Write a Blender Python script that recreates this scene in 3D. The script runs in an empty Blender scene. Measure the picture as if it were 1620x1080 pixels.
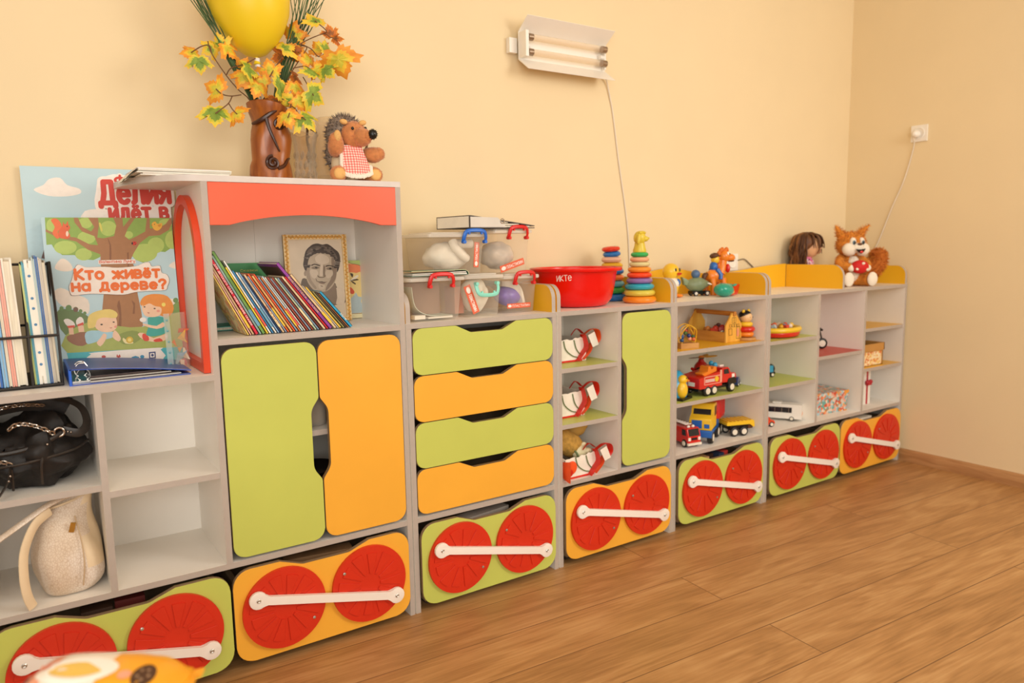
import bpy, bmesh, math, random
from mathutils import Vector as V, Matrix, Euler, noise
random.seed(7)
S = bpy.context.scene
COL = S.collection
PI = math.pi

# ---------------------------------------------------------------- camera
cam = bpy.data.cameras.new('camera')
cam.sensor_width = 36.0
cam.lens = 1170.45 / 1620 * 36.0
cam.clip_start = 0.05
cam_ob = bpy.data.objects.new('camera', cam)
COL.objects.link(cam_ob)
_r = V((0.82997449, -0.55752724, -0.01748495)); _u = V((0.08582969, 0.0966737, 0.99160852)); _d = V((0.55115842, 0.82451051, -0.1280891))
cam_ob.matrix_world = Matrix(((_r.x, _u.x, -_d.x, -0.4845), (_r.y, _u.y, -_d.y, -2.0891), (_r.z, _u.z, -_d.z, 1.1913), (0, 0, 0, 1)))
cam.dof.use_dof = True
cam.dof.focus_distance = 2.25
cam.dof.aperture_fstop = 2.5
S.camera = cam_ob

# ---------------------------------------------------------------- world, lights, exposure
S.view_settings.view_transform = 'Standard'
S.view_settings.look = 'None'
S.view_settings.gamma = 1.0
S.view_settings.exposure = -0.14
w = bpy.data.worlds.new('room_air'); S.world = w; w.use_nodes = True
w.node_tree.nodes['Background'].inputs[0].default_value = (1.0, 0.95, 0.87, 1)
w.node_tree.nodes['Background'].inputs[1].default_value = 0.45

def area(name, loc, target, sx, sy, power, col):
    l = bpy.data.lights.new(name, 'AREA'); l.shape = 'RECTANGLE'; l.size = sx; l.size_y = sy
    l.energy = power; l.color = col
    o = bpy.data.objects.new(name, l); COL.objects.link(o); o.location = loc
    o.rotation_euler = (V(target) - V(loc)).to_track_quat('-Z', 'Y').to_euler()
    return o
area('window_daylight', (2.5, -2.9, 2.15), (1.1, 0.2, 1.1), 1.2, 1.3, 46, (1.0, 0.975, 0.92))
area('overhead_fill', (-0.2, -1.6, 2.74), (0.0, -1.0, 0.0), 1.6, 1.2, 14, (1.0, 0.965, 0.9))  # added fill just below the ceiling; no lamp fitting stands there
area('fill_behind', (-1.5, -4.2, 1.6), (0.2, 0.3, 0.9), 3.0, 1.8, 105, (1.0, 0.975, 0.92))  # unseen front fill added behind the camera to brighten the compartments

# ---------------------------------------------------------------- material helpers
def rgb(h):
    h = h.lstrip('#'); c = []
    for i in (0, 2, 4):
        v = int(h[i:i+2], 16) / 255
        c.append(v / 12.92 if v <= 0.04045 else ((v + 0.055) / 1.055) ** 2.4)
    return (c[0], c[1], c[2], 1)
MC = {}
def nt(name):
    m = bpy.data.materials.new(name); m.use_nodes = True
    t = m.node_tree
    return m, t, t.nodes['Principled BSDF'], t.nodes, t.links
def M(name, hexc, rough=.5, metal=0, var=.05, scale=9, bump=0, bscale=90, c2=None, stretch=(1, 1, 1), coat=0, sheen=0, spec=.5, lo=.35, hi=.65, sss=0):
    if name in MC: return MC[name]
    m, t, b, N, L = nt(name)
    c = rgb(hexc)
    b.inputs['Roughness'].default_value = rough; b.inputs['Metallic'].default_value = metal
    b.inputs['Coat Weight'].default_value = coat; b.inputs['Specular IOR Level'].default_value = spec
    if sheen: b.inputs['Sheen Weight'].default_value = sheen
    if sss:
        b.inputs['Subsurface Weight'].default_value = sss; b.inputs['Subsurface Radius'].default_value = (.01, .006, .004)
    tc = N.new('ShaderNodeTexCoord'); mp = N.new('ShaderNodeMapping'); mp.inputs['Scale'].default_value = stretch
    L.new(tc.outputs['Object'], mp.inputs['Vector'])
    nz = N.new('ShaderNodeTexNoise'); nz.inputs['Scale'].default_value = scale; nz.inputs['Detail'].default_value = 4
    L.new(mp.outputs[0], nz.inputs['Vector'])
    rp = N.new('ShaderNodeValToRGB'); L.new(nz.outputs['Fac'], rp.inputs[0])
    e = rp.color_ramp.elements
    e[0].position = lo; e[1].position = hi
    if c2: e[0].color = c; e[1].color = rgb(c2)
    else:
        e[0].color = tuple(x * (1 - var) for x in c[:3]) + (1,); e[1].color = tuple(min(1, x * (1 + var)) for x in c[:3]) + (1,)
    L.new(rp.outputs[0], b.inputs['Base Color'])
    if bump:
        n2 = N.new('ShaderNodeTexNoise'); n2.inputs['Scale'].default_value = bscale; n2.inputs['Detail'].default_value = 3
        L.new(mp.outputs[0], n2.inputs['Vector'])
        bp = N.new('ShaderNodeBump'); bp.inputs['Strength'].default_value = bump; bp.inputs['Distance'].default_value = .003
        L.new(n2.outputs['Fac'], bp.inputs['Height']); L.new(bp.outputs[0], b.inputs['Normal'])
    MC[name] = m
    return m
def clear(name, hexc='#ffffff', body=.12, rough=.08, gloss=.5, bodyc=None):
    """thin clear plastic or glass: transparent, a little milky, with Fresnel gloss"""
    if name in MC: return MC[name]
    m, t, b, N, L = nt(name)
    c = rgb(hexc)
    b.inputs['Base Color'].default_value = rgb(bodyc or hexc); b.inputs['Roughness'].default_value = rough
    tr = N.new('ShaderNodeBsdfTransparent'); tr.inputs[0].default_value = c
    lw = N.new('ShaderNodeLayerWeight'); lw.inputs['Blend'].default_value = .35
    nz = N.new('ShaderNodeTexNoise'); nz.inputs['Scale'].default_value = 20
    ma = N.new('ShaderNodeMath'); ma.operation = 'MULTIPLY_ADD'; ma.inputs[1].default_value = gloss; ma.inputs[2].default_value = body
    L.new(lw.outputs['Facing'], ma.inputs[0])
    mb_ = N.new('ShaderNodeMath'); mb_.operation = 'MULTIPLY_ADD'; mb_.inputs[1].default_value = .03; mb_.use_clamp = True
    L.new(nz.outputs['Fac'], mb_.inputs[0]); L.new(ma.outputs[0], mb_.inputs[2])
    mx = N.new('ShaderNodeMixShader'); L.new(mb_.outputs[0], mx.inputs[0]); L.new(tr.outputs[0], mx.inputs[1]); L.new(b.outputs[0], mx.inputs[2])
    L.new(mx.outputs[0], N['Material Output'].inputs['Surface'])
    MC[name] = m
    return m
def cells(name, cols, scale=40, rough=.5, stretch=(1, 1, 1), bump=0):
    """patchwork of random colours (printed paper)"""
    if name in MC: return MC[name]
    m, t, b, N, L = nt(name)
    b.inputs['Roughness'].default_value = rough
    tc = N.new('ShaderNodeTexCoord'); mp = N.new('ShaderNodeMapping'); mp.inputs['Scale'].default_value = stretch
    L.new(tc.outputs['Object'], mp.inputs['Vector'])
    vo = N.new('ShaderNodeTexVoronoi'); vo.inputs['Scale'].default_value = scale; L.new(mp.outputs[0], vo.inputs['Vector'])
    sp = N.new('ShaderNodeSeparateColor'); L.new(vo.outputs['Color'], sp.inputs[0])
    rp = N.new('ShaderNodeValToRGB'); rp.color_ramp.interpolation = 'CONSTANT'; L.new(sp.outputs[0], rp.inputs[0])
    e = rp.color_ramp.elements
    while len(e) < len(cols): e.new(.5)
    for i, c in enumerate(cols): e[i].position = i / len(cols); e[i].color = rgb(c)
    L.new(rp.outputs[0], b.inputs['Base Color'])
    MC[name] = m
    return m
def checks(name, a, c, b2, scale):
    if name in MC: return MC[name]
    m, t, b, N, L = nt(name); b.inputs['Roughness'].default_value = .9
    tc = N.new('ShaderNodeTexCoord'); sx = N.new('ShaderNodeSeparateXYZ'); L.new(tc.outputs['Object'], sx.inputs[0])
    outs = []
    for o in ('X', 'Z'):
        k = N.new('ShaderNodeMath'); k.operation = 'MULTIPLY'; k.inputs[1].default_value = scale; L.new(sx.outputs[o], k.inputs[0])
        f = N.new('ShaderNodeMath'); f.operation = 'FRACT'; L.new(k.outputs[0], f.inputs[0])
        g = N.new('ShaderNodeMath'); g.operation = 'GREATER_THAN'; g.inputs[1].default_value = .5; L.new(f.outputs[0], g.inputs[0]); outs.append(g)
    ad = N.new('ShaderNodeMath'); ad.operation = 'ADD'; L.new(outs[0].outputs[0], ad.inputs[0]); L.new(outs[1].outputs[0], ad.inputs[1])
    hf = N.new('ShaderNodeMath'); hf.operation = 'MULTIPLY'; hf.inputs[1].default_value = .45; L.new(ad.outputs[0], hf.inputs[0])
    rp = N.new('ShaderNodeValToRGB'); rp.color_ramp.interpolation = 'CONSTANT'; L.new(hf.outputs[0], rp.inputs[0])
    e = rp.color_ramp.elements; e.new(.4)
    for i, (p, h) in enumerate(((0, a), (.3, c), (.7, b2))): e[i].position = p; e[i].color = rgb(h)
    L.new(rp.outputs[0], b.inputs['Base Color'])
    MC[name] = m
    return m
def wood(name, c1, c2, axis='z', scale=6, rough=.35, dist=3):
    if name in MC: return MC[name]
    m, t, b, N, L = nt(name); b.inputs['Roughness'].default_value = rough
    tc = N.new('ShaderNodeTexCoord'); mp = N.new('ShaderNodeMapping')
    s = {'x': (.12, 1, 1), 'y': (1, .12, 1), 'z': (1, 1, .12)}[axis]
    mp.inputs['Scale'].default_value = s; L.new(tc.outputs['Object'], mp.inputs[0])
    nz = N.new('ShaderNodeTexNoise'); nz.inputs['Scale'].default_value = scale * 10; nz.inputs['Detail'].default_value = 6; nz.inputs['Distortion'].default_value = dist * .2
    L.new(mp.outputs[0], nz.inputs['Vector'])
    rp = N.new('ShaderNodeValToRGB'); rp.color_ramp.elements[0].position = .35; rp.color_ramp.elements[1].position = .68
    rp.color_ramp.elements[0].color = rgb(c1); rp.color_ramp.elements[1].color = rgb(c2)
    L.new(nz.outputs['Fac'], rp.inputs[0]); L.new(rp.outputs[0], b.inputs['Base Color'])
    MC[name] = m
    return m
def floor_mat():
    m, t, b, N, L = nt('laminate_oak_planks')
    b.inputs['Roughness'].default_value = .42
    tc = N.new('ShaderNodeTexCoord'); m0 = N.new('ShaderNodeMapping'); m0.inputs['Rotation'].default_value = (0, 0, .055); m0.inputs['Location'].default_value = (.4, .045, 0)
    L.new(tc.outputs['Object'], m0.inputs[0])
    br = N.new('ShaderNodeTexBrick'); br.offset = .37; br.inputs['Scale'].default_value = 1
    br.inputs['Brick Width'].default_value = 2.9; br.inputs['Row Height'].default_value = .196
    br.inputs['Mortar Size'].default_value = .0024; br.inputs['Mortar Smooth'].default_value = .6; br.inputs['Bias'].default_value = 0
    br.inputs['Color1'].default_value = (.2, .2, .2, 1); br.inputs['Color2'].default_value = (.8, .8, .8, 1); br.inputs['Mortar'].default_value = (.5, .5, .5, 1)
    L.new(m0.outputs[0], br.inputs['Vector'])
    cx = N.new('ShaderNodeVectorMath'); cx.operation = 'MULTIPLY_ADD'; cx.inputs[1].default_value = (9, 5, 3)
    L.new(br.outputs['Color'], cx.inputs[0]); L.new(m0.outputs[0], cx.inputs[2])
    def mapped(sx):
        q = N.new('ShaderNodeMapping'); q.inputs['Scale'].default_value = (sx, 1, 1); L.new(cx.outputs[0], q.inputs[0]); return q
    def noise_(sc, det, dis, mp):
        q = N.new('ShaderNodeTexNoise'); q.inputs['Scale'].default_value = sc; q.inputs['Detail'].default_value = det; q.inputs['Distortion'].default_value = dis; L.new(mp.outputs[0], q.inputs['Vector']); return q
    n1 = noise_(5, 4, .8, mapped(.35)); n2 = noise_(120, 5, .3, mapped(.05)); n3 = noise_(9, 3, 1.2, mapped(.16))
    # cathedral grain: contour lines of a stretched noise field
    k = N.new('ShaderNodeMath'); k.operation = 'MULTIPLY'; k.inputs[1].default_value = 22; L.new(n3.outputs['Fac'], k.inputs[0])
    sn = N.new('ShaderNodeMath'); sn.operation = 'SINE'; L.new(k.outputs[0], sn.inputs[0])
    def mix(a, c, f):
        q = N.new('ShaderNodeMix'); q.inputs[0].default_value = f; L.new(a, q.inputs[2]); L.new(c, q.inputs[3]); return q.outputs[0]
    sc = N.new('ShaderNodeMapRange'); sc.inputs[1].default_value = -1; L.new(sn.outputs[0], sc.inputs[0])
    v = mix(mix(n1.outputs['Fac'], n2.outputs['Fac'], .5), sc.outputs[0], .13)
    rp = N.new('ShaderNodeValToRGB'); e = rp.color_ramp.elements; e[0].position = .3; e[1].position = .7; e.new(.5)
    e[0].color = rgb('#956a3c'); e[1].color = rgb('#b28350'); e[2].color = rgb('#c69a66')
    L.new(v, rp.inputs[0])
    sp = N.new('ShaderNodeSeparateColor'); L.new(br.outputs['Color'], sp.inputs[0])
    hs = N.new('ShaderNodeHueSaturation'); L.new(rp.outputs[0], hs.inputs['Color'])
    mr = N.new('ShaderNodeMapRange'); mr.inputs[3].default_value = .95; mr.inputs[4].default_value = 1.05; L.new(sp.outputs[0], mr.inputs[0]); L.new(mr.outputs[0], hs.inputs['Value'])
    dk = N.new('ShaderNodeMix'); dk.data_type = 'RGBA'; L.new(br.outputs['Fac'], dk.inputs[0]); L.new(hs.outputs[0], dk.inputs[6]); dk.inputs[7].default_value = rgb('#795432')
    L.new(dk.outputs[2], b.inputs['Base Color'])
    bp = N.new('ShaderNodeBump'); bp.inputs['Strength'].default_value = .1; bp.inputs['Distance'].default_value = .002; L.new(n2.outputs['Fac'], bp.inputs['Height']); L.new(bp.outputs[0], b.inputs['Normal'])
    return m

# ---------------------------------------------------------------- mesh builder
WM = {}
class MB:
    def __init__(s): s.bm = bmesh.new(); s.mats = []; s.X = Matrix.Identity(4)
    def mi(s, m):
        if m not in s.mats: s.mats.append(m)
        return s.mats.index(m)
    def add(s, vs, fs, m, sm=True):
        vv = [s.bm.verts.new(s.X @ V(v)) for v in vs]; k = s.mi(m); out = []
        for f in fs:
            try:
                q = s.bm.faces.new([vv[i] for i in f]); q.material_index = k; q.smooth = sm; out.append(q)
            except ValueError: pass
        return vv, out
    def bev(s, faces, w, seg=2):
        es = {e for f in faces for e in f.edges if len(e.link_faces) == 2 and e.calc_face_angle(0) > .6}
        k = faces[0].material_index
        r = bmesh.ops.bevel(s.bm, geom=list(es), offset=w, segments=seg, profile=.5, affect='EDGES', clamp_overlap=True)
        for f in r['faces']: f.smooth = True
    def box(s, x0, x1, y0, y1, z0, z1, m, bev=0, seg=2, front=None, top=None):
        vs = [(x, y, z) for x in (x0, x1) for y in (y0, y1) for z in (z0, z1)]
        fs = [(0, 1, 3, 2), (4, 6, 7, 5), (0, 4, 5, 1), (2, 3, 7, 6), (0, 2, 6, 4), (1, 5, 7, 3)]
        vv, f = s.add(vs, fs, m)
        if front: f[2].material_index = s.mi(front)
        if top: f[5].material_index = s.mi(top)
        if bev: s.bev(f, bev, seg)
        return f
    def cbox(s, c, sz, m, bev=0, R=None, seg=2):
        old = s.X
        s.X = s.X @ Matrix.Translation(c) @ (R.to_matrix().to_4x4() if isinstance(R, Euler) else (R if R is not None else Matrix.Identity(4)))
        f = s.box(-sz[0]/2, sz[0]/2, -sz[1]/2, sz[1]/2, -sz[2]/2, sz[2]/2, m, bev, seg)
        s.X = old
        return f
    def tube(s, pts, r, m, n=8, closed=False, caps=True, flat=None):
        pts = [V(p) for p in pts]; k = len(pts); rr = r if isinstance(r, (list, tuple)) else [r] * k
        rings = []; pn = None
        for i, p in enumerate(pts):
            if closed: t = pts[(i + 1) % k] - pts[i - 1]
            else: t = pts[min(i + 1, k - 1)] - pts[max(i - 1, 0)]
            if t.length < 1e-9: t = V((0, 0, 1))
            t.normalize()
            if pn is None:
                a = V((0, 0, 1)) if abs(t.z) < .9 else V((1, 0, 0))
                pn = t.cross(a).normalized()
            else:
                pn = (pn - t * pn.dot(t))
                pn = pn.normalized() if pn.length > 1e-6 else t.orthogonal().normalized()
            bn = t.cross(pn)
            fx, fy = flat or (1, 1)
            rings.append([p + pn * (math.cos(2*PI*j/n) * rr[i] * fx) + bn * (math.sin(2*PI*j/n) * rr[i] * fy) for j in range(n)])
        vs = [v for g in rings for v in g]; fs = []
        for i in range(k if closed else k - 1):
            a, b = i * n, ((i + 1) % k) * n
            for j in range(n): fs.append((a + j, a + (j+1) % n, b + (j+1) % n, b + j))
        if caps and not closed: fs.append(tuple(reversed(range(n)))); fs.append(tuple(range((k-1)*n, k*n)))
        return s.add(vs, fs, m)
    def cyl(s, p0, p1, r, m, n=20, r1=None): return s.tube([p0, p1], [r, r if r1 is None else r1], m, n)
    def lathe(s, prof, m, n=32, loc=(0, 0, 0), R=None, sx=1, sy=1):
        old = s.X
        s.X = s.X @ Matrix.Translation(loc) @ (R if R is not None else Matrix.Identity(4))
        vs = []; idx = []
        for r, z in prof:
            if r < 1e-6: idx.append([len(vs)] * n); vs.append((0, 0, z))
            else:
                idx.append(list(range(len(vs), len(vs) + n)))
                vs += [(r * sx * math.cos(2*PI*j/n), r * sy * math.sin(2*PI*j/n), z) for j in range(n)]
        fs = []
        for a, b in zip(idx, idx[1:]):
            for j in range(n):
                q = []
                for i in (a[j], a[(j+1) % n], b[(j+1) % n], b[j]):
                    if i not in q: q.append(i)
                if len(q) > 2: fs.append(tuple(q))
        o = s.add(vs, fs, m); s.X = old
        return o
    def ell(s, c, r, m, R=None, u=18, v=10):
        prof = [(math.sin(PI*i/v), -math.cos(PI*i/v)) for i in range(v + 1)]
        old = s.X
        s.X = s.X @ Matrix.Translation(c) @ (R.to_matrix().to_4x4() if isinstance(R, Euler) else (R if R is not None else Matrix.Identity(4))) @ Matrix.Diagonal((r[0], r[1], r[2], 1))
        o = s.lathe(prof, m, u); s.X = old
        return o
    def torus(s, c, R_, r, m, R=None, n=28, k=10, flat=1):
        prof = [(R_ + r * math.cos(2*PI*i/k), r * flat * math.sin(2*PI*i/k)) for i in range(k + 1)]
        return s.lathe(prof, m, n, c, R.to_matrix().to_4x4() if isinstance(R, Euler) else R)
    def prism(s, pts, plane, a, b, m, bev=0, seg=2, edge=None, sm=True):
        f3 = {'xz': lambda p, d: (p[0], d, p[1]), 'xy': lambda p, d: (p[0], p[1], d), 'yz': lambda p, d: (d, p[0], p[1])}[plane]
        n = len(pts)
        vs = [f3(p, a) for p in pts] + [f3(p, b) for p in pts]
        ar = sum(pts[i][0] * pts[(i+1) % n][1] - pts[(i+1) % n][0] * pts[i][1] for i in range(n))
        flip = (ar > 0) == (plane != 'xz')
        if b < a: flip = not flip
        fs = [tuple(range(n)), tuple(range(2*n - 1, n - 1, -1))] + [(i, n + i, n + (i+1) % n, (i+1) % n) for i in range(n)]
        if flip: fs = [tuple(reversed(f)) for f in fs]
        vv, f = s.add(vs, fs, m)
        for q in f[:2]: q.smooth = False
        if edge:
            for q in f[2:]: q.material_index = s.mi(edge)
        if bev:
            es = {e for q in f[:2] for e in q.edges}
            r = bmesh.ops.bevel(s.bm, geom=list(es), offset=bev, segments=seg, profile=.5, affect='EDGES', clamp_overlap=True)
        return f
    def flat(s, pts, y, m):
        """filled 2D outline (x,z) lying at depth y, facing -y"""
        vv, f = s.add([(p[0], y, p[1]) for p in pts], [tuple(range(len(pts)))], m, False)
        for q in f:
            q.normal_update()
            if (s.X.to_3x3() @ V((0, -1, 0))).dot(q.normal) < 0: q.normal_flip()
    def text(s, body, size, m, ext=.0004, off=0, al='CENTER', sp=1, shear=0):
        """text in the local xz plane facing -y, baseline at the local origin"""
        cu = bpy.data.curves.new('t', 'FONT'); cu.body = body; cu.size = size; cu.extrude = ext; cu.offset = off; cu.align_x = al; cu.space_character = sp; cu.shear = shear; cu.resolution_u = 4
        o = bpy.data.objects.new('t', cu); COL.objects.link(o)
        me = o.to_mesh(); Rm = Matrix.Rotation(PI/2, 4, 'X')
        vs = [Rm @ v.co for v in me.vertices]; fs = [tuple(p.vertices) for p in me.polygons]
        s.add(vs, fs, m, False); o.to_mesh_clear()
        bpy.data.objects.remove(o); bpy.data.curves.remove(cu)
    def fur(s, n, ln, m, wd=.003, droop=.25, jit=.5, zmin=-9, keep=None):
        """short pointed tufts over everything built so far"""
        fc = [f for f in s.bm.faces if keep is None or keep(f)]
        ar = [f.calc_area() for f in fc]; rnd = random.Random(n)
        pick = rnd.choices(fc, ar, k=n); ks = m if isinstance(m, (list, tuple)) else [m]
        new = []
        for f in pick:
            f.normal_update()
            vs = [v.co for v in f.verts]; a = [rnd.random() ** .9 + .01 for _ in vs]; t = sum(a)
            p = sum((v * q for v, q in zip(vs, a)), V()) / t
            nn = f.normal + V((rnd.uniform(-jit, jit), rnd.uniform(-jit, jit), rnd.uniform(-jit, jit) - droop)); nn.normalize()
            d = nn.orthogonal().normalized() * wd; d.rotate(Matrix.Rotation(rnd.uniform(0, 2*PI), 3, nn))
            l = ln * rnd.uniform(.6, 1.25)
            new.append((p - f.normal * .001 - d, p - f.normal * .001 + d, p + nn * l, rnd.choice(ks)))
        X = s.X; s.X = Matrix.Identity(4)
        for a, b, c, mm in new: s.add([a, b, c], [(0, 1, 2)], mm)
        s.X = X
    def solid(s, t):
        s.bm.normal_update(); bmesh.ops.solidify(s.bm, geom=s.bm.faces[:], thickness=t)
    def build(s, name, parent=None, local=False, sharp=40, sub=0, label=None, recalc=False):
        if parent is not None and not local: bmesh.ops.transform(s.bm, matrix=WM[parent].inverted(), verts=s.bm.verts)
        if recalc: bmesh.ops.recalc_face_normals(s.bm, faces=s.bm.faces)
        me = bpy.data.meshes.new(name); s.bm.to_mesh(me); s.bm.free()
        for m in s.mats: me.materials.append(m)
        me.set_sharp_from_angle(angle=math.radians(sharp))
        o = bpy.data.objects.new(name, me); COL.objects.link(o)
        if parent is not None: o.parent = parent; WM[o] = WM[parent]
        else: WM[o] = Matrix.Identity(4)
        if label: o['label'] = label
        if sub:
            d = o.modifiers.new('smooth', 'SUBSURF'); d.levels = sub; d.render_levels = sub
        return o
    def top(s, name, label, cat, loc, group=None, sub=0, recalc=False, rot=None, local=False, sharp=40):
        """a thing that is one mesh, its origin at its base"""
        mw = Matrix.Translation(loc) @ (Euler(rot).to_matrix().to_4x4() if rot else Matrix.Identity(4))
        if not local: bmesh.ops.transform(s.bm, matrix=mw.inverted(), verts=s.bm.verts)
        o = s.build(name, sub=sub, recalc=recalc, sharp=sharp); o.location = loc
        if rot: o.rotation_euler = rot
        o['label'] = label; o['category'] = cat
        if group: o['group'] = group
        WM[o] = mw
        return o
def thing(name, label, cat, loc, rot=(0, 0, 0), group=None):
    o = bpy.data.objects.new(name, None); COL.objects.link(o); o.empty_display_size = .05
    o.location = loc; o.rotation_euler = rot; o['label'] = label; o['category'] = cat
    if group: o['group'] = group
    WM[o] = Matrix.Translation(loc) @ Euler(rot).to_matrix().to_4x4()
    return o
def struct(name, mb):
    o = mb.build(name); o['kind'] = 'structure'
    return o
def rpoly(pts, seg=5):
    """polygon of (x, z, r) with filleted corners"""
    out = []; n = len(pts)
    for i in range(n):
        x, z = pts[i][:2]; r = pts[i][2] if len(pts[i]) > 2 else 0
        if r <= 0: out.append((x, z)); continue
        p = V((x, z)); a = V(pts[i-1][:2]) - p; b = V(pts[(i+1) % n][:2]) - p
        la, lb = a.length, b.length; a.normalize(); b.normalize()
        ang = a.angle(b); d = min(r / math.tan(ang / 2), la * .499, lb * .499); rr = d * math.tan(ang / 2)
        c = p + (a + b).normalized() * (rr / math.sin(ang / 2))
        s0 = p + a * d - c; s1 = p + b * d - c
        t0 = math.atan2(s0.y, s0.x); dt = (math.atan2(s1.y, s1.x) - t0 + PI) % (2*PI) - PI
        for k in range(seg + 1):
            t = t0 + dt * k / seg; out.append((c.x + rr * math.cos(t), c.y + rr * math.sin(t)))
    return out
def arc(cx, cz, r, a0, a1, n=12, rz=None):
    return [(cx + r * math.cos(math.radians(a0 + (a1 - a0) * i / n)), cz + (rz or r) * math.sin(math.radians(a0 + (a1 - a0) * i / n))) for i in range(n + 1)]
def spline(pts, k=6):
    """Catmull-Rom through the points"""
    P = [V(p) for p in pts]; out = []
    for i in range(len(P) - 1):
        a, b, c, d = P[max(i-1, 0)], P[i], P[i+1], P[min(i+2, len(P)-1)]
        for j in range(k):
            t = j / k
            out.append(.5 * (2*b + (c - a) * t + (2*a - 5*b + 4*c - d) * t*t + (3*b - a - 3*c + d) * t**3))
    out.append(P[-1])
    return out
def rotz(a): return Matrix.Rotation(a, 4, 'Z')
def T(x, y, z): return Matrix.Translation((x, y, z))
# ---------------------------------------------------------------- room
m_wall = M('painted_wall_peach', '#ecd6ac', .75, var=.012, scale=3, bump=.05, bscale=160)
m_ceil = M('white_ceiling', '#f0ece2', .9, var=.01)
m_base = wood('baseboard_oak', '#a77648', '#c2925f', 'y', 5, .5)
b = MB(); b.box(-4, 3.75, -5, .5, -.1, 0, floor_mat()); struct('floor', b)
b = MB(); b.box(-4, 3.446, .376, .5, 0, 2.8, m_wall); struct('wall_back', b)
b = MB(); b.box(3.446, 3.6, -5, .5, 0, 2.8, m_wall); struct('wall_right', b)
b = MB(); b.box(-4, 3.6, -5, .5, 2.8, 2.9, m_ceil); struct('ceiling', b)
b = MB(); b.prism([(3.446, 0), (3.428, 0), (3.428, .05), (3.436, .062), (3.446, .064)], 'xz', -5, -.002, m_base); struct('baseboard_right', b)

# ---------------------------------------------------------------- furniture materials
m_white = M('white_laminate', '#f4ede2', .38, var=.02, scale=4)
m_edge = M('beige_edge_band', '#b4a79b', .5, var=.02, scale=40)
m_green = M('lime_green_board', '#c3c95e', .38, var=.025, scale=5)
m_orange = M('orange_board', '#f2ae38', .38, var=.025, scale=5)
m_yellow = M('amber_board', '#efb524', .35, var=.02, scale=5)
m_coral = M('coral_board', '#ee6240', .4, var=.04, scale=5)
m_arch = M('red_orange_board', '#e2471f', .35, var=.05, scale=8)
m_wheel = M('red_wheel_board', '#d22c0c', .42, var=.03, scale=8)
m_redsh = M('red_shelf_board', '#c8452e', .4, var=.03)
m_rod = M('white_board', '#f3e7da', .4, var=.01)
m_screw = M('screw_steel', '#c9c4bb', .3, metal=.9, var=.1)
m_dark = M('dark_inside', '#3a2a1c', .8, var=.2)
m_mdf = M('board_edge_brown', '#8d7355', .7, var=.08, scale=40)
t_ = .0165; ZB = .306; ZT = .939; TT = .9555; DP = .345
Y0 = .004
def panel(root, x, z0, z1, name='side_panel', y0=0, y1=DP):
    b = MB(); b.box(x, x + t_, y0, y1, z0, z1, m_white, front=m_edge); return b.build(name, root)
def shelf(root, x0, x1, z, top=None, y0=0.002, name='shelf', y1=DP - .008):
    b = MB(); b.box(x0, x1, y0, y1, z, z + t_, m_white, front=m_edge, top=top); return b.build(name, root)
def board(root, x0, x1, z, name, y0=-.001, y1=DP):
    b = MB(); b.box(x0, x1, y0, y1, z, z + t_, m_white, .0012, 1, front=m_edge); return b.build(name, root)
def back(root, x0, x1, z0, z1):
    b = MB(); b.box(x0, x1, DP - .008, DP - .001, z0, z1, m_white); return b.build('back_panel', root)
def door(root, x0, x1, z0, z1, m, notch):
    r = .034; zc0, zc1 = .515, .76; dx = .024
    if notch == 'r': p = [(x0, z0, r), (x1, z0, r), (x1, zc0, .02), (x1 - dx, zc0 + .034, .05), (x1 - dx, zc1 - .034, .05), (x1, zc1, .02), (x1, z1, r), (x0, z1, r)]
    else: p = [(x0, z0, r), (x1, z0, r), (x1, z1, r), (x0, z1, r), (x0, zc1, .02), (x0 + dx, zc1 - .034, .05), (x0 + dx, zc0 + .034, .05), (x0, zc0, .02)]
    b = MB(); b.prism(rpoly(p, 6), 'xz', -.002, .014, m, .0012, 1, edge=m_mdf); return b.build('door', root)
def front_poly(x0, x1, z0, z1, r, nw, nd):
    c = (x0 + x1) / 2
    return rpoly([(x0, z0, r), (x1, z0, r), (x1, z1, r), (c + nw, z1, .02), (c + nw * .52, z1 - nd, .02), (c - nw * .52, z1 - nd, .02), (c - nw, z1, .02), (x0, z1, r)], 6)
def flat_drawer(root, x0, x1, z0, z1, m):
    b = MB(); b.prism(front_poly(x0, x1, z0, z1, .032, .118, .026), 'xz', -.002, .014, m, .0012, 1, edge=m_mdf)
    b.box(x0 + .012, x0 + .024, .014, .3, z0 + .015, z1 - .05, m_mdf); b.box(x1 - .024, x1 - .012, .014, .3, z0 + .015, z1 - .05, m_mdf)
    b.box(x0 + .012, x1 - .012, .288, .3, z0 + .015, z1 - .05, m_mdf); b.box(x0 + .012, x1 - .012, .014, .3, z0 + .01, z0 + .016, m_mdf)
    return b.build('drawer', root)
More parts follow.
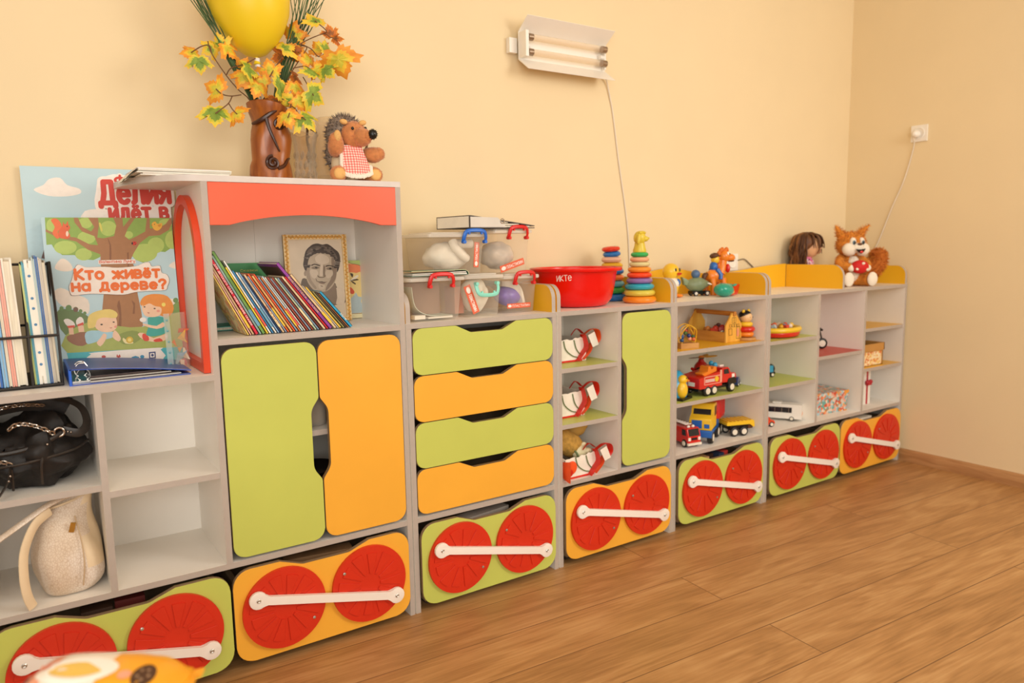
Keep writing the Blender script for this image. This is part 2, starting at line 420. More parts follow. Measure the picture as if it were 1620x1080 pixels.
def wheel_drawer(root, x0, x1, m, y=-.012):
    z0, z1 = .022, .298; c = (x0 + x1) / 2
    b = MB(); b.prism(front_poly(x0, x1, z0, z1, .05, .138, .024), 'xz', y, y + .016, m, .0012, 1, edge=m_mdf)
    for a in (x0 + .014, x1 - .03): b.box(a, a + .016, y + .016, .31, .03, .24, m_mdf)
    b.box(x0 + .014, x1 - .014, .294, .31, .03, .24, m_mdf); b.box(x0 + .014, x1 - .014, y + .016, .31, .026, .032, m_dark)
    for a in (x0 + .05, x1 - .05):
        for q in (.05, .26): b.cyl((a - .012, q, .013), (a + .012, q, .013), .013, m_dark, 12)
    d = b.build('drawer', root)
    for k, sx in ((0, -.1315), (1, .1315)):
        b = MB(); cx = c + sx
        b.prism(arc(cx, .16, .1205, 0, 352.5, 47), 'xz', y - .011, y - .0005, m_wheel, .0025, 2)
        for i in range(12):
            a0 = i * 30 + 5 + k * 9; ro = .103 if i % 2 else .098
            p = arc(cx, .16, ro, a0, a0 + 20, 5) + arc(cx, .16, .033, a0 + 18, a0 + 2, 2)
            b.prism(p, 'xz', y - .0138, y - .011, m_wheel, .0006, 1)
        wob = b.build('wheel', d)
        b = MB(); sg = 1 if k == 0 else -1
        b.lathe([(.0045, 0), (.0045, .002), (.002, .003), (0, .003)], m_screw, 12, (cx + sg * .082, y - .012, .16 - sg * .054), Matrix.Rotation(PI/2, 4, 'X'))
        b.build('screw', wob)
    # white coupling rod between the wheels
    ax, az, bx, bz = c - .1315 - .078, .208, c + .1315 + .082, .103
    L = math.hypot(bx - ax, bz - az); an = math.atan2(bz - az, bx - ax)
    b = MB(); b.X = T(ax, 0, az) @ Matrix.Rotation(-an, 4, 'Y')
    al = 33
    p = arc(0, 0, .0255, al, 360 - al, 14) + [(.03, -.0125), (L - .03, -.0125)] + arc(L, 0, .0255, -180 + al, 180 - al, 14) + [(L - .03, .0125), (.03, .0125)]
    b.prism(p, 'xz', y - .0255, y - .0142, m_rod, .0015, 2)
    rod = b.build('coupling_rod', d)
    for q in (0, L):
        s = MB(); s.X = T(ax, 0, az) @ Matrix.Rotation(-an, 4, 'Y')
        s.lathe([(.006, 0), (.006, .002), (.004, .0035), (.002, .002), (0, .002)], m_screw, 14, (q, y - .0253, 0), Matrix.Rotation(PI/2, 4, 'X')); s.build('screw', rod)
    return d
def rail(root, x, name='side_rail', z1=1.052, y1=DP):
    p = rpoly([(.004, TT), (.004, z1, .085), (y1, z1), (y1, TT)], 9)
    b = MB(); b.prism(p, 'yz', x, x + .016, m_yellow, edge=m_edge); return b.build(name, root)
def back_rail(root, x0, x1, za, zb, mode='crest'):
    n = 20; top = []
    for i in range(n + 1):
        u = i / n
        k = (1 - math.cos(2 * PI * u)) / 2 if mode == 'crest' else (1 - math.cos(PI * min(1, u * 1.15))) / 2
        top.append((x1 + (x0 - x1) * u, za + (zb - za) * (k if mode == 'crest' else 1 - (1 - math.cos(PI * u)) / 2)))
    b = MB(); b.prism([(x0, TT), (x1, TT)] + top, 'xz', DP - .019, DP - .003, m_yellow, edge=m_edge); return b.build('back_rail', root)

# ---------------------------------------------------------------- tall unit with the open shelves at its left
R_ = thing('storage_cabinet', 'tall white cabinet with coral canopy, two big doors and open shelves on its left', 'cabinet', (-.06, .17, 0))
xl, xa, xb, xr = -.632, -.3457, -.0594, .4961
panel(R_, xl, 0, .844); panel(R_, xa, .3225, .844, 'divider'); panel(R_, xb, .3225, 1.3735, 'divider'); panel(R_, xr, 0, 1.3735)
board(R_, xl + t_, xr, ZB, 'base_board', .001)
board(R_, xl, xb, .844, 'shelf_top', y1=.37)
shelf(R_, xl + t_, xa, .592); shelf(R_, xa + t_, xb, .5705)
shelf(R_, xb + t_, xr, .9377, y0=.001); shelf(R_, xb + t_, xr, .64, y0=.03)
p = [(xr + t_, -.001), (xr + t_, DP)] + [(-.225, DP)] + [(-.06 - .165 * math.sin(a), .345 - .346 * math.cos(a)) for a in [PI/2 * (1 - i / 14) for i in range(1, 15)]]
b = MB(); b.prism(p, 'xy', 1.3735, 1.39, m_white, edge=M('lit_edge_band', '#d6ccc4', .5, var=.02, scale=50)); b.build('top_board', R_)  # same edge band as elsewhere, coloured paler for the stronger light up here
back(R_, xl + .002, xa, .31, .844); back(R_, xa, xb, .31, .844); back(R_, xb + .005, .16, .31, 1.373); back(R_, .1605, xr + .01, .31, 1.373)
cz0, cz1 = 1.26, 1.3725; x0, x1 = xb + t_ + .0005, xr - .0005
p = [(x0, cz1), (x0, cz0), (x0 + .05, cz0)] + [(x0 + .05 + (x1 - x0 - .1) * i / 16, cz0 + .028 * math.sin(PI * i / 16) ** .8) for i in range(1, 16)] + [(x1 - .05, cz0), (x1, cz0), (x1, cz1)]
b = MB(); b.prism(p, 'xz', -.001, .015, m_coral, .0008, 1); b.build('canopy', R_)
# red arch on the panel's left face
def arch_pts(g): return [(.355 - g, .862)] + [(.192 + (.163 - g) * math.cos(a), 1.165 + (.185 - g) * math.sin(a)) for a in [PI * i / 20 for i in range(21)]] + [(.029 + g, .862)]
o_, i_ = arch_pts(0), [(max(min(q[0], 9), -9), q[1] + (.026 if q[1] < .9 else 0)) for q in arch_pts(.026)]
b = MB()
n = len(o_)
vs = [(xb - .0005, q[0], q[1]) for q in o_] + [(xb - .0005, q[0], q[1]) for q in i_] + [(xb - .018, q[0], q[1]) for q in o_] + [(xb - .018, q[0], q[1]) for q in i_]
fs = []
for k in range(n):
    j = (k + 1) % n
    fs += [(k, j, n + j, n + k), (2*n + k, 3*n + k, 3*n + j, 2*n + j), (k, 2*n + k, 2*n + j, j), (n + k, n + j, 3*n + j, 3*n + k)]
b.add(vs, fs, m_arch); b.build('arch_frame', R_, recalc=True, label='red arch-shaped frame')
door(R_, -.0385, .2255, .331, .927, m_green, 'r'); door(R_, .2295, .4925, .331, .927, m_orange, 'l')
wheel_drawer(R_, -.612, -.0575, m_green); wheel_drawer(R_, -.0505, .4915, m_orange)

# ---------------------------------------------------------------- four low cabinets
def low(label, x0, x1, right_rail=True):
    R = thing('storage_cabinet', label, 'cabinet', ((x0 + x1) / 2, .17, 0))
    panel(R, x0 + .001, 0, ZT); panel(R, x1 - t_ - .001, 0, ZT)
    board(R, x0 + t_ + .001, x1 - t_ - .001, ZB, 'base_board', .001); board(R, x0, x1, ZT, 'top_board')
    back(R, x0 + .006, x1 - .006, .31, ZT - .001)
    rail(R, x0 + .0012); rail(R, x1 - .0172)
    return R
RC = low('low white cabinet with four drawers alternating green and orange', .516, 1.104)
back_rail(RC, .534, 1.086, 1.045, 1.078)
for i in range(4):
    z = .331 + i * .1525; flat_drawer(RC, .536, 1.084, z, z + .1495, m_orange if i % 2 == 0 else m_green)
wheel_drawer(RC, .538, 1.082, m_green)
RD = low('low white cabinet with one tall green door beside three green shelves', 1.1085, 1.6955)
back_rail(RD, 1.127, 1.677, 1.045, 1.078)
panel(RD, 1.396, .3225, ZT, 'divider'); shelf(RD, 1.126, 1.396, .731, m_green); shelf(RD, 1.126, 1.396, .5225, m_green)
door(RD, 1.4155, 1.675, .331, .93, m_green, 'l'); wheel_drawer(RD, 1.131, 1.674, m_orange)
RE = low('low open white cabinet with a yellow and a green shelf full of toys', 1.6965, 2.2835)
back_rail(RE, 1.715, 2.265, 1.045, 1.078)
shelf(RE, 1.714, 2.266, .7375, m_yellow); shelf(RE, 1.714, 2.266, .5225, m_green); wheel_drawer(RE, 1.719, 2.262, m_green)
RF = low('widest low white cabinet with three bays of shelves by the right wall', 2.288, 3.433)
back_rail(RF, 2.306, 2.85, 1.045, 1.075, 'rise'); rail(RF, 2.852, 'middle_rail', 1.072, DP - .02)
panel(RF, 2.657, .3225, ZT, 'divider'); panel(RF, 3.044, .3225, ZT, 'divider')
shelf(RF, 2.306, 2.657, .7275, m_green); shelf(RF, 2.306, 2.657, .519, m_green); shelf(RF, 2.674, 3.044, .6225, m_redsh)
shelf(RF, 3.061, 3.4155, .7275, m_yellow); shelf(RF, 3.061, 3.4155, .5225, m_yellow)
wheel_drawer(RF, 2.310, 2.853, m_green); wheel_drawer(RF, 2.86, 3.41, m_orange)
# outlines of the printed pictures (tenths of a millimetre) and the vase stems (metres)
ART_TREE = ([('#eee0cf', '210 2928 237 3011 305 3111 375 3176 436 3183 499 3155 551 3108 600 3035 638 2943 641 2872 590 2838 503 2825 418 2828 334 2846 251 2879'),('#eee0cf', '113 2217 145 2296 219 2355 307 2376 402 2341 511 2266 620 2191 739 2136 858 2081 939 2003 964 1869 950 1714 907 1617 831 1629 728 1699 621 1764 511 1793 398 1817 300 1869 213 1974 142 2106'),('#eee0cf', '2335 1926 2390 2008 2506 2066 2634 2090 2764 2058 2905 1991 3035 1933 3156 1913 3265 1904 3325 1872 3324 1791 3275 1687 3176 1606 2999 1557 2775 1531 2589 1553 2460 1654 2367 1802'),('#eee0cf', '3114 2883 3137 2938 3218 3000 3295 3037 3354 3033 3411 3005 3450 2964 3475 2901 3482 2825 3452 2781 3344 2792 3200 2835'),('#8fae4e', '96 4316 3475 4329 3459 3374 3201 3415 3046 3314 2862 3340 2743 3141 2427 3015 2234 3108 2056 3355 1393 3324 1337 3204 1166 3122 1036 3138 885 3121 713 3274 420 3280 238 3473 193 3578 71 3567'),('#b4c966', '786 3485 764 3420 711 3363 634 3322 542 3301 448 3303 361 3328 293 3371 251 3429 240 3493 262 3558 313 3614 389 3655 480 3676 574 3675 662 3652 732 3608 775 3550'),('#b4c966', '1143 3286 1125 3228 1085 3177 1027 3140 958 3121 887 3123 822 3145 771 3184 740 3236 733 3294 750 3352 790 3403 847 3440 915 3459 986 3458 1052 3436 1104 3397 1135 3345'),('#b4c966', '1825 4014 1806 3939 1763 3874 1702 3826 1631 3801 1557 3801 1491 3827 1439 3876 1408 3941 1402 4014 1420 4088 1462 4153 1522 4201 1594 4227 1667 4227 1734 4202 1787 4154 1819 4088'),('#b4c966', '1277 3757 1258 3695 1214 3641 1151 3602 1075 3582 997 3583 926 3605 870 3645 836 3699 828 3761 847 3822 890 3875 952 3915 1027 3936 1105 3935 1177 3914 1234 3873 1269 3819'),('#b4c966', '2838 3295 2809 3204 2742 3125 2644 3067 2529 3038 2410 3041 2301 3076 2216 3137 2164 3218 2151 3309 2179 3399 2245 3478 2340 3535 2454 3565 2573 3564 2683 3531 2771 3469 2824 3388'),('#b4c966', '3042 3517 3022 3437 2976 3367 2912 3316 2835 3290 2757 3292 2686 3321 2631 3373 2598 3444 2591 3523 2611 3602 2656 3671 2720 3722 2795 3749 2874 3749 2945 3720 3002 3668 3035 3597'),('#b4c966', '3496 3670 3475 3577 3432 3495 3371 3435 3299 3404 3226 3405 3161 3438 3110 3500 3081 3582 3076 3674 3097 3766 3139 3847 3200 3908 3271 3939 3344 3939 3410 3907 3461 3846 3491 3763'),('#b4c966', '2235 3828 2225 3792 2203 3760 2171 3737 2134 3725 2096 3725 2061 3738 2033 3762 2017 3794 2013 3830 2023 3865 2045 3897 2076 3920 2113 3933 2152 3933 2187 3920 2214 3896 2231 3864'),('#b4c966', '1236 4165 1220 4113 1184 4068 1131 4035 1068 4017 1003 4017 944 4035 898 4068 869 4113 862 4164 878 4215 914 4260 966 4293 1028 4311 1093 4312 1153 4294 1200 4261 1229 4216'),('#b4c966', '3413 4192 3396 4155 3353 4122 3289 4098 3213 4085 3133 4085 3060 4098 3001 4122 2965 4154 2954 4191 2971 4228 3013 4260 3076 4285 3151 4298 3231 4298 3305 4286 3364 4262 3402 4230'),('#b4c966', '364 4100 351 4036 324 3979 287 3937 244 3915 201 3915 162 3937 132 3979 115 4036 113 4100 126 4164 153 4220 190 4262 232 4285 276 4285 315 4263 345 4221 362 4164'),('#a9764a', '1381 4316 1382 4101 1315 3757 1466 3734 1741 3796 1825 4101 1765 4318 2000 4319 1997 4057 2217 4321 2336 4322 2112 4013 2014 3794 2123 3684 2332 3792 2564 3924 2638 4323 2719 4324 2693 4012 2918 4012 3137 4147 3269 4327 3382 4328 3205 3966 2943 3810 2654 3790 2395 3592 2211 3308 2124 3133 2210 2821 2210 2111 2265 1573 2272 1170 2061 1052 1749 1121 1589 1089 1400 1148 1258 1289 1246 1595 1339 2155 1333 2850 1351 3282 1060 3416 782 3655 353 3765 81 3933 87 3996 395 3827 791 3761 1110 3565 1316 3541 1243 3800 954 3930 790 4185 783 4312 882 4313 965 4058 1178 3929 1265 4058 1136 4314'),('#8a5a36', '1563 3754 1580 3684 1603 3537 1586 3328 1570 3147 1589 3097 1616 3145 1636 3327 1641 3537 1601 3684'),('#8a5a36', '2033 3311 2012 2828 2051 2826 2078 3332'),('#8a5a36', '1649 1789 1667 1669 1685 1523 1646 1311 1613 1131 1644 1077 1690 1125 1721 1319 1739 1563 1738 1800 1722 1960 1682 1916'),('#8a5a36', '2036 1943 2073 1763 2030 1544 2086 1540 2120 1849'),('#6d8450', '159 1708 219 1781 326 1789 438 1776 547 1749 661 1701 759 1648 834 1601 892 1549 933 1486 975 1403 999 1309 949 1226 762 1133 504 1052 304 1062 204 1239 158 1506'),('#7f9a55', '3099 1702 3201 1790 3344 1853 3450 1842 3496 1695 3504 1473 3470 1312 3365 1266 3218 1282 3111 1336 3068 1442 3064 1585'),('#6f8f55', '327 1804 322 1784 312 1766 297 1754 280 1748 263 1749 247 1757 234 1771 227 1790 226 1810 231 1830 241 1847 255 1859 272 1865 290 1864 306 1856 318 1842 326 1824'),('#6f8f55', '521 1805 514 1776 499 1751 478 1733 453 1725 428 1726 405 1738 387 1758 377 1784 375 1813 382 1842 397 1867 418 1885 442 1893 468 1892 491 1880 508 1860 519 1834'),('#6f8f55', '675 1752 669 1728 657 1707 639 1692 617 1684 596 1686 576 1696 561 1713 552 1735 550 1760 556 1785 569 1806 587 1821 608 1828 630 1827 649 1817 665 1800 674 1777'),('#6f8f55', '772 1703 767 1686 758 1671 746 1660 731 1655 715 1656 701 1663 690 1676 684 1691 683 1709 687 1726 696 1741 709 1752 724 1757 739 1756 753 1749 764 1737 770 1721'),('#6f8f55', '867 1637 863 1621 855 1607 843 1598 829 1593 815 1594 802 1600 792 1612 786 1626 785 1642 789 1658 797 1672 809 1682 823 1687 837 1686 850 1679 860 1668 866 1653'),('#6f8f55', '3290 1865 3284 1839 3269 1816 3249 1800 3225 1792 3200 1793 3177 1804 3160 1822 3149 1846 3147 1873 3154 1899 3168 1921 3188 1938 3213 1945 3237 1944 3260 1934 3278 1915 3288 1891'),('#6f8f55', '3413 1904 3408 1885 3398 1869 3383 1858 3366 1852 3348 1853 3332 1861 3320 1874 3312 1891 3311 1909 3316 1928 3326 1944 3340 1955 3357 1961 3375 1960 3391 1953 3404 1940 3411 1923'),('#7c5a48', '671 1748 666 1725 654 1705 637 1691 617 1684 596 1686 578 1695 564 1711 555 1732 554 1756 559 1779 571 1798 588 1813 608 1820 628 1818 647 1809 661 1793 670 1772'),('#a9b15a', '302 1040 548 1251 886 1381 1238 1328 1601 1220 1927 1154 2270 1148 2714 1309 3122 1473 3355 1522 3478 1403 3595 885 3458 389 2744 387 1856 513 979 507 315 549 180 776'),('#8f9a4c', '1577 936 1676 997 1836 1043 1981 1059 2099 1030 2201 969 2249 903 2216 831 2129 754 2031 698 1925 669 1808 660 1712 682 1633 752 1575 851'),('#4fb3bb', '297 559 1856 513 3463 458 3479 -30 329 291'),('#f1e6dc', '885 473 826 506 964 513 1777 512 2624 497 2763 487 2685 437 2806 251 2681 96 1752 157 868 279 764 384'),('#c44a3c', '1241 364 1237 351 1227 340 1212 333 1194 330 1175 332 1158 338 1145 348 1137 361 1135 375 1139 388 1149 399 1164 406 1182 409 1200 407 1217 401 1231 391 1239 378'),('#c44a3c', '1506 338 1532 411 1558 351 1594 405 1623 327 1562 298'),('#3f8fb5', '2232 268 2227 251 2216 237 2200 228 2182 224 2162 226 2144 233 2130 246 2122 261 2120 279 2125 295 2136 309 2151 318 2170 322 2190 320 2208 313 2222 300 2230 285'),('#3f8fb5', '1896 287 1999 317 2095 272 2089 246 1898 265'),('#404a78', '2360 390 2541 391 2536 193 2356 197'),('#f1e6dc', '2390 351 2509 354 2506 227 2387 225'),('#404a78', '2487 288 2483 274 2476 263 2465 255 2453 251 2440 252 2429 258 2420 268 2415 281 2414 295 2417 309 2424 320 2435 328 2447 332 2460 331 2471 325 2480 315 2486 302'),('#e8703a', '233 4246 262 4277 314 4292 362 4288 400 4260 435 4213 460 4163 472 4113 474 4061 465 4016 436 3987 395 3964 368 3932 370 3877 385 3813 389 3764 372 3740 344 3733 315 3744 285 3780 253 3834 238 3891 255 3944 289 4000 306 4058 285 4125 248 4193'),('#df6233', '389 3764 371 3811 373 3873 386 3932 415 3983 456 4032 489 4079 504 4130 511 4178 518 4205 524 4196 529 4166 538 4142 552 4134 569 4134 585 4142 601 4171 617 4209 629 4227 633 4205 634 4162 638 4121 652 4092 668 4066 675 4037 661 4004 636 3969 622 3931 631 3889 650 3844 655 3804 638 3771 608 3744 568 3729 509 3728 439 3739'),('#f3d8c0', '620 3868 616 3842 608 3819 598 3802 586 3793 575 3793 565 3803 558 3820 554 3842 554 3868 559 3894 566 3917 576 3934 588 3943 599 3943 609 3934 617 3917 620 3894'),('#2c1a14', '619 4071 618 4065 615 4060 611 4056 606 4054 601 4054 596 4056 592 4060 590 4065 590 4071 591 4076 594 4081 598 4085 603 4087 608 4087 613 4085 617 4081 619 4076'),('#efb63c', '2758 4155 2782 4187 2820 4210 2853 4218 2872 4200 2887 4168 2909 4146 2951 4153 3001 4169 3035 4169 3041 4134 3032 4082 3011 4034 2978 3996 2934 3962 2892 3945 2853 3950 2815 3971 2786 4003 2767 4050 2756 4108'),('#d9942c', '2906 4110 2954 4133 3003 4137 2993 4090 2963 4048 2926 4072'),('#2c1a14', '2838 4133 2837 4128 2835 4124 2831 4121 2827 4120 2823 4119 2819 4121 2816 4124 2814 4128 2814 4133 2815 4137 2817 4141 2821 4144 2825 4146 2829 4146 2833 4144 2836 4141 2838 4137'),('#e0702a', '2730 4110 2772 4128 2769 4088'),('#d8d060', '1388 4165 1407 4187 1433 4165 1455 4072 1467 3971 1455 3927 1435 3920 1420 3954 1405 4014 1392 4096'),('#d8301f', '2306 3580 2300 3561 2289 3544 2272 3531 2251 3524 2231 3525 2212 3532 2197 3545 2188 3562 2186 3582 2191 3601 2203 3618 2220 3631 2240 3638 2261 3637 2280 3630 2295 3617 2304 3600'),('#2a1512', '2218 3581 2216 3569 2210 3559 2203 3551 2195 3547 2187 3547 2180 3551 2174 3559 2171 3570 2170 3582 2173 3594 2178 3605 2185 3612 2193 3616 2201 3616 2209 3612 2214 3604 2218 3593'),('#2a1512', '2272 3607 2271 3603 2268 3599 2265 3596 2261 3594 2257 3594 2253 3596 2250 3599 2248 3603 2248 3607 2249 3612 2252 3616 2255 3619 2259 3620 2263 3620 2267 3619 2270 3616 2272 3612'),('#2a1512', '2284 3554 2282 3549 2280 3546 2277 3543 2273 3541 2268 3541 2265 3543 2262 3546 2260 3550 2260 3554 2261 3559 2263 3563 2267 3566 2271 3567 2275 3567 2278 3566 2281 3563 2283 3559'),('#9b6a4e', '336 1016 389 1048 488 1068 667 1111 825 1105 846 938 796 762 694 720 570 739 453 803 362 886 327 957'),('#f0c3a0', '394 1267 512 1267 509 1062 396 1071'),('#f0c3a0', '625 1293 766 1291 770 1118 632 1112'),('#f4ece2', '294 1466 331 1509 397 1514 471 1472 535 1407 561 1335 550 1277 479 1257 395 1276 329 1368'),('#f4ece2', '594 1445 638 1508 695 1545 742 1527 775 1475 782 1386 760 1304 686 1284 611 1303 587 1368'),('#e0563e', '362 1313 546 1320 548 1256 393 1251'),('#e0563e', '606 1329 767 1390 768 1308 624 1284'),('#a9cfd8', '785 1066 835 1117 941 1140 1165 1121 1395 1082 1527 1046 1582 1002 1528 940 1417 883 1289 860 1144 841 975 789 833 759 786 811 777 894 768 983'),('#f3c9a6', '1236 1029 1286 1023 1316 979 1299 900 1256 809 1194 721 1129 668 1072 710 1044 784 1086 844 1149 906 1194 978'),('#f3c9a6', '1512 1095 1547 1094 1586 1045 1636 957 1668 862 1649 797 1602 771 1522 819 1457 902 1471 1010'),('#f3c9a6', '1038 1392 1084 1456 1158 1514 1242 1552 1346 1568 1461 1563 1549 1532 1592 1457 1606 1355 1604 1264 1590 1195 1559 1138 1512 1095 1443 1068 1358 1057 1277 1061 1202 1084 1130 1122 1077 1173 1043 1240 1027 1320'),('#e8cd72', '866 1232 863 1318 872 1434 899 1532 948 1593 1016 1637 1100 1670 1211 1697 1338 1714 1448 1713 1530 1685 1593 1639 1632 1592 1642 1545 1628 1496 1602 1462 1566 1450 1519 1453 1465 1458 1404 1468 1338 1481 1275 1484 1217 1477 1162 1461 1117 1430 1088 1371 1067 1297 1044 1240 1013 1214 979 1206 947 1204 914 1199 884 1200'),('#3c2a20', '1243 1286 1240 1279 1234 1273 1226 1269 1216 1267 1205 1268 1195 1271 1188 1276 1183 1283 1182 1291 1184 1298 1190 1304 1199 1308 1209 1310 1219 1309 1229 1306 1237 1301 1241 1294'),('#3c2a20', '1548 1334 1546 1328 1541 1323 1533 1320 1524 1319 1515 1319 1506 1322 1499 1326 1495 1332 1494 1338 1496 1344 1501 1349 1509 1352 1518 1354 1527 1353 1536 1350 1542 1346 1547 1340'),('#e89a86', '1599 1198 1595 1187 1588 1177 1577 1170 1564 1166 1550 1167 1538 1173 1528 1181 1523 1192 1521 1204 1525 1216 1532 1226 1543 1233 1556 1236 1570 1235 1582 1230 1592 1222 1597 1211'),('#c06a58', '1395 1183 1481 1185 1440 1158'),('#f3c9a6', '2111 937 2156 977 2255 970 2377 876 2525 791 2709 842 2865 899 2919 842 2903 759 2819 698 2679 664 2473 686 2276 744 2160 844'),('#df4a34', '2253 948 2312 938 2370 894 2399 811 2397 734 2341 716 2275 731 2240 778 2224 838 2228 903'),('#df4a34', '2520 737 2597 767 2688 777 2749 731 2763 680 2666 668 2556 675 2515 703'),('#e8913c', '2248 1842 2272 1908 2320 1979 2385 2035 2469 2068 2570 2086 2675 2088 2787 2078 2903 2053 2999 2003 3067 1916 3116 1803 3141 1700 3140 1614 3117 1538 3080 1475 3030 1426 2966 1389 2904 1373 2859 1387 2816 1420 2745 1452 2614 1473 2457 1492 2342 1524 2307 1577 2314 1643 2317 1704 2289 1751 2257 1794'),('#46a89a', '2411 1385 2477 1426 2578 1427 2730 1417 2863 1376 2880 1285 2867 1172 2910 1050 2910 941 2757 873 2570 841 2424 849 2330 897 2354 993 2409 1115 2405 1261'),('#f3c9a6', '2288 1751 2323 1813 2382 1859 2453 1875 2543 1844 2645 1781 2727 1724 2774 1691 2800 1665 2809 1629 2804 1571 2783 1504 2745 1452 2685 1425 2610 1412 2536 1412 2464 1419 2393 1438 2338 1479 2303 1560 2284 1663'),('#e8913c', '2320 1749 2314 1794 2332 1867 2376 1924 2459 1954 2569 1968 2663 1953 2734 1886 2789 1789 2809 1720 2777 1702 2710 1711 2645 1729 2592 1759 2541 1798 2489 1819 2425 1798 2360 1760'),('#3c2a20', '2383 1722 2381 1716 2376 1711 2369 1708 2361 1706 2353 1707 2345 1709 2339 1714 2335 1719 2335 1725 2337 1731 2341 1737 2348 1740 2356 1742 2364 1741 2372 1739 2378 1734 2382 1729'),('#3c2a20', '2651 1657 2649 1651 2643 1646 2635 1642 2626 1641 2616 1641 2607 1644 2599 1648 2595 1654 2594 1660 2596 1666 2601 1671 2609 1675 2619 1677 2629 1676 2638 1673 2645 1669 2650 1663'),('#e89a86', '2760 1578 2756 1566 2747 1555 2734 1548 2719 1545 2704 1546 2689 1551 2678 1560 2671 1571 2669 1584 2673 1596 2682 1606 2695 1613 2710 1617 2725 1616 2740 1610 2751 1602 2758 1590'),('#b85a4a', '2410 1564 2486 1541 2447 1521'),('#f1dc6a', '2928 1758 2923 1738 2913 1721 2897 1709 2879 1703 2860 1704 2843 1712 2830 1726 2822 1744 2821 1764 2826 1784 2836 1801 2852 1813 2870 1819 2889 1818 2906 1810 2919 1796 2927 1778'),('#f3c9a6', '2810 1244 2862 1196 2863 1126 2769 1075 2629 1053 2458 1102 2312 1167 2268 1211 2277 1237 2320 1230 2396 1206 2513 1167 2637 1143 2735 1197'),('#f6ece0', '2375 1342 2368 1318 2351 1298 2326 1284 2296 1277 2265 1279 2237 1290 2215 1307 2202 1330 2198 1355 2206 1378 2223 1399 2248 1413 2277 1419 2308 1417 2336 1407 2358 1389 2372 1367'),('#efe0a0', '1707 806 1711 849 1735 866 1779 819 1837 759 1913 736 1973 721 1981 696 1949 679 1863 677 1772 694 1727 747'),('#d9b23c', '1982 783 1973 750 1954 722 1927 703 1896 694 1863 697 1833 711 1810 735 1796 765 1793 799 1801 831 1820 859 1847 879 1879 888 1912 885 1942 871 1965 847 1979 816'),('#f0d878', '1938 786 1934 768 1924 753 1909 743 1892 738 1874 739 1858 747 1845 760 1838 777 1836 795 1841 813 1851 828 1865 839 1883 844 1900 842 1917 834 1929 821 1937 805'),('#6b4a3c', '519 2189 504 2251 497 2331 500 2406 518 2461 547 2511 577 2576 607 2672 638 2782 670 2875 699 2939 729 2985 763 3010 807 3005 855 2978 901 2954 929 2943 953 2934 1012 2929 1133 2929 1289 2931 1433 2930 1538 2918 1630 2902 1742 2894 1898 2897 2075 2907 2222 2924 2314 2950 2375 2983 2431 3008 2493 3026 2551 3037 2597 3031 2620 2994 2631 2940 2660 2902 2727 2905 2812 2924 2877 2918 2897 2860 2898 2778 2909 2711 2949 2685 3000 2675 3042 2651 3072 2601 3092 2538 3099 2474 3087 2411 3060 2348 3033 2293 3022 2246 3010 2208 2961 2181 2853 2172 2710 2175 2566 2177 2427 2174 2288 2170 2157 2161 2051 2140 1954 2114 1832 2101 1659 2110 1463 2132 1289 2150 1161 2160 1054 2166 947 2168 824 2159 701 2146 607 2142 557 2146 534 2158'),('#f6e9dc', '529 2196 514 2257 507 2336 510 2409 528 2464 557 2513 587 2576 616 2671 647 2780 678 2871 707 2934 737 2980 771 3004 814 2999 862 2972 907 2949 935 2937 960 2929 1018 2924 1138 2924 1292 2926 1435 2924 1540 2913 1632 2897 1742 2889 1897 2892 2072 2902 2218 2918 2309 2944 2370 2976 2426 3001 2487 3019 2544 3029 2590 3024 2613 2987 2624 2934 2652 2897 2719 2899 2803 2918 2867 2913 2888 2856 2889 2774 2900 2709 2939 2683 2990 2673 3032 2650 3061 2601 3082 2538 3089 2476 3076 2414 3050 2352 3023 2297 3012 2251 3000 2213 2952 2187 2845 2178 2703 2182 2560 2183 2423 2181 2284 2176 2155 2167 2050 2147 1953 2121 1832 2108 1661 2118 1466 2140 1294 2157 1166 2167 1060 2173 954 2175 832 2166 710 2154 617 2149 566 2153 544 2165'),('#f6e9dc', '1279 3111 2235 3117 2245 2997 1281 2998')],
 [('Кто живёт',(0.0684,0.2594),(0.2828,0.2585),0.0271, '#ee7020',0.029),('на дереве?',(0.0583,0.2278),(0.2969,0.2245),0.0255, '#ee7020',0.029),('Валентина Лунгу',(0.1307,0.3032),(0.2215,0.3029),0.0073, '#e2765a',0.02)])
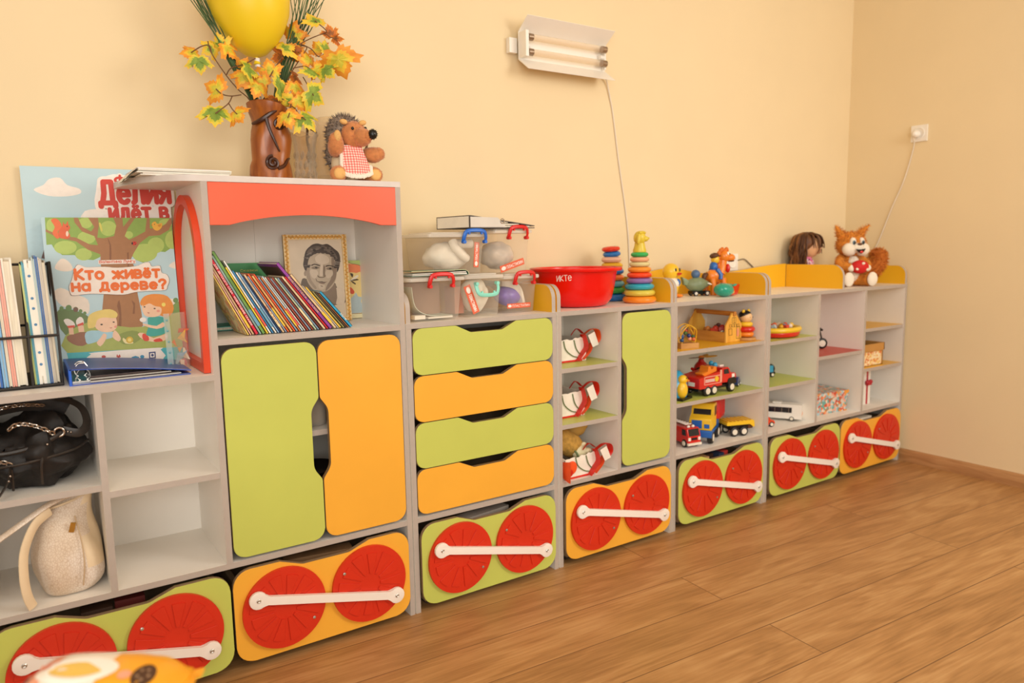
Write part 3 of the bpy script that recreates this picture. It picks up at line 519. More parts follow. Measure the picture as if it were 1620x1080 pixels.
ART_CLOUD = ([('#f2e8dc', '277 5060 317 5106 419 5150 512 5197 566 5255 611 5317 667 5365 749 5397 844 5415 927 5407 982 5356 1026 5280 1084 5214 1179 5178 1289 5153 1369 5123 1408 5080 1417 5032 1388 4990 1309 4954 1191 4923 1059 4902 910 4891 748 4890 600 4905 462 4947 338 5005'),('#f2e8dc', '1369 4386 1460 4503 1578 4542 1681 4558 1739 4560 1782 4539 1860 4526 2004 4527 2185 4535 2355 4567 2491 4649 2615 4754 2750 4815 2908 4783 3079 4704 3252 4648 3442 4661 3636 4699 3783 4692 3857 4621 3884 4506 3892 4335 3983 4053 4055 3712 3832 3471 3040 3385 2008 3400 1299 3508 1133 3764 1238 4114'),('#f5ece4', '1781 5067 1796 5164 1813 5255 1863 5339 1961 5424 2094 5504 2245 5555 2400 5558 2576 5532 2802 5507 3146 5520 3547 5534 3838 5474 3940 5264 3924 4979 3842 4764 3686 4686 3466 4679 3255 4684 3091 4691 2934 4709 2743 4710 2468 4668 2161 4609 1925 4582 1804 4603 1750 4655 1725 4728 1724 4829 1751 4952'),('#b8d3da', '-69 3920 484 4182 401 3190 -48 3200'),('#6a4a40', '299 3192 448 3620 455 3155')],
 [('Делия',(0.1876,0.473),(0.3697,0.479),0.0597, '#cf3a26',0.024),('идёт в',(0.2095,0.4241),(0.3621,0.4291),0.0412, '#cf3a26',0.026),('Филипа',(0.2283,0.525),(0.3712,0.5201),0.0273, '#cf3a26',0.024)])
ART_FACE = ([('#6e6052', '503 1351 544 1435 607 1448 686 1416 787 1318 905 1174 1020 1069 1124 1039 1225 1048 1322 1076 1424 1134 1522 1212 1598 1253 1632 1224 1644 1159 1674 1102 1752 1086 1847 1078 1912 1027 1972 881 2000 691 1877 561 1464 523 914 546 521 639 412 853 446 1138'),('#d8c4ac', '1597 958 1613 1031 1635 1079 1674 1102 1752 1108 1847 1089 1912 1027 1931 883 1919 695 1877 561 1781 518 1656 528 1568 579 1551 687 1572 835'),('#8d7a68', '1022 1090 1132 1122 1281 1101 1411 1093 1502 1151 1572 1222 1617 1210 1647 1030 1651 767 1590 577 1406 523 1159 543 985 612 937 756 960 949'),('#4c4038', '626 1994 640 2058 656 2132 674 2198 691 2251 710 2297 737 2341 778 2385 827 2427 873 2462 910 2490 945 2511 984 2527 1031 2538 1083 2545 1134 2545 1183 2535 1232 2518 1281 2508 1333 2513 1385 2525 1434 2527 1478 2513 1519 2490 1559 2462 1601 2430 1642 2392 1682 2356 1723 2325 1763 2296 1796 2259 1821 2210 1840 2153 1849 2089 1847 2015 1835 1934 1820 1858 1805 1789 1785 1726 1762 1669 1731 1625 1697 1588 1664 1546 1636 1488 1610 1425 1586 1380 1559 1345 1533 1329 1520 1383 1557 1564 1606 1816 1568 2012 1358 2110 1064 2152 847 2133 783 2017 791 1839 793 1701 758 1641 716 1620 681 1622 658 1649 642 1698 628 1747 615 1789 604 1830 600 1871 604 1909 614 1947'),('#6d5f53', '752 2258 771 2301 814 2356 868 2400 935 2430 1012 2451 1085 2459 1159 2451 1227 2430 1252 2405 1205 2378 1116 2347 1031 2315 966 2277 906 2238 854 2215 806 2215 767 2231'),('#75675a', '1340 2434 1379 2438 1445 2420 1510 2390 1568 2349 1626 2297 1674 2240 1714 2168 1743 2091 1747 2049 1709 2070 1645 2126 1581 2179 1523 2215 1464 2249 1416 2287 1375 2340 1344 2398'),('#a08c78', '608 1624 627 1662 656 1697 677 1704 687 1662 690 1593 685 1539 667 1518 641 1513 621 1521 610 1547 604 1587'),('#bba890', '787 2031 813 2079 844 2117 891 2152 962 2190 1047 2225 1133 2247 1211 2251 1290 2243 1367 2225 1450 2199 1532 2163 1598 2116 1639 2053 1663 1980 1681 1904 1697 1830 1706 1754 1707 1671 1697 1575 1678 1473 1651 1378 1617 1294 1575 1218 1524 1151 1463 1091 1393 1039 1317 1003 1232 984 1141 981 1057 988 985 1005 921 1033 861 1077 801 1144 745 1227 704 1312 680 1393 671 1476 672 1560 687 1650 711 1742 735 1826 751 1902 766 1971'),('#8e7b69', '1577 2127 1606 2086 1641 1995 1670 1904 1688 1829 1700 1754 1700 1671 1689 1575 1668 1473 1634 1378 1584 1296 1522 1221 1459 1154 1389 1087 1318 1028 1274 1005 1271 1038 1296 1108 1330 1181 1375 1243 1430 1309 1477 1384 1507 1477 1529 1580 1543 1676 1545 1758 1539 1834 1539 1907 1546 1998 1559 2087'),('#a3907b', '743 1826 774 1865 807 1881 827 1865 819 1804 798 1711 786 1618 791 1535 805 1451 830 1368 881 1282 944 1197 982 1134 981 1094 955 1077 915 1095 856 1167 782 1274 725 1373 696 1446 683 1511 682 1581 694 1667 718 1758'),('#d3c0a8', '1015 2108 1064 2154 1138 2192 1215 2208 1298 2189 1383 2147 1444 2098 1472 2043 1474 1981 1453 1931 1403 1899 1329 1879 1254 1874 1178 1883 1102 1907 1045 1942 1013 1992 1001 2054'),('#cfbca4', '814 1700 873 1718 959 1712 1026 1693 1055 1661 1064 1615 1059 1567 1037 1513 1001 1458 962 1425 920 1427 875 1452 840 1492 815 1559 801 1642'),('#cbb8a0', '1346 1662 1406 1685 1485 1691 1543 1676 1566 1631 1568 1566 1552 1508 1508 1463 1445 1425 1391 1409 1355 1421 1327 1454 1311 1496 1308 1551 1318 1615'),('#c9b69e', '1054 1234 1109 1243 1188 1229 1246 1205 1263 1167 1257 1117 1236 1080 1191 1060 1131 1053 1084 1066 1057 1116 1044 1186'),('#d2bfa7', '1177 1855 1204 1890 1233 1887 1252 1853 1258 1768 1255 1652 1247 1561 1237 1520 1223 1505 1204 1500 1173 1490 1139 1490 1120 1524 1128 1624 1152 1758'),('#86735f', '1262 1832 1283 1843 1307 1813 1321 1767 1317 1703 1303 1623 1295 1559 1303 1526 1317 1510 1322 1495 1309 1475 1286 1457 1265 1451 1248 1457 1233 1475 1227 1520 1232 1620 1245 1746'),('#77644f', '1055 1526 1069 1513 1087 1490 1116 1472 1166 1465 1226 1463 1265 1460 1271 1452 1257 1442 1231 1436 1189 1434 1135 1435 1092 1441 1066 1456 1051 1477 1042 1495 1040 1510 1045 1523'),('#473a30', '869 1864 895 1878 934 1892 978 1898 1027 1890 1082 1873 1124 1856 1148 1840 1160 1824 1163 1814 1159 1810 1146 1812 1121 1819 1078 1834 1024 1854 975 1865 935 1857 901 1841 877 1832 863 1838 860 1851'),('#473a30', '1336 1819 1362 1830 1401 1840 1447 1843 1505 1833 1570 1816 1618 1800 1639 1786 1642 1773 1626 1768 1584 1777 1522 1794 1465 1805 1418 1801 1375 1791 1345 1787 1329 1795 1326 1807'),('#8a7865', '862 1781 900 1798 958 1813 1014 1818 1066 1806 1115 1783 1138 1762 1119 1747 1075 1733 1028 1724 984 1723 938 1727 901 1734 875 1748 858 1765'),('#8a7865', '1352 1745 1383 1759 1433 1770 1485 1773 1542 1763 1601 1745 1634 1726 1624 1707 1587 1688 1543 1676 1493 1675 1436 1681 1391 1692 1364 1708 1348 1728'),('#332a24', '1068 1771 1065 1762 1057 1754 1045 1748 1031 1745 1016 1746 1002 1749 991 1756 985 1764 983 1773 986 1782 994 1790 1006 1796 1020 1799 1035 1798 1048 1795 1059 1788 1066 1780'),('#332a24', '1529 1725 1526 1716 1517 1708 1505 1702 1491 1699 1476 1700 1462 1704 1451 1710 1444 1718 1442 1728 1445 1737 1454 1745 1466 1751 1480 1753 1495 1753 1509 1749 1520 1743 1527 1734'),('#b9a893', '1054 1782 1053 1779 1051 1776 1048 1775 1044 1774 1041 1774 1037 1775 1035 1777 1033 1779 1033 1782 1033 1785 1035 1787 1038 1789 1042 1790 1046 1790 1049 1789 1052 1787 1053 1784'),('#5a483c', '982 1346 1004 1341 1044 1329 1082 1321 1112 1320 1140 1322 1168 1321 1196 1315 1223 1305 1253 1299 1295 1300 1341 1304 1362 1305 1341 1297 1296 1285 1251 1278 1216 1281 1180 1290 1145 1297 1108 1301 1071 1304 1039 1310 1010 1323 987 1337'),('#8d7764', '1060 1307 1110 1303 1188 1288 1251 1278 1285 1281 1303 1287 1306 1286 1290 1270 1260 1247 1226 1231 1191 1230 1153 1237 1120 1248 1087 1268 1060 1292'),('#8a7763', '997 1320 987 1344 977 1378 971 1404 973 1420 979 1429 988 1424 1000 1398 1015 1359 1023 1329 1019 1317 1008 1313'),('#6f5e50', '1115 1190 1139 1185 1176 1172 1199 1161 1194 1155 1174 1150 1155 1151 1137 1163 1119 1180'),('#83766a', '839 2186 820 2173 778 2169 737 2175 721 2188 739 2200 781 2204 822 2198'),('#6f6257', '750 1812 736 1793 704 1786 673 1795 662 1815 676 1835 708 1842 739 1833'),('#6f6257', '1412 2389 1397 2376 1363 2371 1331 2377 1318 2391 1333 2404 1366 2409 1399 2403'),('#5d5046', '1739 1861 1724 1838 1691 1829 1660 1840 1649 1863 1664 1886 1696 1895 1727 1884'),('#3f352e', '741 1826 724 1806 685 1799 648 1809 634 1829 651 1848 690 1856 727 1846'),('#83766a', '1833 1914 1812 1896 1765 1889 1720 1899 1702 1918 1723 1936 1769 1943 1815 1934'),('#5d5046', '1666 1780 1652 1766 1620 1761 1589 1768 1578 1783 1592 1797 1623 1802 1654 1795'),('#3f352e', '1714 1756 1697 1734 1658 1726 1620 1737 1606 1759 1623 1780 1662 1788 1700 1778'),('#6f6257', '1504 2372 1482 2353 1432 2345 1383 2354 1364 2375 1386 2394 1436 2402 1485 2392'),('#6f6257', '1820 1801 1800 1786 1754 1780 1709 1788 1691 1805 1711 1820 1757 1825 1802 1817'),('#6f6257', '1424 2338 1404 2315 1361 2306 1319 2316 1303 2340 1322 2363 1366 2372 1408 2362'),('#83766a', '909 2239 895 2219 866 2211 838 2220 827 2241 841 2262 870 2270 899 2261'),('#83766a', '1163 2362 1142 2350 1094 2346 1046 2352 1027 2364 1048 2376 1096 2381 1144 2375'),('#3f352e', '1538 2387 1519 2365 1477 2356 1437 2366 1421 2389 1440 2412 1482 2420 1522 2410'),('#5d5046', '907 2209 894 2190 865 2183 837 2192 826 2210 839 2229 869 2236 897 2228'),('#3f352e', '820 1829 806 1817 775 1813 745 1819 733 1831 747 1843 778 1847 808 1841'),('#83766a', '1762 1941 1745 1919 1707 1910 1670 1921 1657 1943 1674 1965 1712 1973 1748 1963'),('#5d5046', '1068 2409 1049 2387 1006 2378 965 2388 950 2411 969 2434 1011 2442 1053 2432'),('#6f6257', '1364 2456 1342 2439 1291 2433 1242 2441 1222 2458 1244 2475 1295 2481 1345 2473'),('#83766a', '906 2212 884 2197 833 2192 783 2199 763 2215 785 2230 836 2235 886 2228'),('#3f352e', '1054 2316 1037 2296 998 2289 960 2298 946 2317 963 2337 1002 2344 1040 2335'),('#5d5046', '1008 2385 989 2363 947 2354 907 2364 892 2387 910 2410 952 2419 993 2408'),('#3f352e', '817 1796 799 1781 757 1776 717 1783 701 1799 719 1814 761 1819 801 1812'),('#3f352e', '1047 2341 1032 2326 997 2320 963 2327 950 2343 966 2359 1000 2365 1034 2358'),('#6f6257', '1701 2129 1685 2115 1649 2110 1614 2117 1600 2132 1616 2146 1652 2151 1687 2144'),('#83766a', '1757 2053 1737 2041 1693 2036 1649 2043 1632 2056 1651 2069 1696 2073 1739 2067'),('#6f6257', '1574 2394 1556 2372 1517 2364 1479 2373 1465 2395 1483 2417 1522 2426 1559 2416'),('#83766a', '798 2082 782 2061 748 2054 716 2063 704 2084 719 2105 753 2112 786 2103'),('#6f6257', '738 1841 718 1826 670 1821 623 1829 605 1845 626 1860 673 1865 720 1857'),('#6f6257', '1732 2024 1715 2006 1676 2000 1638 2008 1623 2026 1641 2044 1680 2051 1717 2042'),('#3f352e', '1790 1978 1773 1962 1734 1956 1696 1964 1682 1981 1699 1998 1738 2003 1776 1996'),('#83766a', '1722 1869 1703 1846 1660 1838 1619 1849 1604 1873 1623 1896 1665 1904 1706 1894'),('#3f352e', '1667 2214 1648 2192 1606 2184 1566 2194 1551 2217 1569 2239 1611 2247 1652 2237'),('#5d5046', '1863 1952 1842 1940 1793 1936 1746 1943 1727 1956 1747 1967 1796 1971 1844 1965'),('#83766a', '1811 1860 1793 1848 1750 1844 1708 1851 1691 1863 1710 1875 1753 1879 1795 1872'),('#5d5046', '1709 2155 1691 2139 1649 2133 1609 2141 1593 2158 1612 2174 1653 2180 1693 2173'),('#3f352e', '1787 1820 1764 1802 1712 1796 1660 1805 1640 1824 1663 1842 1716 1848 1767 1839'),('#5d5046', '1728 2043 1710 2021 1668 2013 1627 2023 1612 2045 1631 2066 1673 2074 1713 2065'),('#6f6257', '753 2097 733 2086 686 2082 640 2088 622 2100 642 2111 689 2115 734 2109'),('#3f352e', '1611 2272 1596 2253 1561 2246 1528 2254 1515 2274 1531 2292 1565 2300 1599 2291'),('#5d5046', '1376 2383 1354 2363 1305 2355 1258 2365 1239 2386 1261 2406 1310 2414 1358 2405'),('#5d5046', '855 1848 835 1836 787 1832 740 1839 722 1852 742 1864 790 1868 837 1862'),('#3f352e', '1328 2386 1312 2369 1274 2363 1238 2371 1224 2387 1241 2403 1278 2409 1314 2402'),('#83766a', '950 2354 937 2336 906 2329 877 2337 866 2355 880 2373 910 2380 939 2372'),('#6f6257', '1689 2178 1676 2160 1647 2154 1618 2162 1608 2179 1621 2196 1650 2203 1679 2195'),('#5d5046', '1641 2332 1622 2315 1578 2309 1535 2317 1519 2334 1538 2351 1582 2357 1624 2349'),('#54483e', '927 2172 902 2149 848 2141 795 2152 775 2176 799 2198 853 2207 906 2196'),('#54483e', '1059 2232 1035 2209 980 2200 927 2211 906 2235 930 2258 985 2266 1038 2255'),('#54483e', '1211 2260 1186 2237 1131 2228 1078 2239 1057 2263 1081 2286 1136 2294 1190 2284'),('#54483e', '1360 2246 1336 2223 1280 2215 1226 2226 1206 2249 1230 2272 1285 2281 1340 2270'),('#54483e', '1510 2223 1486 2199 1430 2191 1375 2202 1355 2226 1379 2249 1435 2257 1489 2247'),('#54483e', '1657 2136 1632 2112 1576 2104 1521 2115 1500 2139 1524 2162 1581 2171 1635 2160')],
 [])
ART_MAP = ([('#ece0b4', '449 466 1508 403 1567 229 1553 -97 1499 -136 423 -74'),('#8a6a50', '517 1838 631 1968 781 1916 922 1854 1041 1840 1150 1815 1242 1775 1314 1724 1369 1657 1411 1561 1439 1424 1455 1258 1464 1083 1468 890 1466 687 1459 519 1451 407 1437 330 1412 267 1378 214 1332 175 1256 150 1137 143 989 149 842 157 687 101 533 46 435 176 414 671 448 1347'),('#ecd088', '516 1821 630 1949 781 1898 922 1837 1036 1824 1139 1801 1227 1762 1296 1710 1350 1643 1392 1548 1421 1415 1436 1255 1446 1083 1450 891 1448 688 1441 520 1433 411 1419 338 1394 280 1362 228 1318 191 1245 168 1130 161 986 167 842 174 689 119 535 65 436 192 415 678 448 1340'),('#ee8a5a', '516 1821 626 1847 780 1847 922 1837 1032 1825 1129 1803 1212 1768 1281 1709 1337 1636 1376 1576 1400 1539 1408 1515 1393 1506 1344 1520 1271 1550 1203 1568 1150 1561 1102 1542 1054 1532 1015 1539 976 1553 909 1564 777 1557 616 1546 503 1564 462 1640 468 1744'),('#b5c3c4', '460 686 550 714 673 685 778 669 843 695 890 734 930 772 966 812 995 851 1022 865 1044 835 1064 780 1090 736 1136 721 1188 717 1222 701 1218 665 1196 617 1186 563 1206 499 1239 428 1266 361 1295 296 1318 235 1288 190 1172 172 1005 171 842 174 688 160 537 150 436 192 401 341 414 542'),('#dd5a3c', '795 1029 807 1054 828 1063 855 1054 894 1016 938 960 966 910 963 874 943 845 918 829 885 826 846 836 817 862 801 913 794 979'),('#efe2c8', '838 1304 905 1355 1003 1419 1080 1461 1119 1463 1138 1443 1137 1417 1110 1389 1064 1355 1015 1325 962 1298 907 1274 865 1262 837 1264 822 1278'),('#4c4032', '849 1539 879 1535 922 1518 949 1494 948 1455 933 1409 915 1384 896 1399 876 1435 860 1469 849 1498 843 1525'),('#5c4c34', '896 1302 942 1316 1015 1331 1074 1336 1111 1327 1134 1308 1131 1292 1084 1282 1012 1274 953 1272 917 1278 893 1290'),('#5c4c34', '852 1304 900 1277 972 1227 1023 1186 1035 1162 1026 1147 1006 1145 972 1160 928 1189 892 1219 866 1254 847 1290')],
 [])
LEAVES = [(-0.021,0.19,1.739,0.0355,-95,1),(-0.009,0.15,1.706,0.0355,175,0),(0.027,0.18,1.753,0.0299,-120,3),(0.027,0.14,1.64,0.043,-60,1),(0.021,0.14,1.569,0.0467,190,0),(0.078,0.12,1.569,0.0355,160,1),(0.057,0.18,1.776,0.0318,-20,3),(0.076,0.17,1.756,0.0411,140,1),(0.116,0.12,1.696,0.043,110,0),(0.102,0.14,1.675,0.0374,-150,1),(0.135,0.12,1.647,0.0355,200,1),(0.18,0.14,1.709,0.0374,-10,1),(0.195,0.1,1.653,0.0448,60,0),(0.193,0.15,1.621,0.0299,200,2),(0.28,0.22,1.845,0.0411,10,1),(0.294,0.21,1.835,0.0299,70,1),(0.239,0.16,1.781,0.0374,60,3),(0.224,0.19,1.757,0.0318,-110,2),(0.266,0.2,1.779,0.0374,140,2),(0.294,0.22,1.8,0.028,40,1),(0.329,0.16,1.87,0.0411,-35,3),(0.379,0.17,1.846,0.028,-20,2),(0.395,0.16,1.827,0.0262,90,2),(0.346,0.18,1.799,0.0355,-30,1),(0.359,0.15,1.787,0.0411,0,0),(0.384,0.12,1.75,0.0654,150,1),(0.303,0.17,1.758,0.0374,-20,1),(0.306,0.14,1.715,0.043,-30,0),(0.329,0.16,1.729,0.0336,110,1),(0.271,0.19,1.703,0.0336,120,2),(0.244,0.12,1.657,0.0374,170,1),(0.289,0.09,1.638,0.0486,120,0),(0.249,0.1,1.618,0.0374,140,1),(0.222,0.11,1.617,0.0318,-130,3),(0.258,0.08,1.565,0.0467,140,0),(0.206,0.08,1.565,0.0392,170,1),(0.354,0.14,1.724,0.0374,150,0),(0.114,0.16,1.719,0.0262,30,1),(0.153,0.13,1.668,0.0336,-60,1)]
STEMS = [[(0.132,0.16,1.603),(0.089,0.15,1.647),(0.059,0.15,1.683),(0.024,0.15,1.738),(0.017,0.15,1.768)],[(0.024,0.15,1.738),(0.02,0.15,1.757),(0.001,0.16,1.754),(-0.023,0.18,1.739)],[(0.098,0.15,1.632),(0.067,0.14,1.624),(0.041,0.13,1.625),(0.025,0.13,1.638)],[(0.071,0.14,1.625),(0.057,0.13,1.602),(0.035,0.13,1.583),(0.02,0.13,1.571)],[(0.057,0.13,1.602),(0.064,0.12,1.584),(0.077,0.12,1.571)],[(0.061,0.15,1.683),(0.072,0.14,1.7),(0.108,0.14,1.715),(0.144,0.15,1.737)],[(0.172,0.16,1.607),(0.169,0.14,1.65),(0.176,0.13,1.685),(0.211,0.15,1.736),(0.238,0.17,1.772)],[(0.165,0.14,1.635),(0.142,0.13,1.61),(0.135,0.12,1.647)],[(0.206,0.17,1.611),(0.245,0.17,1.7),(0.283,0.17,1.759),(0.304,0.17,1.792),(0.285,0.17,1.8),(0.351,0.16,1.835),(0.371,0.15,1.826),(0.391,0.15,1.825)],[(0.351,0.16,1.835),(0.36,0.15,1.843),(0.325,0.15,1.867)],[(0.258,0.17,1.727),(0.291,0.15,1.732),(0.306,0.14,1.715)],[(0.285,0.17,1.8),(0.313,0.16,1.787),(0.332,0.15,1.765),(0.355,0.14,1.78)],[(0.21,0.16,1.61),(0.229,0.1,1.602),(0.24,0.08,1.578),(0.255,0.07,1.563)],[(0.221,0.1,1.601),(0.213,0.08,1.583),(0.203,0.07,1.565)],[(0.281,0.15,1.7),(0.281,0.12,1.676),(0.285,0.08,1.636)]]
GRASS_A = [[(0.138,0.17,1.605),(0.1,0.17,1.698),(0.056,0.18,1.79),(-0.002,0.2,1.887),(-0.023,0.2,1.921)],[(0.142,0.17,1.606),(0.104,0.17,1.699),(0.059,0.18,1.787),(0.008,0.2,1.885),(-0.013,0.2,1.922)],[(0.148,0.18,1.608),(0.093,0.18,1.714),(0.052,0.19,1.802),(0.021,0.21,1.893),(0.006,0.21,1.929)],[(0.152,0.18,1.608),(0.1,0.18,1.715),(0.059,0.19,1.807),(0.029,0.21,1.895),(0.018,0.21,1.931)],[(0.145,0.19,1.609),(0.091,0.2,1.725),(0.048,0.2,1.818),(0.018,0.22,1.895),(0.001,0.22,1.931)]]
GRASS_B = [[(0.201,0.18,1.612),(0.224,0.19,1.701),(0.242,0.2,1.75),(0.29,0.22,1.872),(0.293,0.23,1.942),(0.293,0.23,1.987)],[(0.205,0.18,1.613),(0.23,0.19,1.702),(0.25,0.2,1.762),(0.285,0.22,1.864),(0.313,0.23,1.945),(0.327,0.23,1.993)],[(0.209,0.18,1.613),(0.236,0.19,1.703),(0.258,0.2,1.763),(0.305,0.22,1.867),(0.333,0.23,1.949),(0.348,0.23,1.996)],[(0.212,0.18,1.613),(0.24,0.19,1.703),(0.266,0.2,1.764),(0.297,0.22,1.854),(0.321,0.23,1.947),(0.331,0.23,1.993)],[(0.214,0.18,1.613),(0.247,0.2,1.706),(0.27,0.2,1.768),(0.312,0.22,1.849),(0.353,0.24,1.954),(0.368,0.24,2.002)],[(0.206,0.19,1.614),(0.228,0.2,1.719),(0.25,0.21,1.775),(0.326,0.23,1.891),(0.375,0.24,1.958),(0.401,0.24,2.004)],[(0.21,0.19,1.615),(0.236,0.2,1.719),(0.266,0.21,1.785),(0.328,0.23,1.861),(0.373,0.24,1.954),(0.39,0.24,2.002)]]
# ---------------------------------------------------------------- pictures
def art_mat(c): return M('print_' + c[1:], c, .45, var=.03, scale=60)
def clip(p, w, h):
    for ax, lim, sg in ((0, 0, 1), (0, w, -1), (1, 0, 1), (1, h, -1)):
        o = []
        for i in range(len(p)):
            a, c = p[i - 1], p[i]; da, dc = sg * (a[ax] - lim), sg * (c[ax] - lim)
            if (da >= 0) != (dc >= 0):
                t = da / (da - dc); o.append((a[0] + t * (c[0] - a[0]), a[1] + t * (c[1] - a[1])))
            if dc >= 0: o.append(c)
        p = o
        if len(p) < 3: return []
    return p
def draw_art(b, data, th, org, w=1, h=1):
    """thin printed layers on a card that leans back by th; org = lower left corner of its face"""
    b.X = T(*org) @ Matrix.Rotation(-th, 4, 'X')
    shapes, texts = data
    for i, (c, s) in enumerate(shapes):
        q = [int(k) * 1e-4 for k in s.split()]
        p = clip(list(zip(q[0::2], q[1::2])), w, h)
        if p: b.flat(p, -.0004 - i * 2.2e-5, art_mat(c))
    y = -.0004 - len(shapes) * 2.2e-5
    return y
def _a(cx, cy, rx, ry, a0, a1, n=9): return [(cx + rx * math.cos(math.radians(a0 + (a1 - a0) * i / n)), cy + ry * math.sin(math.radians(a0 + (a1 - a0) * i / n))) for i in range(n + 1)]
GL = {'К': (.6, [[(0, 0), (0, 1)], [(.56, 1), (.05, .5), (.6, 0)]]), 'Д': (.76, [[(0, -.16), (0, 0), (.76, 0), (.76, -.16)], [(.1, 0), (.22, .45), (.25, 1), (.64, 1), (.64, 0)]]),
      'В': (.6, [[(0, 0), (0, 1), (.3, 1)] + _a(.32, .76, .22, .24, 90, -90) + [(0, .52)], [(.3, .52)] + _a(.32, .26, .28, .26, 90, -90) + [(0, 0)]]),
      'Л': (.62, [[(0, 0), (.1, .1), (.18, 1), (.62, 1), (.62, 0)]]), 'Ф': (.8, [[(.4, 0), (.4, 1)], _a(.4, .52, .4, .28, 0, 360, 16)]), 'П': (.6, [[(0, 0), (0, 1), (.6, 1), (.6, 0)]]),
      'С': (.62, [_a(.36, .5, .36, .5, 50, 310, 12)]), 'А': (.7, [[(0, 0), (.35, 1), (.7, 0)], [(.12, .33), (.58, .33)]]), 'Т': (.64, [[(0, 1), (.64, 1)], [(.32, 1), (.32, 0)]]),
      'И': (.6, [[(0, 1), (0, 0), (.6, 1), (.6, 0)]]), 'Н': (.6, [[(0, 0), (0, 1)], [(.6, 0), (.6, 1)], [(0, .5), (.6, .5)]]), 'Е': (.52, [[(.5, 1), (0, 1), (0, 0), (.52, 0)], [(0, .52), (.45, .52)]]),
      'Г': (.5, [[(0, 0), (0, 1), (.5, 1)]]), 'О': (.76, [_a(.38, .5, .38, .5, 0, 360, 18)]), 'М': (.76, [[(0, 0), (0, 1), (.38, .3), (.76, 1), (.76, 0)]]),
      'Я': (.56, [[(.56, 0), (.56, 1), (.28, 1)] + _a(.26, .75, .26, .25, 90, 270) + [(.56, .5)], [(.3, .5), (0, 0)]]), 'З': (.52, [_a(.22, .76, .26, .24, 150, -90), _a(.22, .26, .3, .26, 90, -150)]),
      'Б': (.56, [[(.5, 1), (0, 1), (0, 0), (.28, 0)] + _a(.28, .27, .27, .27, -90, 90) + [(0, .54)]]), 'Ш': (.8, [[(0, 1), (0, 0), (.8, 0), (.8, 1)], [(.4, 0), (.4, 1)]]),
      'а': (.54, [_a(.27, .35, .27, .35, 0, 360, 14), [(.54, .7), (.54, 0)]]), 'е': (.54, [[(.03, .37)] + _a(.27, .35, .27, .35, 3, 315, 12)]), 'о': (.58, [_a(.29, .35, .29, .35, 0, 360, 16)]),
      'р': (.54, [[(0, .7), (0, -.28)], _a(.27, .35, .27, .35, 0, 360, 14)]), 'у': (.54, [[(0, .7), (.27, .05)], [(.54, .7), (.22, -.28), (.05, -.28)]]), 'ж': (.84, [[(.42, 0), (.42, .7)], [(0, .7), (.42, .36), (.84, .7)], [(0, 0), (.42, .36), (.84, 0)]]),
      '?': (.5, [_a(.25, .74, .25, .26, 170, -60) + [(.25, .36), (.25, .27)], [(.25, 0), (.25, .001)]]), ' ': (.34, [])}
GL['ё'] = (.54, GL['е'][1] + [[(.14, .93), (.14, .931)], [(.4, .93), (.4, .931)]])
for a_, b_ in zip('квдлитнгмпшясз', 'КВДЛИТНГМПШЯСЗ'): GL[a_] = (GL[b_][0] * .86, [[(x * .86, z * .78) for x, z in st] for st in GL[b_][1]])
def tfit(b, body, p, q, h, m, y, off=.08, seg=7, base=None):
    """rounded brush lettering fitted from p to q with capital height h; off = half stroke width / height"""
    old = b.X; pen = 0; strokes = []
    for ch in body:
        wd, st = GL[ch]
        strokes += [[(pen + x, z) for x, z in s_] for s_ in st]; pen += wd + .08 + (base or off) * 2
    tw = pen - .08 - (base or off) * 2; L = math.hypot(q[0] - p[0], q[1] - p[1]); an = math.atan2(q[1] - p[1], q[0] - p[0])
    sx = L / tw
    b.X = old @ T(p[0], y, p[1]) @ Matrix.Rotation(-an, 4, 'Y')
    r = off * h; kk = 0
    for s_ in strokes:
        P = [(x * sx, z * h) for x, z in s_]
        for i, a in enumerate(P):
            b.flat([(a[0] + r * math.cos(2 * PI * k / seg), a[1] + r * math.sin(2 * PI * k / seg)) for k in range(seg)], -1.2e-6 * kk, m); kk += 1
            if i:
                c = P[i - 1]; d = V((a[0] - c[0], a[1] - c[1])); 
                if d.length < 1e-7: continue
                d.normalize(); nx, nz = -d.y * r, d.x * r
                b.flat([(c[0] + nx, c[1] + nz), (c[0] - nx, c[1] - nz), (a[0] - nx, a[1] - nz), (a[0] + nx, a[1] + nz)], -1.2e-6 * kk, m); kk += 1
    b.X = old
def tfit2(b, body, p, q, h, m, y, off, base): tfit(b, body, p, q, h, m, y, off, 12, base)
m_sky = M('poster_sky', '#bcd6dc', .45, var=.04, scale=4)
m_card = M('card_white', '#efe6da', .6)
def poster(label, data, th, org, w, h, bg, outline):
    b = MB(); b.X = T(*org) @ Matrix.Rotation(-th, 4, 'X')
    b.box(0, w, 0, .002, 0, h, m_card)
    b.flat([(0, 0), (w, 0), (w, h), (0, h)], -.0003, bg)
    y = draw_art(b, data, th, org, w, h)
    for body, p, q, hh, c, off in data[1]:
        if outline: tfit2(b, body, p, q, hh, art_mat('#f4e8dc'), y - .0002, .26, off * 3)
        tfit2(b, body, p, q, hh, art_mat(c), y - .0011, off * 5, off * 3)
    return b
b = poster('', ART_CLOUD, 0, (-.447, .360, .8608), .372, .57, m_sky, True)
b.top('poster', 'large pale blue poster against the wall with a cloud and red lettering', 'poster', (-.26, .361, .8608))
b = poster('', ART_TREE, math.atan2(.035, .43), (-.41, .30, .8608), .33, .432, m_sky, False)
b.top('poster', 'square poster of two children under a big tree with orange title', 'poster', (-.245, .301, .8608))

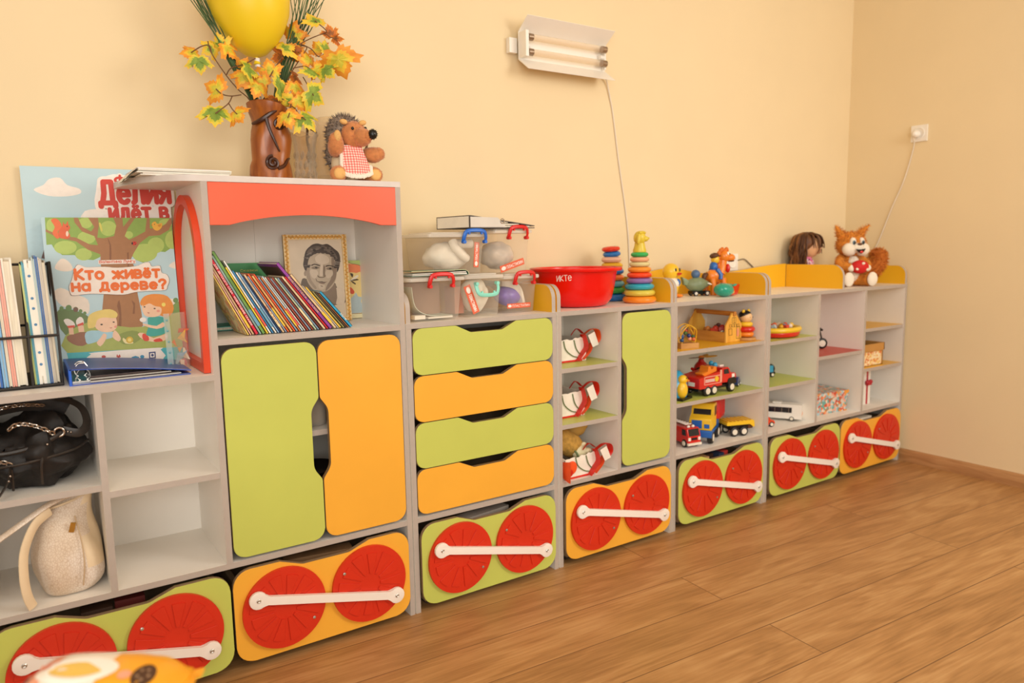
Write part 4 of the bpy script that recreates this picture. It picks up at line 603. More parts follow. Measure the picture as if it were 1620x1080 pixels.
# ---------------------------------------------------------------- wire rack with folders
m_wire = M('black_wire', '#2b2622', .45, metal=.3)
R = thing('magazine_rack', 'black wire magazine rack packed with paper folders on the left shelf', 'rack', (-.53, .17, .8608))
b = MB()
def rack_side(x): return [(x, .075, .8635), (x, .075, .99), (x, .10, 1.06), (x, .2, 1.17), (x, .32, 1.17), (x, .32, .8635)]
for x in (-.655, -.468, -.405):
    b.tube(rack_side(x), .0032, m_wire, 8); b.tube([(x, .075, .8645), (x, .32, .8645)], .0032, m_wire, 8)
for y, z in ((.075, .866), (.075, .99), (.32, .866), (.32, 1.0), (.32, 1.165)): b.tube([(-.657, y, z), (-.403, y, z)], .0035, m_wire, 8)
b.build('frame', R)
b = MB(); b.box(-.655, -.405, .077, .318, .866, .868, m_wire)
for k in range(9): b.tube([(-.466, .09 + k * .026, .869), (-.406, .09 + k * .026, .869)], .0012, m_wire, 6)
b.build('mesh_tray', R)
m_paper = M('paper_white', '#efe8da', .7, var=.03, scale=30)
m_pagee = M('paper_edges', '#e6dcc6', .8, var=.1, scale=250, stretch=(1, .05, .05))
def folder(x, w, y0, h, col, lean, lab, nm='paper_folder', holes=False, yl=.2, open_=False):
    b = MB(); m = M('folder_' + col[1:], col, .45, var=.05, scale=12, coat=.2)
    b.X = T(x, y0, .8685) @ Matrix.Rotation(lean, 4, 'Y')
    k = .2 if open_ else .42
    b.box(0, w * k, 0, yl, 0, h, m); b.box(w * (1 - k), w, .001, yl, 0, h - .003, m); b.box(w * k, w * (1 - k), .003, yl, .002, h - .008, m_pagee)
    b.box(0, w, yl - .001, yl, 0, h, m)
    if holes:
        b.box(w * .2, w * .8, -.001, .003, .02, h - .02, m_paper)
        for z in (.05, .08, .15, .19, .215, .27): b.cyl((w * .5, -.0015, z), (w * .5, -.0008, z), .0035, M('hole_blue', '#4a7fa8', .5), 10)
    b.X = Matrix.Identity(4)
    b.top(nm, lab, 'folder', (x + w / 2, y0 + .1, .8685), 'paper folders in the wire rack')
FD = [(-.592, .013, .30, '#8fb2d6', 'light blue folder at the far left of the wire rack'),
      (-.576, .013, .30, '#a7a0cc', 'pale violet folder left of the lilac one in the wire rack'),
      (-.559, .016, .295, '#bda2cc', 'thick lilac folder left of the strong blue one'),
      (-.541, .012, .315, '#2a62ad', 'tallest strong blue folder in the wire rack'),
      (-.5275, .010, .30, '#7fb0d6', 'sky blue folder right of the strong blue one'),
      (-.516, .006, .29, '#efe4d2', 'thin cream folder left of the pink one'),
      (-.509, .009, .295, '#ee9f8c', 'pink folder in the middle of the wire rack'),
      (-.499, .021, .30, '#e9dfcc', 'thick cream paper pack left of the rack divider'),
      (-.463, .004, .285, '#c8d27c', 'thin lime folder just right of the rack divider'),
      (-.4588, .005, .29, '#3f9db4', 'thin teal folder right of the rack divider'),
      (-.4535, .016, .295, '#eee7da', 'clear white folder with a row of punched holes'),
      (-.4372, .006, .30, '#b9ccc8', 'pale grey green folder beside the punched one'),
      (-.431, .007, .305, '#2a5d9c', 'navy blue folder near the right end of the rack'),
      (-.4238, .006, .30, '#cfc4b4', 'thin beige folder right of the navy one'),
      (-.4176, .008, .295, '#b7ac9b', 'grey booklet at the right end of the wire rack')]
for i, (x, w, h, c, lab) in enumerate(FD):
    folder(x, w, .085, h + .015, c, -.03, lab, holes=(i == 10), open_=i in (5, 7, 14))

# ---------------------------------------------------------------- blue ring binder lying on the shelf
m_blue = M('binder_blue', '#2447a0', .35, var=.06, scale=10, bump=.1, bscale=300)
m_blue2 = M('binder_spine_blue', '#1659c4', .4, var=.05)
m_chrome = M('chrome', '#d8d5cf', .18, metal=1)
R = thing('ring_binder', 'blue ring binder lying flat in front of the tree poster', 'binder', (-.245, .16, .8607))
sh_ = Matrix(((1, 0, 0, 0), (0, 1, 0, 0), (0, 0, 1, 0), (0, 0, 0, 1)))
b = MB(); z0 = .8607
pr_ = [(-.388, z0 + .002), (-.112, z0 + .002)]
b.box(-.386, -.108, .05, .285, z0, z0 + .0025, m_blue); b.box(-.386, -.108, .0548, .056, z0, z0 + .0027, m_card)
b.build('back_cover', R)
b = MB(); b.box(-.392, -.386, .05, .285, z0, z0 + .042, m_blue2, .001); b.build('spine', R)
b = MB(); n = 12; top = []
for i in range(n + 1):
    u = i / n; top.append((-.390 + .284 * u, z0 + .042 - .030 * (u ** 1.2) + .003 * math.sin(PI * u)))
b.prism(top + [(x, z - .0024) for x, z in reversed(top)], 'xz', .05, .285, m_blue, edge=m_blue)
b.prism([(x, z + .0002) for x, z in top[2:]] + [(x, z - .0026) for x, z in reversed(top[2:])], 'xz', .0546, .0552, m_card); b.build('front_cover', R)
b = MB()
for y in (.115, .15): b.tube(spline([(-.372, y, z0 + .040), (-.365, y, z0 + .047), (-.353, y, z0 + .047), (-.346, y, z0 + .039)], 4), .0018, m_chrome, 8)
for y in (.09, .17): b.torus((-.358, y, z0 + .021), .015, .0015, m_chrome, Matrix.Rotation(PI/2, 4, 'X'), 20, 6)
b.box(-.384, -.34, .07, .25, z0 + .003, z0 + .008, m_chrome); b.build('ring_mechanism', R)
b = MB()
for k in range(5):
    z = z0 + .004 + k * .0032; x1 = -.13 - .012 * k
    b.box(-.345, x1, .06 + (k % 3) * .002, .255, z, z + .002, M('sleeved_page', '#5a4c48', .25, var=.3, scale=40) if k % 2 or k == 4 else m_paper)
b.build('pages', R)

# ---------------------------------------------------------------- plastic sleeve with sweets wrappers leaning in the corner
m_clear = clear('clear_sleeve', '#fbf6ee', .07, .08, .35)
R = thing('plastic_sleeve', 'clear punched plastic sleeve with colourful cut-outs leaning below the red arch', 'plastic sleeve', (-.12, .2, .8607))
b = MB(); A_ = V((-.132, .150, .862)); B_ = V((-.090, .168, .862)); U_ = V((.006, .06, .155))
g = []
for i in range(7):
    for j in range(5):
        g.append(A_ + (B_ - A_) * (j / 4) + U_ * (i / 6) + V((0, -.012 * math.sin(PI * j / 4) * (1 - i / 6), 0)))
b.add(g, [(i*5+j, i*5+j+1, i*5+j+6, i*5+j+5) for i in range(6) for j in range(4)], m_clear)
g2 = [p + V((.006, .014, 0)) for p in g]
b.add(g2, [(i*5+j, i*5+j+1, i*5+j+6, i*5+j+5) for i in range(6) for j in range(4)], m_clear); b.build('film', R)
b = MB(); q = [A_ + V((-.016, -.004, 0)), A_, A_ + U_, A_ + U_ + V((-.016, -.004, 0))]
b.add(q, [(0, 1, 2, 3)], clear('sleeve_strip', '#e8f2f2', .35))
for k in range(5): b.ell(A_ + V((-.008, -.004, 0)) + U_ * (.12 + .19 * k), (.003, .001, .003), M('hole_teal', '#7fb4ba', .5), None, 10, 6)
b.build('punched_strip', R)
b = MB(); rn = random.Random(3)
for k, c in enumerate(['#e8843c', '#d9456a', '#e9b33c', '#f0e2cc', '#e06a4a', '#8fb0c8', '#d23a50', '#e7a24a', '#f0dccb']):
    p = A_ + (B_ - A_) * rn.uniform(.25, .8) + U_ * rn.uniform(.08, .62) + V((.003, .008, 0)); m = M('cutout_' + c[1:], c, .6)
    pts = [p + V((rn.uniform(-.02, .02), rn.uniform(-.002, .002), rn.uniform(-.025, .025))) for _ in range(4)]
    c0 = sum(pts, V()) / 4; pts.sort(key=lambda v: math.atan2((v - c0).z, (v - c0).x))
    b.add(pts + [v + V((0, .0012, 0)) for v in pts], [(0, 1, 2, 3), (7, 6, 5, 4), (0, 4, 5, 1), (1, 5, 6, 2), (2, 6, 7, 3), (3, 7, 4, 0)], m, False)
b.build('paper_cutouts', R)

# ---------------------------------------------------------------- books leaning on the tall cabinet's shelf
BK = [('#d9b65a', 6, .215, 'book cover with small printed pictures, first book at the left end of the leaning row'),
      ('#efb3a0', 5, .21, 'thin pink book next to the picture cover at the left end'),
      ('#c9a579', 7, .232, 'tan book just left of the crimson book'),
      ('#cf2038', 9, .246, 'crimson book with white lettering down its spine'),
      ('#8aa39a', 7, .25, 'grey green book right of the crimson book'),
      ('#6f9a4c', 9, .262, 'tallest green and yellow book near the left end of the leaning row'),
      ('#e6c83a', 6, .215, 'yellow book under the tall green one'),
      ('#e9e6df', 6, .236, 'white book with a blue edge left of the dark blue one'),
      ('#3f86b8', 6, .205, 'blue book in the left third of the leaning row'),
      ('#e3ddcf', 6, .20, 'off-white speckled book between two blue books'),
      ('#7f9fc0', 6, .20, 'grey blue book right of the speckled one'),
      ('#3a5f98', 4, .19, 'thin dark blue book beside the grey blue one'),
      ('#cfae86', 7, .195, 'tan book with red lettering left of the bright orange one'),
      ('#9aa7c4', 5, .19, 'thin lavender blue book beside the orange spine'),
      ('#e8672a', 6, .198, 'bright orange book, first of the two orange ones'),
      ('#d8a86a', 7, .192, 'ochre book between the two bright orange ones'),
      ('#e4572a', 6, .198, 'red orange book, second of the two orange ones'),
      ('#8f9fae', 6, .188, 'slate grey book right of the red orange one'),
      ('#e98a4c', 5, .187, 'light orange speckled book beside the slate grey one'),
      ('#bcd0d6', 6, .192, 'pale blue book in the middle of the leaning row'),
      ('#f0e7d8', 5, .19, 'thin white book beside the pale blue one'),
      ('#9c4a38', 6, .19, 'brick brown book, first of the two brick brown ones'),
      ('#8c94a4', 6, .186, 'grey book between the two brick brown ones'),
      ('#a24a34', 6, .19, 'brick brown book left of the green and grey one'),
      ('#b7c4a4', 6, .19, 'pale green book in the right half of the row'),
      ('#7f96a8', 6, .19, 'steel blue book right of the pale green one'),
      ('#6b2a20', 7, .19, 'dark maroon book left of the beige and red ones'),
      ('#dcc39a', 7, .196, 'beige book between the maroon and the red one'),
      ('#c01a1c', 7, .196, 'red book leaning against the purple one'),
      ('#8c3f96', 10, .245, 'large purple book rising above its neighbours'),
      ('#d9b98c', 8, .205, 'thick tan book just right of the purple one'),
      ('#ece7dc', 4, .165, 'thin white book left of the yellow spine'),
      ('#e9c04a', 7, .158, 'yellow book near the right end of the row'),
      ('#8f8a54', 6, .142, 'olive book right of the yellow one'),
      ('#4f3a28', 6, .140, 'dark brown book near the right end'),
      ('#e08a4c', 4, .136, 'thin orange book left of the blue end book'),
      ('#2f9cc4', 8, .142, 'turquoise blue book at the right end of the leaning row')]
n = len(BK); xs = .043; zb = .9555
tot = sum(k[1] for k in BK); scale_t = 1.0
room = .357 - xs
need = sum(k[1] * .001 / math.cos(math.radians(26 + 14 * i / n)) for i, k in enumerate(BK))
fit = min(1, (room - .0006 * n) / need); gap = (room - need * fit) / n
for i, (c, w, h, lab) in enumerate(BK):
    th = math.radians(26 + 14 * i / (n - 1)); wd = w * .001 * fit; h = min(h, (xs + .0415) / math.sin(th))
    m = M('book_' + c[1:], c, .4, var=.12, scale=45, lo=.42, hi=.58)
    R = thing('book', lab, 'book', (xs, .03 + .0015 * (i % 3), zb + .0003), (0, -th, 0), 'books leaning on the cabinet shelf')
    D = .155 if h > .16 else .13
    if i == 29: D = .2
    b = MB()
    b.box(0, .0012, 0, D, 0, h, m); b.box(wd - .0012, wd, 0, D, 0, h, m); b.box(0, wd, 0, .0016, 0, h, m)
    if i == 0: b.box(-.0004, .0002, .004, D - .004, .004, h - .004, cells('picture_cover', ['#e0c878', '#e6d3a0', '#cfa860', '#e8d9b0', '#b4b088', '#d99a70'], 70))
    if i == 29: b.box(-.0004, .0002, .006, D - .006, .006, h - .01, M('dark_cover', '#5a4034', .5))
    if i in (2, 5, 7, 9, 12, 14, 18, 19, 24, 30): 
        c3 = ['#e9d9a8', '#6aa0b8', '#e8c040', '#d8584a'][i % 4]; m3 = M('spine_band_' + c3[1:], c3, .45, var=.1, scale=80)
        b.box(.0004, wd - .0004, -.0004, .0004, h * .1, h * (.3 + .03 * (i % 5)), m3)
    if i == 3: b.X = Matrix.Identity(4); 
    if i in (3, 12, 29):
        txt = {3: 'ДЛЯ ДЕТСКОГО САДА  НОВОГОДНИЕ СКАЗКИ', 12: 'СКАЗКИ', 29: 'БИБЛИОТЕКА СКАЗОК'}[i]
        z_hi, z_lo = {3: (h - .012, .03), 12: (.09, .03), 29: (h - .05, .06)}[i]
        tfit(b, txt, (wd * .5 - .0022, z_hi), (wd * .5 - .0022, z_lo), .0044, M('spine_text_%d' % i, {3: '#f6ded8', 12: '#b83a2a', 29: '#e8c86a'}[i], .5), -.0006, .1)
    if i == 36: tfit(b, 'МИФ', (.0035, .052), (.0035, .026), .005, m_paper, -.0006, .1)
    b.build('cover', R, local=True)
    b = MB(); b.box(.0012, wd - .0012, .0016, D - .003, .002, h - .002, m_pagee); b.build('pages', R, local=True)
    xs += wd / math.cos(th) + gap
# books standing and lying behind the row
R = thing('book', 'large green book standing upright behind the leaning row', 'book', (.14, .25, zb + .0003), (-.05, 0, 0))
b = MB(); mg = M('book_green_cover', '#3f8a4e', .4, var=.06); b.box(-.09, .07, -.005, -.003, 0, .198, mg); b.box(-.09, .07, .005, .007, 0, .198, mg); b.box(-.09, -.088, -.005, .007, 0, .198, mg)
tfit(b, 'Сказки', (-.05, .172), (.0, .172), .006, M('gold_print', '#d8c65a', .5), -.0056, .08); b.build('cover', R, local=True)
b = MB(); b.box(-.087, .067, -.003, .005, .003, .195, m_pagee); b.build('pages', R, local=True)
R = thing('book', 'teal book lying flat behind the left end of the leaning row', 'book', (.0, .24, zb + .0003), (0, 0, 0))
b = MB(); mt = M('book_teal', '#3aa392', .45); b.box(-.035, .1, -.03, .09, 0, .002, mt); b.box(-.035, .1, -.03, .09, .01, .012, mt); b.box(-.035, -.033, -.03, .09, 0, .012, mt); b.build('cover', R, local=True)
b = MB(); b.box(-.033, .099, -.028, .088, .002, .01, m_pagee); b.build('pages', R, local=True)

# ---------------------------------------------------------------- framed portrait and puzzle plate
tp = math.atan2(.02, .28)
R = thing('picture_frame', 'straw-bordered frame with a black and white portrait standing behind the books', 'picture', (.331, .25, .956))
b = MB(); b.X = T(.227, .247, .956) @ Matrix.Rotation(-tp, 4, 'X')
b.box(0, .209, 0, .004, .002, .282, M('portrait_paper', '#dccab0', .8, var=.05, scale=14)); draw_art(b, ART_FACE, tp, (.227, .247, .956), .209, .283)
b.build('portrait', R)
b = MB(); b.X = T(.227, .247, .956) @ Matrix.Rotation(-tp, 4, 'X')
ms = M('straw_braid', '#d9a24e', .7, var=.3, scale=220, bump=.6, bscale=260); ms2 = M('straw_pale', '#eacb93', .7, var=.1, scale=80)
for x0, x1, z0, z1 in ((0, .016, 0, .283), (.193, .209, 0, .283), (.016, .193, .267, .283), (.016, .193, 0, .016)):
    b.box(x0, x1, -.006, .006, z0, z1, ms2, .002)
    if x1 - x0 < z1 - z0:
        for k in range(44): b.ell(((x0 + x1) / 2 + .0015 * (-1) ** k, -.0065, z0 + .003 + (z1 - z0 - .006) * k / 43), (.0045, .002, .0034), ms, None, 8, 5)
    else:
        for k in range(30): b.ell((x0 + (x1 - x0) * (k + .5) / 30, -.0065, (z0 + z1) / 2 + .0015 * (-1) ** k), (.0034, .002, .0045), ms, None, 8, 5)
b.build('straw_border', R)
R = thing('puzzle_board', 'light green board puzzle with rounded corners beside the framed portrait', 'puzzle', (.455, .302, .956))
b = MB(); b.prism([(x + .375, z + .956) for x, z in rpoly([(0, 0, .012), (.157, 0, .012), (.157, .196, .012), (0, .196, .012)])], 'xz', .3004, .306, M('puzzle_green', '#b9c878', .5))
draw_art(b, ART_MAP, 0, (.375, .30, .956), .157, .196); b.build('printed_board', R)
# ---------------------------------------------------------------- things on the tall cabinet
zt = 1.3902
R = thing('paper_stack', 'loose stack of white papers at the left end of the tall cabinet top', 'papers', (-.07, .19, zt))
rn = random.Random(5)
for k in range(7):
    b = MB(); z = zt + .0002 + k * .0028
    b.X = T(-.08 + rn.uniform(-.008, .008), .17 + rn.uniform(-.006, .006), 0) @ rotz(rn.uniform(-.03, .03))
    b.box(-.115, .115, -.11, .1, z, z + .0024, M('sheet_lilac', '#d9d0d2', .6) if k == 6 else m_paper); b.build('paper_sheet', R)
b = MB(); g = []
for i in range(7):
    u = i / 6
    for j in range(5): g.append((-.19 - .035 * u, .07 + .16 * j / 4, zt + .014 - .028 * u ** 1.6 + .002 * math.sin(j * 2)))
b.add(g, [(i*5+j, i*5+j+1, i*5+j+6, i*5+j+5) for i in range(6) for j in range(4)], m_paper)
g = [(x + .0, y, z + .004) for x, y, z in g]; b.add(g, [(i*5+j, i*5+j+1, i*5+j+6, i*5+j+5) for i in range(6) for j in range(4)], m_paper); b.build('paper_curl', R)
# carved vase
wv = wood('carved_wood', '#7e3d12', '#ab6226', 'z', 5, .28, 2); wd_ = M('carved_wood_dark', '#43200e', .3, var=.2)
vx, vy = .176, .16
R = thing('wooden_vase', 'carved reddish brown wooden vase with spiral scrolls on the tall cabinet', 'vase', (vx, vy, zt))
b = MB()
prof = [(0, 0), (.060, 0), (.061, .02), (.056, .045), (.049, .062), (.051, .09), (.055, .12), (.054, .145), (.049, .165), (.052, .18), (.061, .20), (.064, .215), (.060, .217), (.054, .205), (.045, .18), (.04, .05), (0, .045)]
b.lathe(prof, wv, 40, (vx, vy, zt), None, 1, .85)
for v in b.bm.verts:
    a = math.atan2(v.co.y - vy, v.co.x - vx); h = v.co.z - zt
    k = .0045 * math.sin(2 * a + h * 22) + .003 * math.sin(3 * a - h * 30)
    if h > .15: v.co.z += .012 * math.cos(a + 2.6) * (h - .15) / .065
    d = V((math.cos(a), math.sin(a), 0)); v.co += d * k
b.build('body', R)
def surf(a, h):
    r = .0525 + .0075 * max(0, (.06 - h) / .06) + .009 * min(1, max(0, (h - .165) / .035))
    return V((vx + r * math.cos(a), vy + r * .85 * math.sin(a), zt + h))
b = MB()
def spiral(a0, h0, r0, turns, sgn=1):
    pts = []
    for i in range(26):
        u = i / 25; rr = r0 * (1 - u * .85); t = sgn * u * turns * 2 * PI
        pts.append(surf(a0 + rr * math.sin(t) / .055, h0 + rr * math.cos(t)) + V((math.cos(a0), math.sin(a0), 0)) * (.001 + .004 * u))
    return pts
af = -PI/2 - .25
b.tube(spline([surf(af - 1.1, .164), surf(af - .5, .170), surf(af + .1, .190), surf(af + .45, .203)], 6), [.004 + .003 * math.sin(PI * i / 18) for i in range(19)], wd_, 8)
b.tube(spline([surf(af - .15, .182), surf(af - .02, .15), surf(af + .2, .12), surf(af + .4, .095), surf(af + .5, .085)], 6), [.006 - .004 * i / 24 for i in range(25)], wd_, 8)
b.tube(spiral(af + .5, .165, .021, 1.6), .0042, wd_, 8); b.tube(spiral(af + .08, .052, .021, 1.9, -1), .0042, wd_, 8)
b.tube(spline([surf(af + .3, .036), surf(af + .7, .045), surf(af + 1.1, .066), surf(af + 1.6, .07)], 5), [.007, .0065, .006, .006, .006, .0055, .005, .005, .0045, .004, .004, .0035, .003, .003, .0025, .002], wd_, 8)
b.build('carved_scroll', R)
# cut glass vase behind, glass fishbowl vase with twigs
m_glass = clear('cut_glass', '#f7efe0', .05, .04, .75); m_glass2 = clear('bowl_glass', '#fbf5ea', .035, .03, .55)
R = thing('glass_vase', 'small clear cut-glass vase between the wooden vase and the plush hedgehog', 'vase', (.288, .19, zt))
b = MB(); pf = [(0, .006), (.022, .006), (.033, .0), (.035, .01), (.031, .03), (.03, .07), (.032, .11), (.038, .138), (.043, .15), (.0415, .151), (.036, .138), (.029, .11), (.027, .07), (.027, .03), (.0, .015)]
b.lathe(pf, m_glass, 36, (.288, .19, zt))
for v in b.bm.verts:
    a = math.atan2(v.co.y - .19, v.co.x - .288); h = v.co.z - zt; f = 1 + .035 * math.cos(a * 12) * (1 if h < .12 else .4)
    v.co.x = .288 + (v.co.x - .288) * f; v.co.y = .19 + (v.co.y - .19) * f
    if h > .14: v.co.z += .003 * math.cos(a * 6)
b.build('body', R)
b = MB()
for k in range(12):
    for j in range(3):
        a = k * PI/6 + j * .26; b.ell((.288 + .0315 * math.cos(a), .19 + .0315 * math.sin(a), zt + .03 + j * .028), (.004, .004, .01), m_glass, rotz(a), 8, 6)
b.build('cut_facets', R)
R = thing('glass_bowl_vase', 'round clear glass vase with twig handles behind the plush hedgehog', 'vase', (.412, .255, zt))
b = MB(); b.lathe([(0, .002), (.05, .002), (.082, .03), (.092, .07), (.085, .12), (.066, .165), (.058, .19), (.063, .212), (.061, .212), (.056, .19), (.064, .165), (.083, .12), (.09, .07), (.08, .032), (0, .006)], m_glass2, 40, (.412, .255, zt)); b.build('bowl', R)
mtw = M('twig_bark', '#6b5236', .8, var=.3, scale=40)
b = MB()
for sg in (-1, 1):
    px = .412 + sg * .094
    b.tube(spline([(px + sg * .004, .235, zt + .07), (px, .238, zt + .11), (px + sg * .006, .235, zt + .14), (px + sg * .002, .235, zt + .178)], 4), .004, mtw, 7)
    b.tube(spline([(px + sg * .002, .235, zt + .178), (px - sg * .018, .242, zt + .172), (px - sg * .03, .25, zt + .165)], 4), .0035, mtw, 7)
    for z in (.09, .125, .15, .177): b.ell((px + sg * .003, .234, zt + z), (.006, .006, .005), mtw, None, 8, 6)
b.build('twig_handle', R)
# balloon on a stick
m_bal = M('balloon_latex', '#f0d020', .42, var=.02, scale=3, sss=.15)
R = thing('balloon', 'yellow balloon on a white stick rising from the wooden vase', 'balloon', (.166, .185, zt + .05))
b = MB(); cx, cy, cz = .149, .2, 1.905
b.lathe([(.001, -.153), (.008, -.1525), (.03, -.146), (.06, -.122), (.088, -.085), (.108, -.04), (.1165, .01), (.115, .06), (.098, .108), (.065, .14), (.03, .152), (0, .155)], m_bal, 40, (cx, cy, cz), Matrix.Rotation(-.08, 4, 'Y')); b.build('balloon_skin', R)
b = MB(); b.lathe([(.005, -.175), (.011, -.172), (.004, -.156), (.006, -.150)], m_bal, 16, (cx, cy, cz), Matrix.Rotation(-.08, 4, 'Y')); b.build('knot', R)
b = MB(); b.tube([(cx + .014, cy, cz - .168), (.168, .185, zt + .052)], .0035, M('white_stick', '#efe6da', .4), 10); b.cyl((cx + .014, cy, cz - .155), (cx + .0145, cy, cz - .18), .008, M('white_stick', '#efe6da', .4), 12); b.build('stick', R)
# maple sprays
LM = {k: M('leaf_' + k, c, .6, var=.12, scale=50, c2=c2) for k, c, c2 in (('green', '#6f8a2c', '#8fa53a'), ('lime', '#c2b832', '#d8c840'), ('yellow', '#e2b428', '#eec53c'), ('orange', '#e08a20', '#eda032'), ('rust', '#b05a1c', '#cc7424'), ('brown', '#7c4a1a', '#9a5a20'))}
SCH = [('green', 'green', 'lime', 'yellow'), ('lime', 'yellow', 'orange', 'orange'), ('brown', 'rust', 'rust', 'orange'), ('green', 'lime', 'yellow', 'yellow')]
HALF = [(.04, .0), (.2, -.13), (.4, -.13), (.39, -.02), (.62, .03), (.54, .14), (.66, .2), (.7, .34), (.95, .56), (.76, .58), (.72, .72), (.55, .62), (.4, .53), (.33, .56), (.4, .74), (.29, .75), (.27, .9), (.15, .92), (0, 1.16)]
OUT = HALF + [(-x, z) for x, z in reversed(HALF[:-1])]
def maple(loc, s, ang, k, rn, parent):
    b = MB(); cup = rn.uniform(.1, .4)
    # the leaf faces -y; ang turns its tip clockwise from straight up
    b.X = T(*loc) @ Matrix.Rotation(math.radians(ang), 4, 'Y') @ Matrix.Rotation(rn.uniform(-.7, .7), 4, 'X') @ Matrix.Rotation(rn.uniform(-.7, .7), 4, 'Z')
    n = len(OUT); rings = []
    for f in (.02, .42, .66, .87, 1.0):
        ring = []
        for x, z in OUT:
            x2, z2 = x * f, .3 + (z - .3) * f
            r = math.hypot(x2, z2 - .3)
            ring.append((x2 * s, s * (cup * r * r + .10 * abs(x2) - .06 + .04 * math.sin(7 * x + 5 * z) * f), (z2 - .4) * s))
        rings.append(ring)
    for q in range(4):
        m = LM[SCH[k][q]]
        b.add(rings[q] + rings[q + 1], [(j, (j + 1) % n, n + (j + 1) % n, n + j) for j in range(n)], m)
    b.solid(.0006)
    return b.build('leaf', parent)
ST = M('branch_brown', '#6e4a2a', .7, var=.15, scale=60)
LEAFR = random.Random(11)
groups = [('autumn maple spray with orange and green leaves reaching left out of the vase', STEMS[0:6], lambda L: L[0] < .10),
          ('autumn maple spray with yellow leaves in the middle of the vase mouth', STEMS[6:8], lambda L: .10 <= L[0] < .19),
          ('autumn maple spray with big orange leaves reaching right out of the vase', STEMS[8:], lambda L: L[0] >= .19)]
for lab, stems, cond in groups:
    R = thing('maple_branch', lab, 'branch', (vx, vy, zt + .05), group=None)
    b = MB()
    for p in stems:
        if abs(p[0][2] - 1.6) < .03 and abs(p[0][0] - vx) < .06: p = [(vx + (p[0][0] - vx) * .4, .165, zt + .06)] + list(p)
        b.tube(spline(p, 5), .0016, ST, 6)
    b.build('stem', R)
    for L in LEAVES:
        if cond(L): maple(L[:3], L[3] * 1.22, L[4], L[5], LEAFR, R)
mgr = M('grass_green', '#3f5a2e', .6, var=.25, scale=30)
for lab, G_ in (('bundle of dark green grass stems fanning left of the yellow balloon', GRASS_A), ('bundle of dark green grass stems fanning right of the yellow balloon', GRASS_B)):
    b = MB()
    for p in G_:
        for dx in (0, .006, -.005):
            q = [(vx + (p[0][0] - vx) * .5 + dx * .3, .17, zt + .06)] + [(x + dx * (1 + i * .35), y + dx * .4, z) for i, (x, y, z) in enumerate(p)]
            q = spline(q, 4); b.tube(q, [.0028 * (1 - .7 * i / len(q)) for i in range(len(q))], mgr, 5)
    o = b.top('grass_bundle', lab, 'grass stems', (vx, .17, zt + .06))
# plush hedgehog
def toy(name, lab, cat, loc, rz=0, group=None): return thing(name, lab, cat, loc, (0, 0, rz), group)
mtan = M('plush_tan', '#c8804a', .95, var=.12, scale=60, bump=.4, bscale=300, sheen=.3); mgrey = M('plush_grey', '#8b7a6c', .95, var=.3, scale=60); mpale = M('plush_pale', '#e3b06a', .95, var=.06)
mblk = M('black_plastic', '#14100e', .3); mcream = M('plush_cream', '#e9d3ae', .95, var=.05)
R = toy('plush_hedgehog', 'plush hedgehog in a pink checked apron sitting on the tall cabinet', 'soft toy', (.4, .125, zt), -.1)
b = MB(); b.ell((0, 0, .058), (.052, .045, .058), mcream); b.ell((.006, -.002, .08), (.042, .038, .05), mtan); b.build('body', R, local=True)
b = MB(); b.ell((-.006, .008, .15), (.056, .05, .056), mgrey, None, 24, 14); b.ell((-.012, .03, .09), (.05, .032, .06), mgrey); b.fur(3000, .012, [mgrey, M('plush_grey_light', '#a89684', .95), M('plush_grey_dark', '#63564c', .95)], .0012, .1, .35); b.build('spiny_fur', R, local=True)
b = MB()
b.ell((.012, -.03, .143), (.042, .034, .042), mtan); b.ell((.03, -.052, .135), (.03, .032, .028), mtan, Euler((.0, 0, .4))); b.ell((.044, -.072, .137), (.016, .018, .016), mtan); b.fur(900, .004, mtan, .0008, .2, .5); h_ = b.build('head', R, local=True)
b = MB(); b.ell((.054, -.088, .14), (.0135, .012, .0145), mblk, None, 14, 10); b.fur(200, .004, mblk, .001, 0, .6); b.build('nose', h_, local=True)
for ex, ey in ((-.0, -.064), (.040, -.062)):
    b = MB(); b.ell((ex, ey + (.001 if ex < .01 else 0), .158 if ex < .01 else .16), (.0045, .004, .005), mblk, None, 12, 8); b.build('eye', h_, local=True)
for ex in (-.022, .036): b = MB(); b.ell((ex, -.048, .178), (.012, .008, .008), mpale, Euler((0, .2 if ex < 0 else -.2, 0))); b.build('ear', h_, local=True)
for p0, p1, tip in (((-.045, -.02, .09), (-.05, -.055, .125), 1), ((.048, -.02, .09), (.083, -.045, .088), 0)):
    b = MB(); q = spline([p0, (V(p0) + V(p1)) / 2 + V((0, -.006, -.004)), p1], 6); b.tube(q, [.017 + .007 * math.sin(PI * .9 * i / 12) for i in range(13)], mtan, 12); b.ell(p1, (.02, .018, .02), mtan)
    if tip: b.ell((p1[0] + .002, p1[1] - .013, p1[2] + .008), (.011, .008, .017), mpale)
    b.fur(500, .004, mtan, .0008, .2, .5); b.build('arm', R, local=True)
for p1, rz in (((-.048, -.06, .024), -.25), ((.066, -.05, .024), .4)):
    b = MB(); b.tube([(p1[0] * .55, -.005, .028), p1], [.022, .024], mtan, 14); b.ell(p1, (.026, .018, .024), mtan); b.ell((p1[0], p1[1] - .012, p1[2]), (.018, .01, .017), mpale); b.fur(400, .004, mtan, .0008, .2, .5, keep=lambda f: True); b.build('leg', R, local=True)
gi = checks('gingham_pink', '#f2ded0', '#ea9a8c', '#dc5f58', 130)
b = MB(); q = [(-.026, -.042, .11), (.03, -.042, .11), (.036, -.05, .085), (.048, -.056, .05), (.046, -.068, .03), (.02, -.078, .02), (-.01, -.076, .02), (-.034, -.066, .03), (-.032, -.054, .06), (-.03, -.047, .085)]
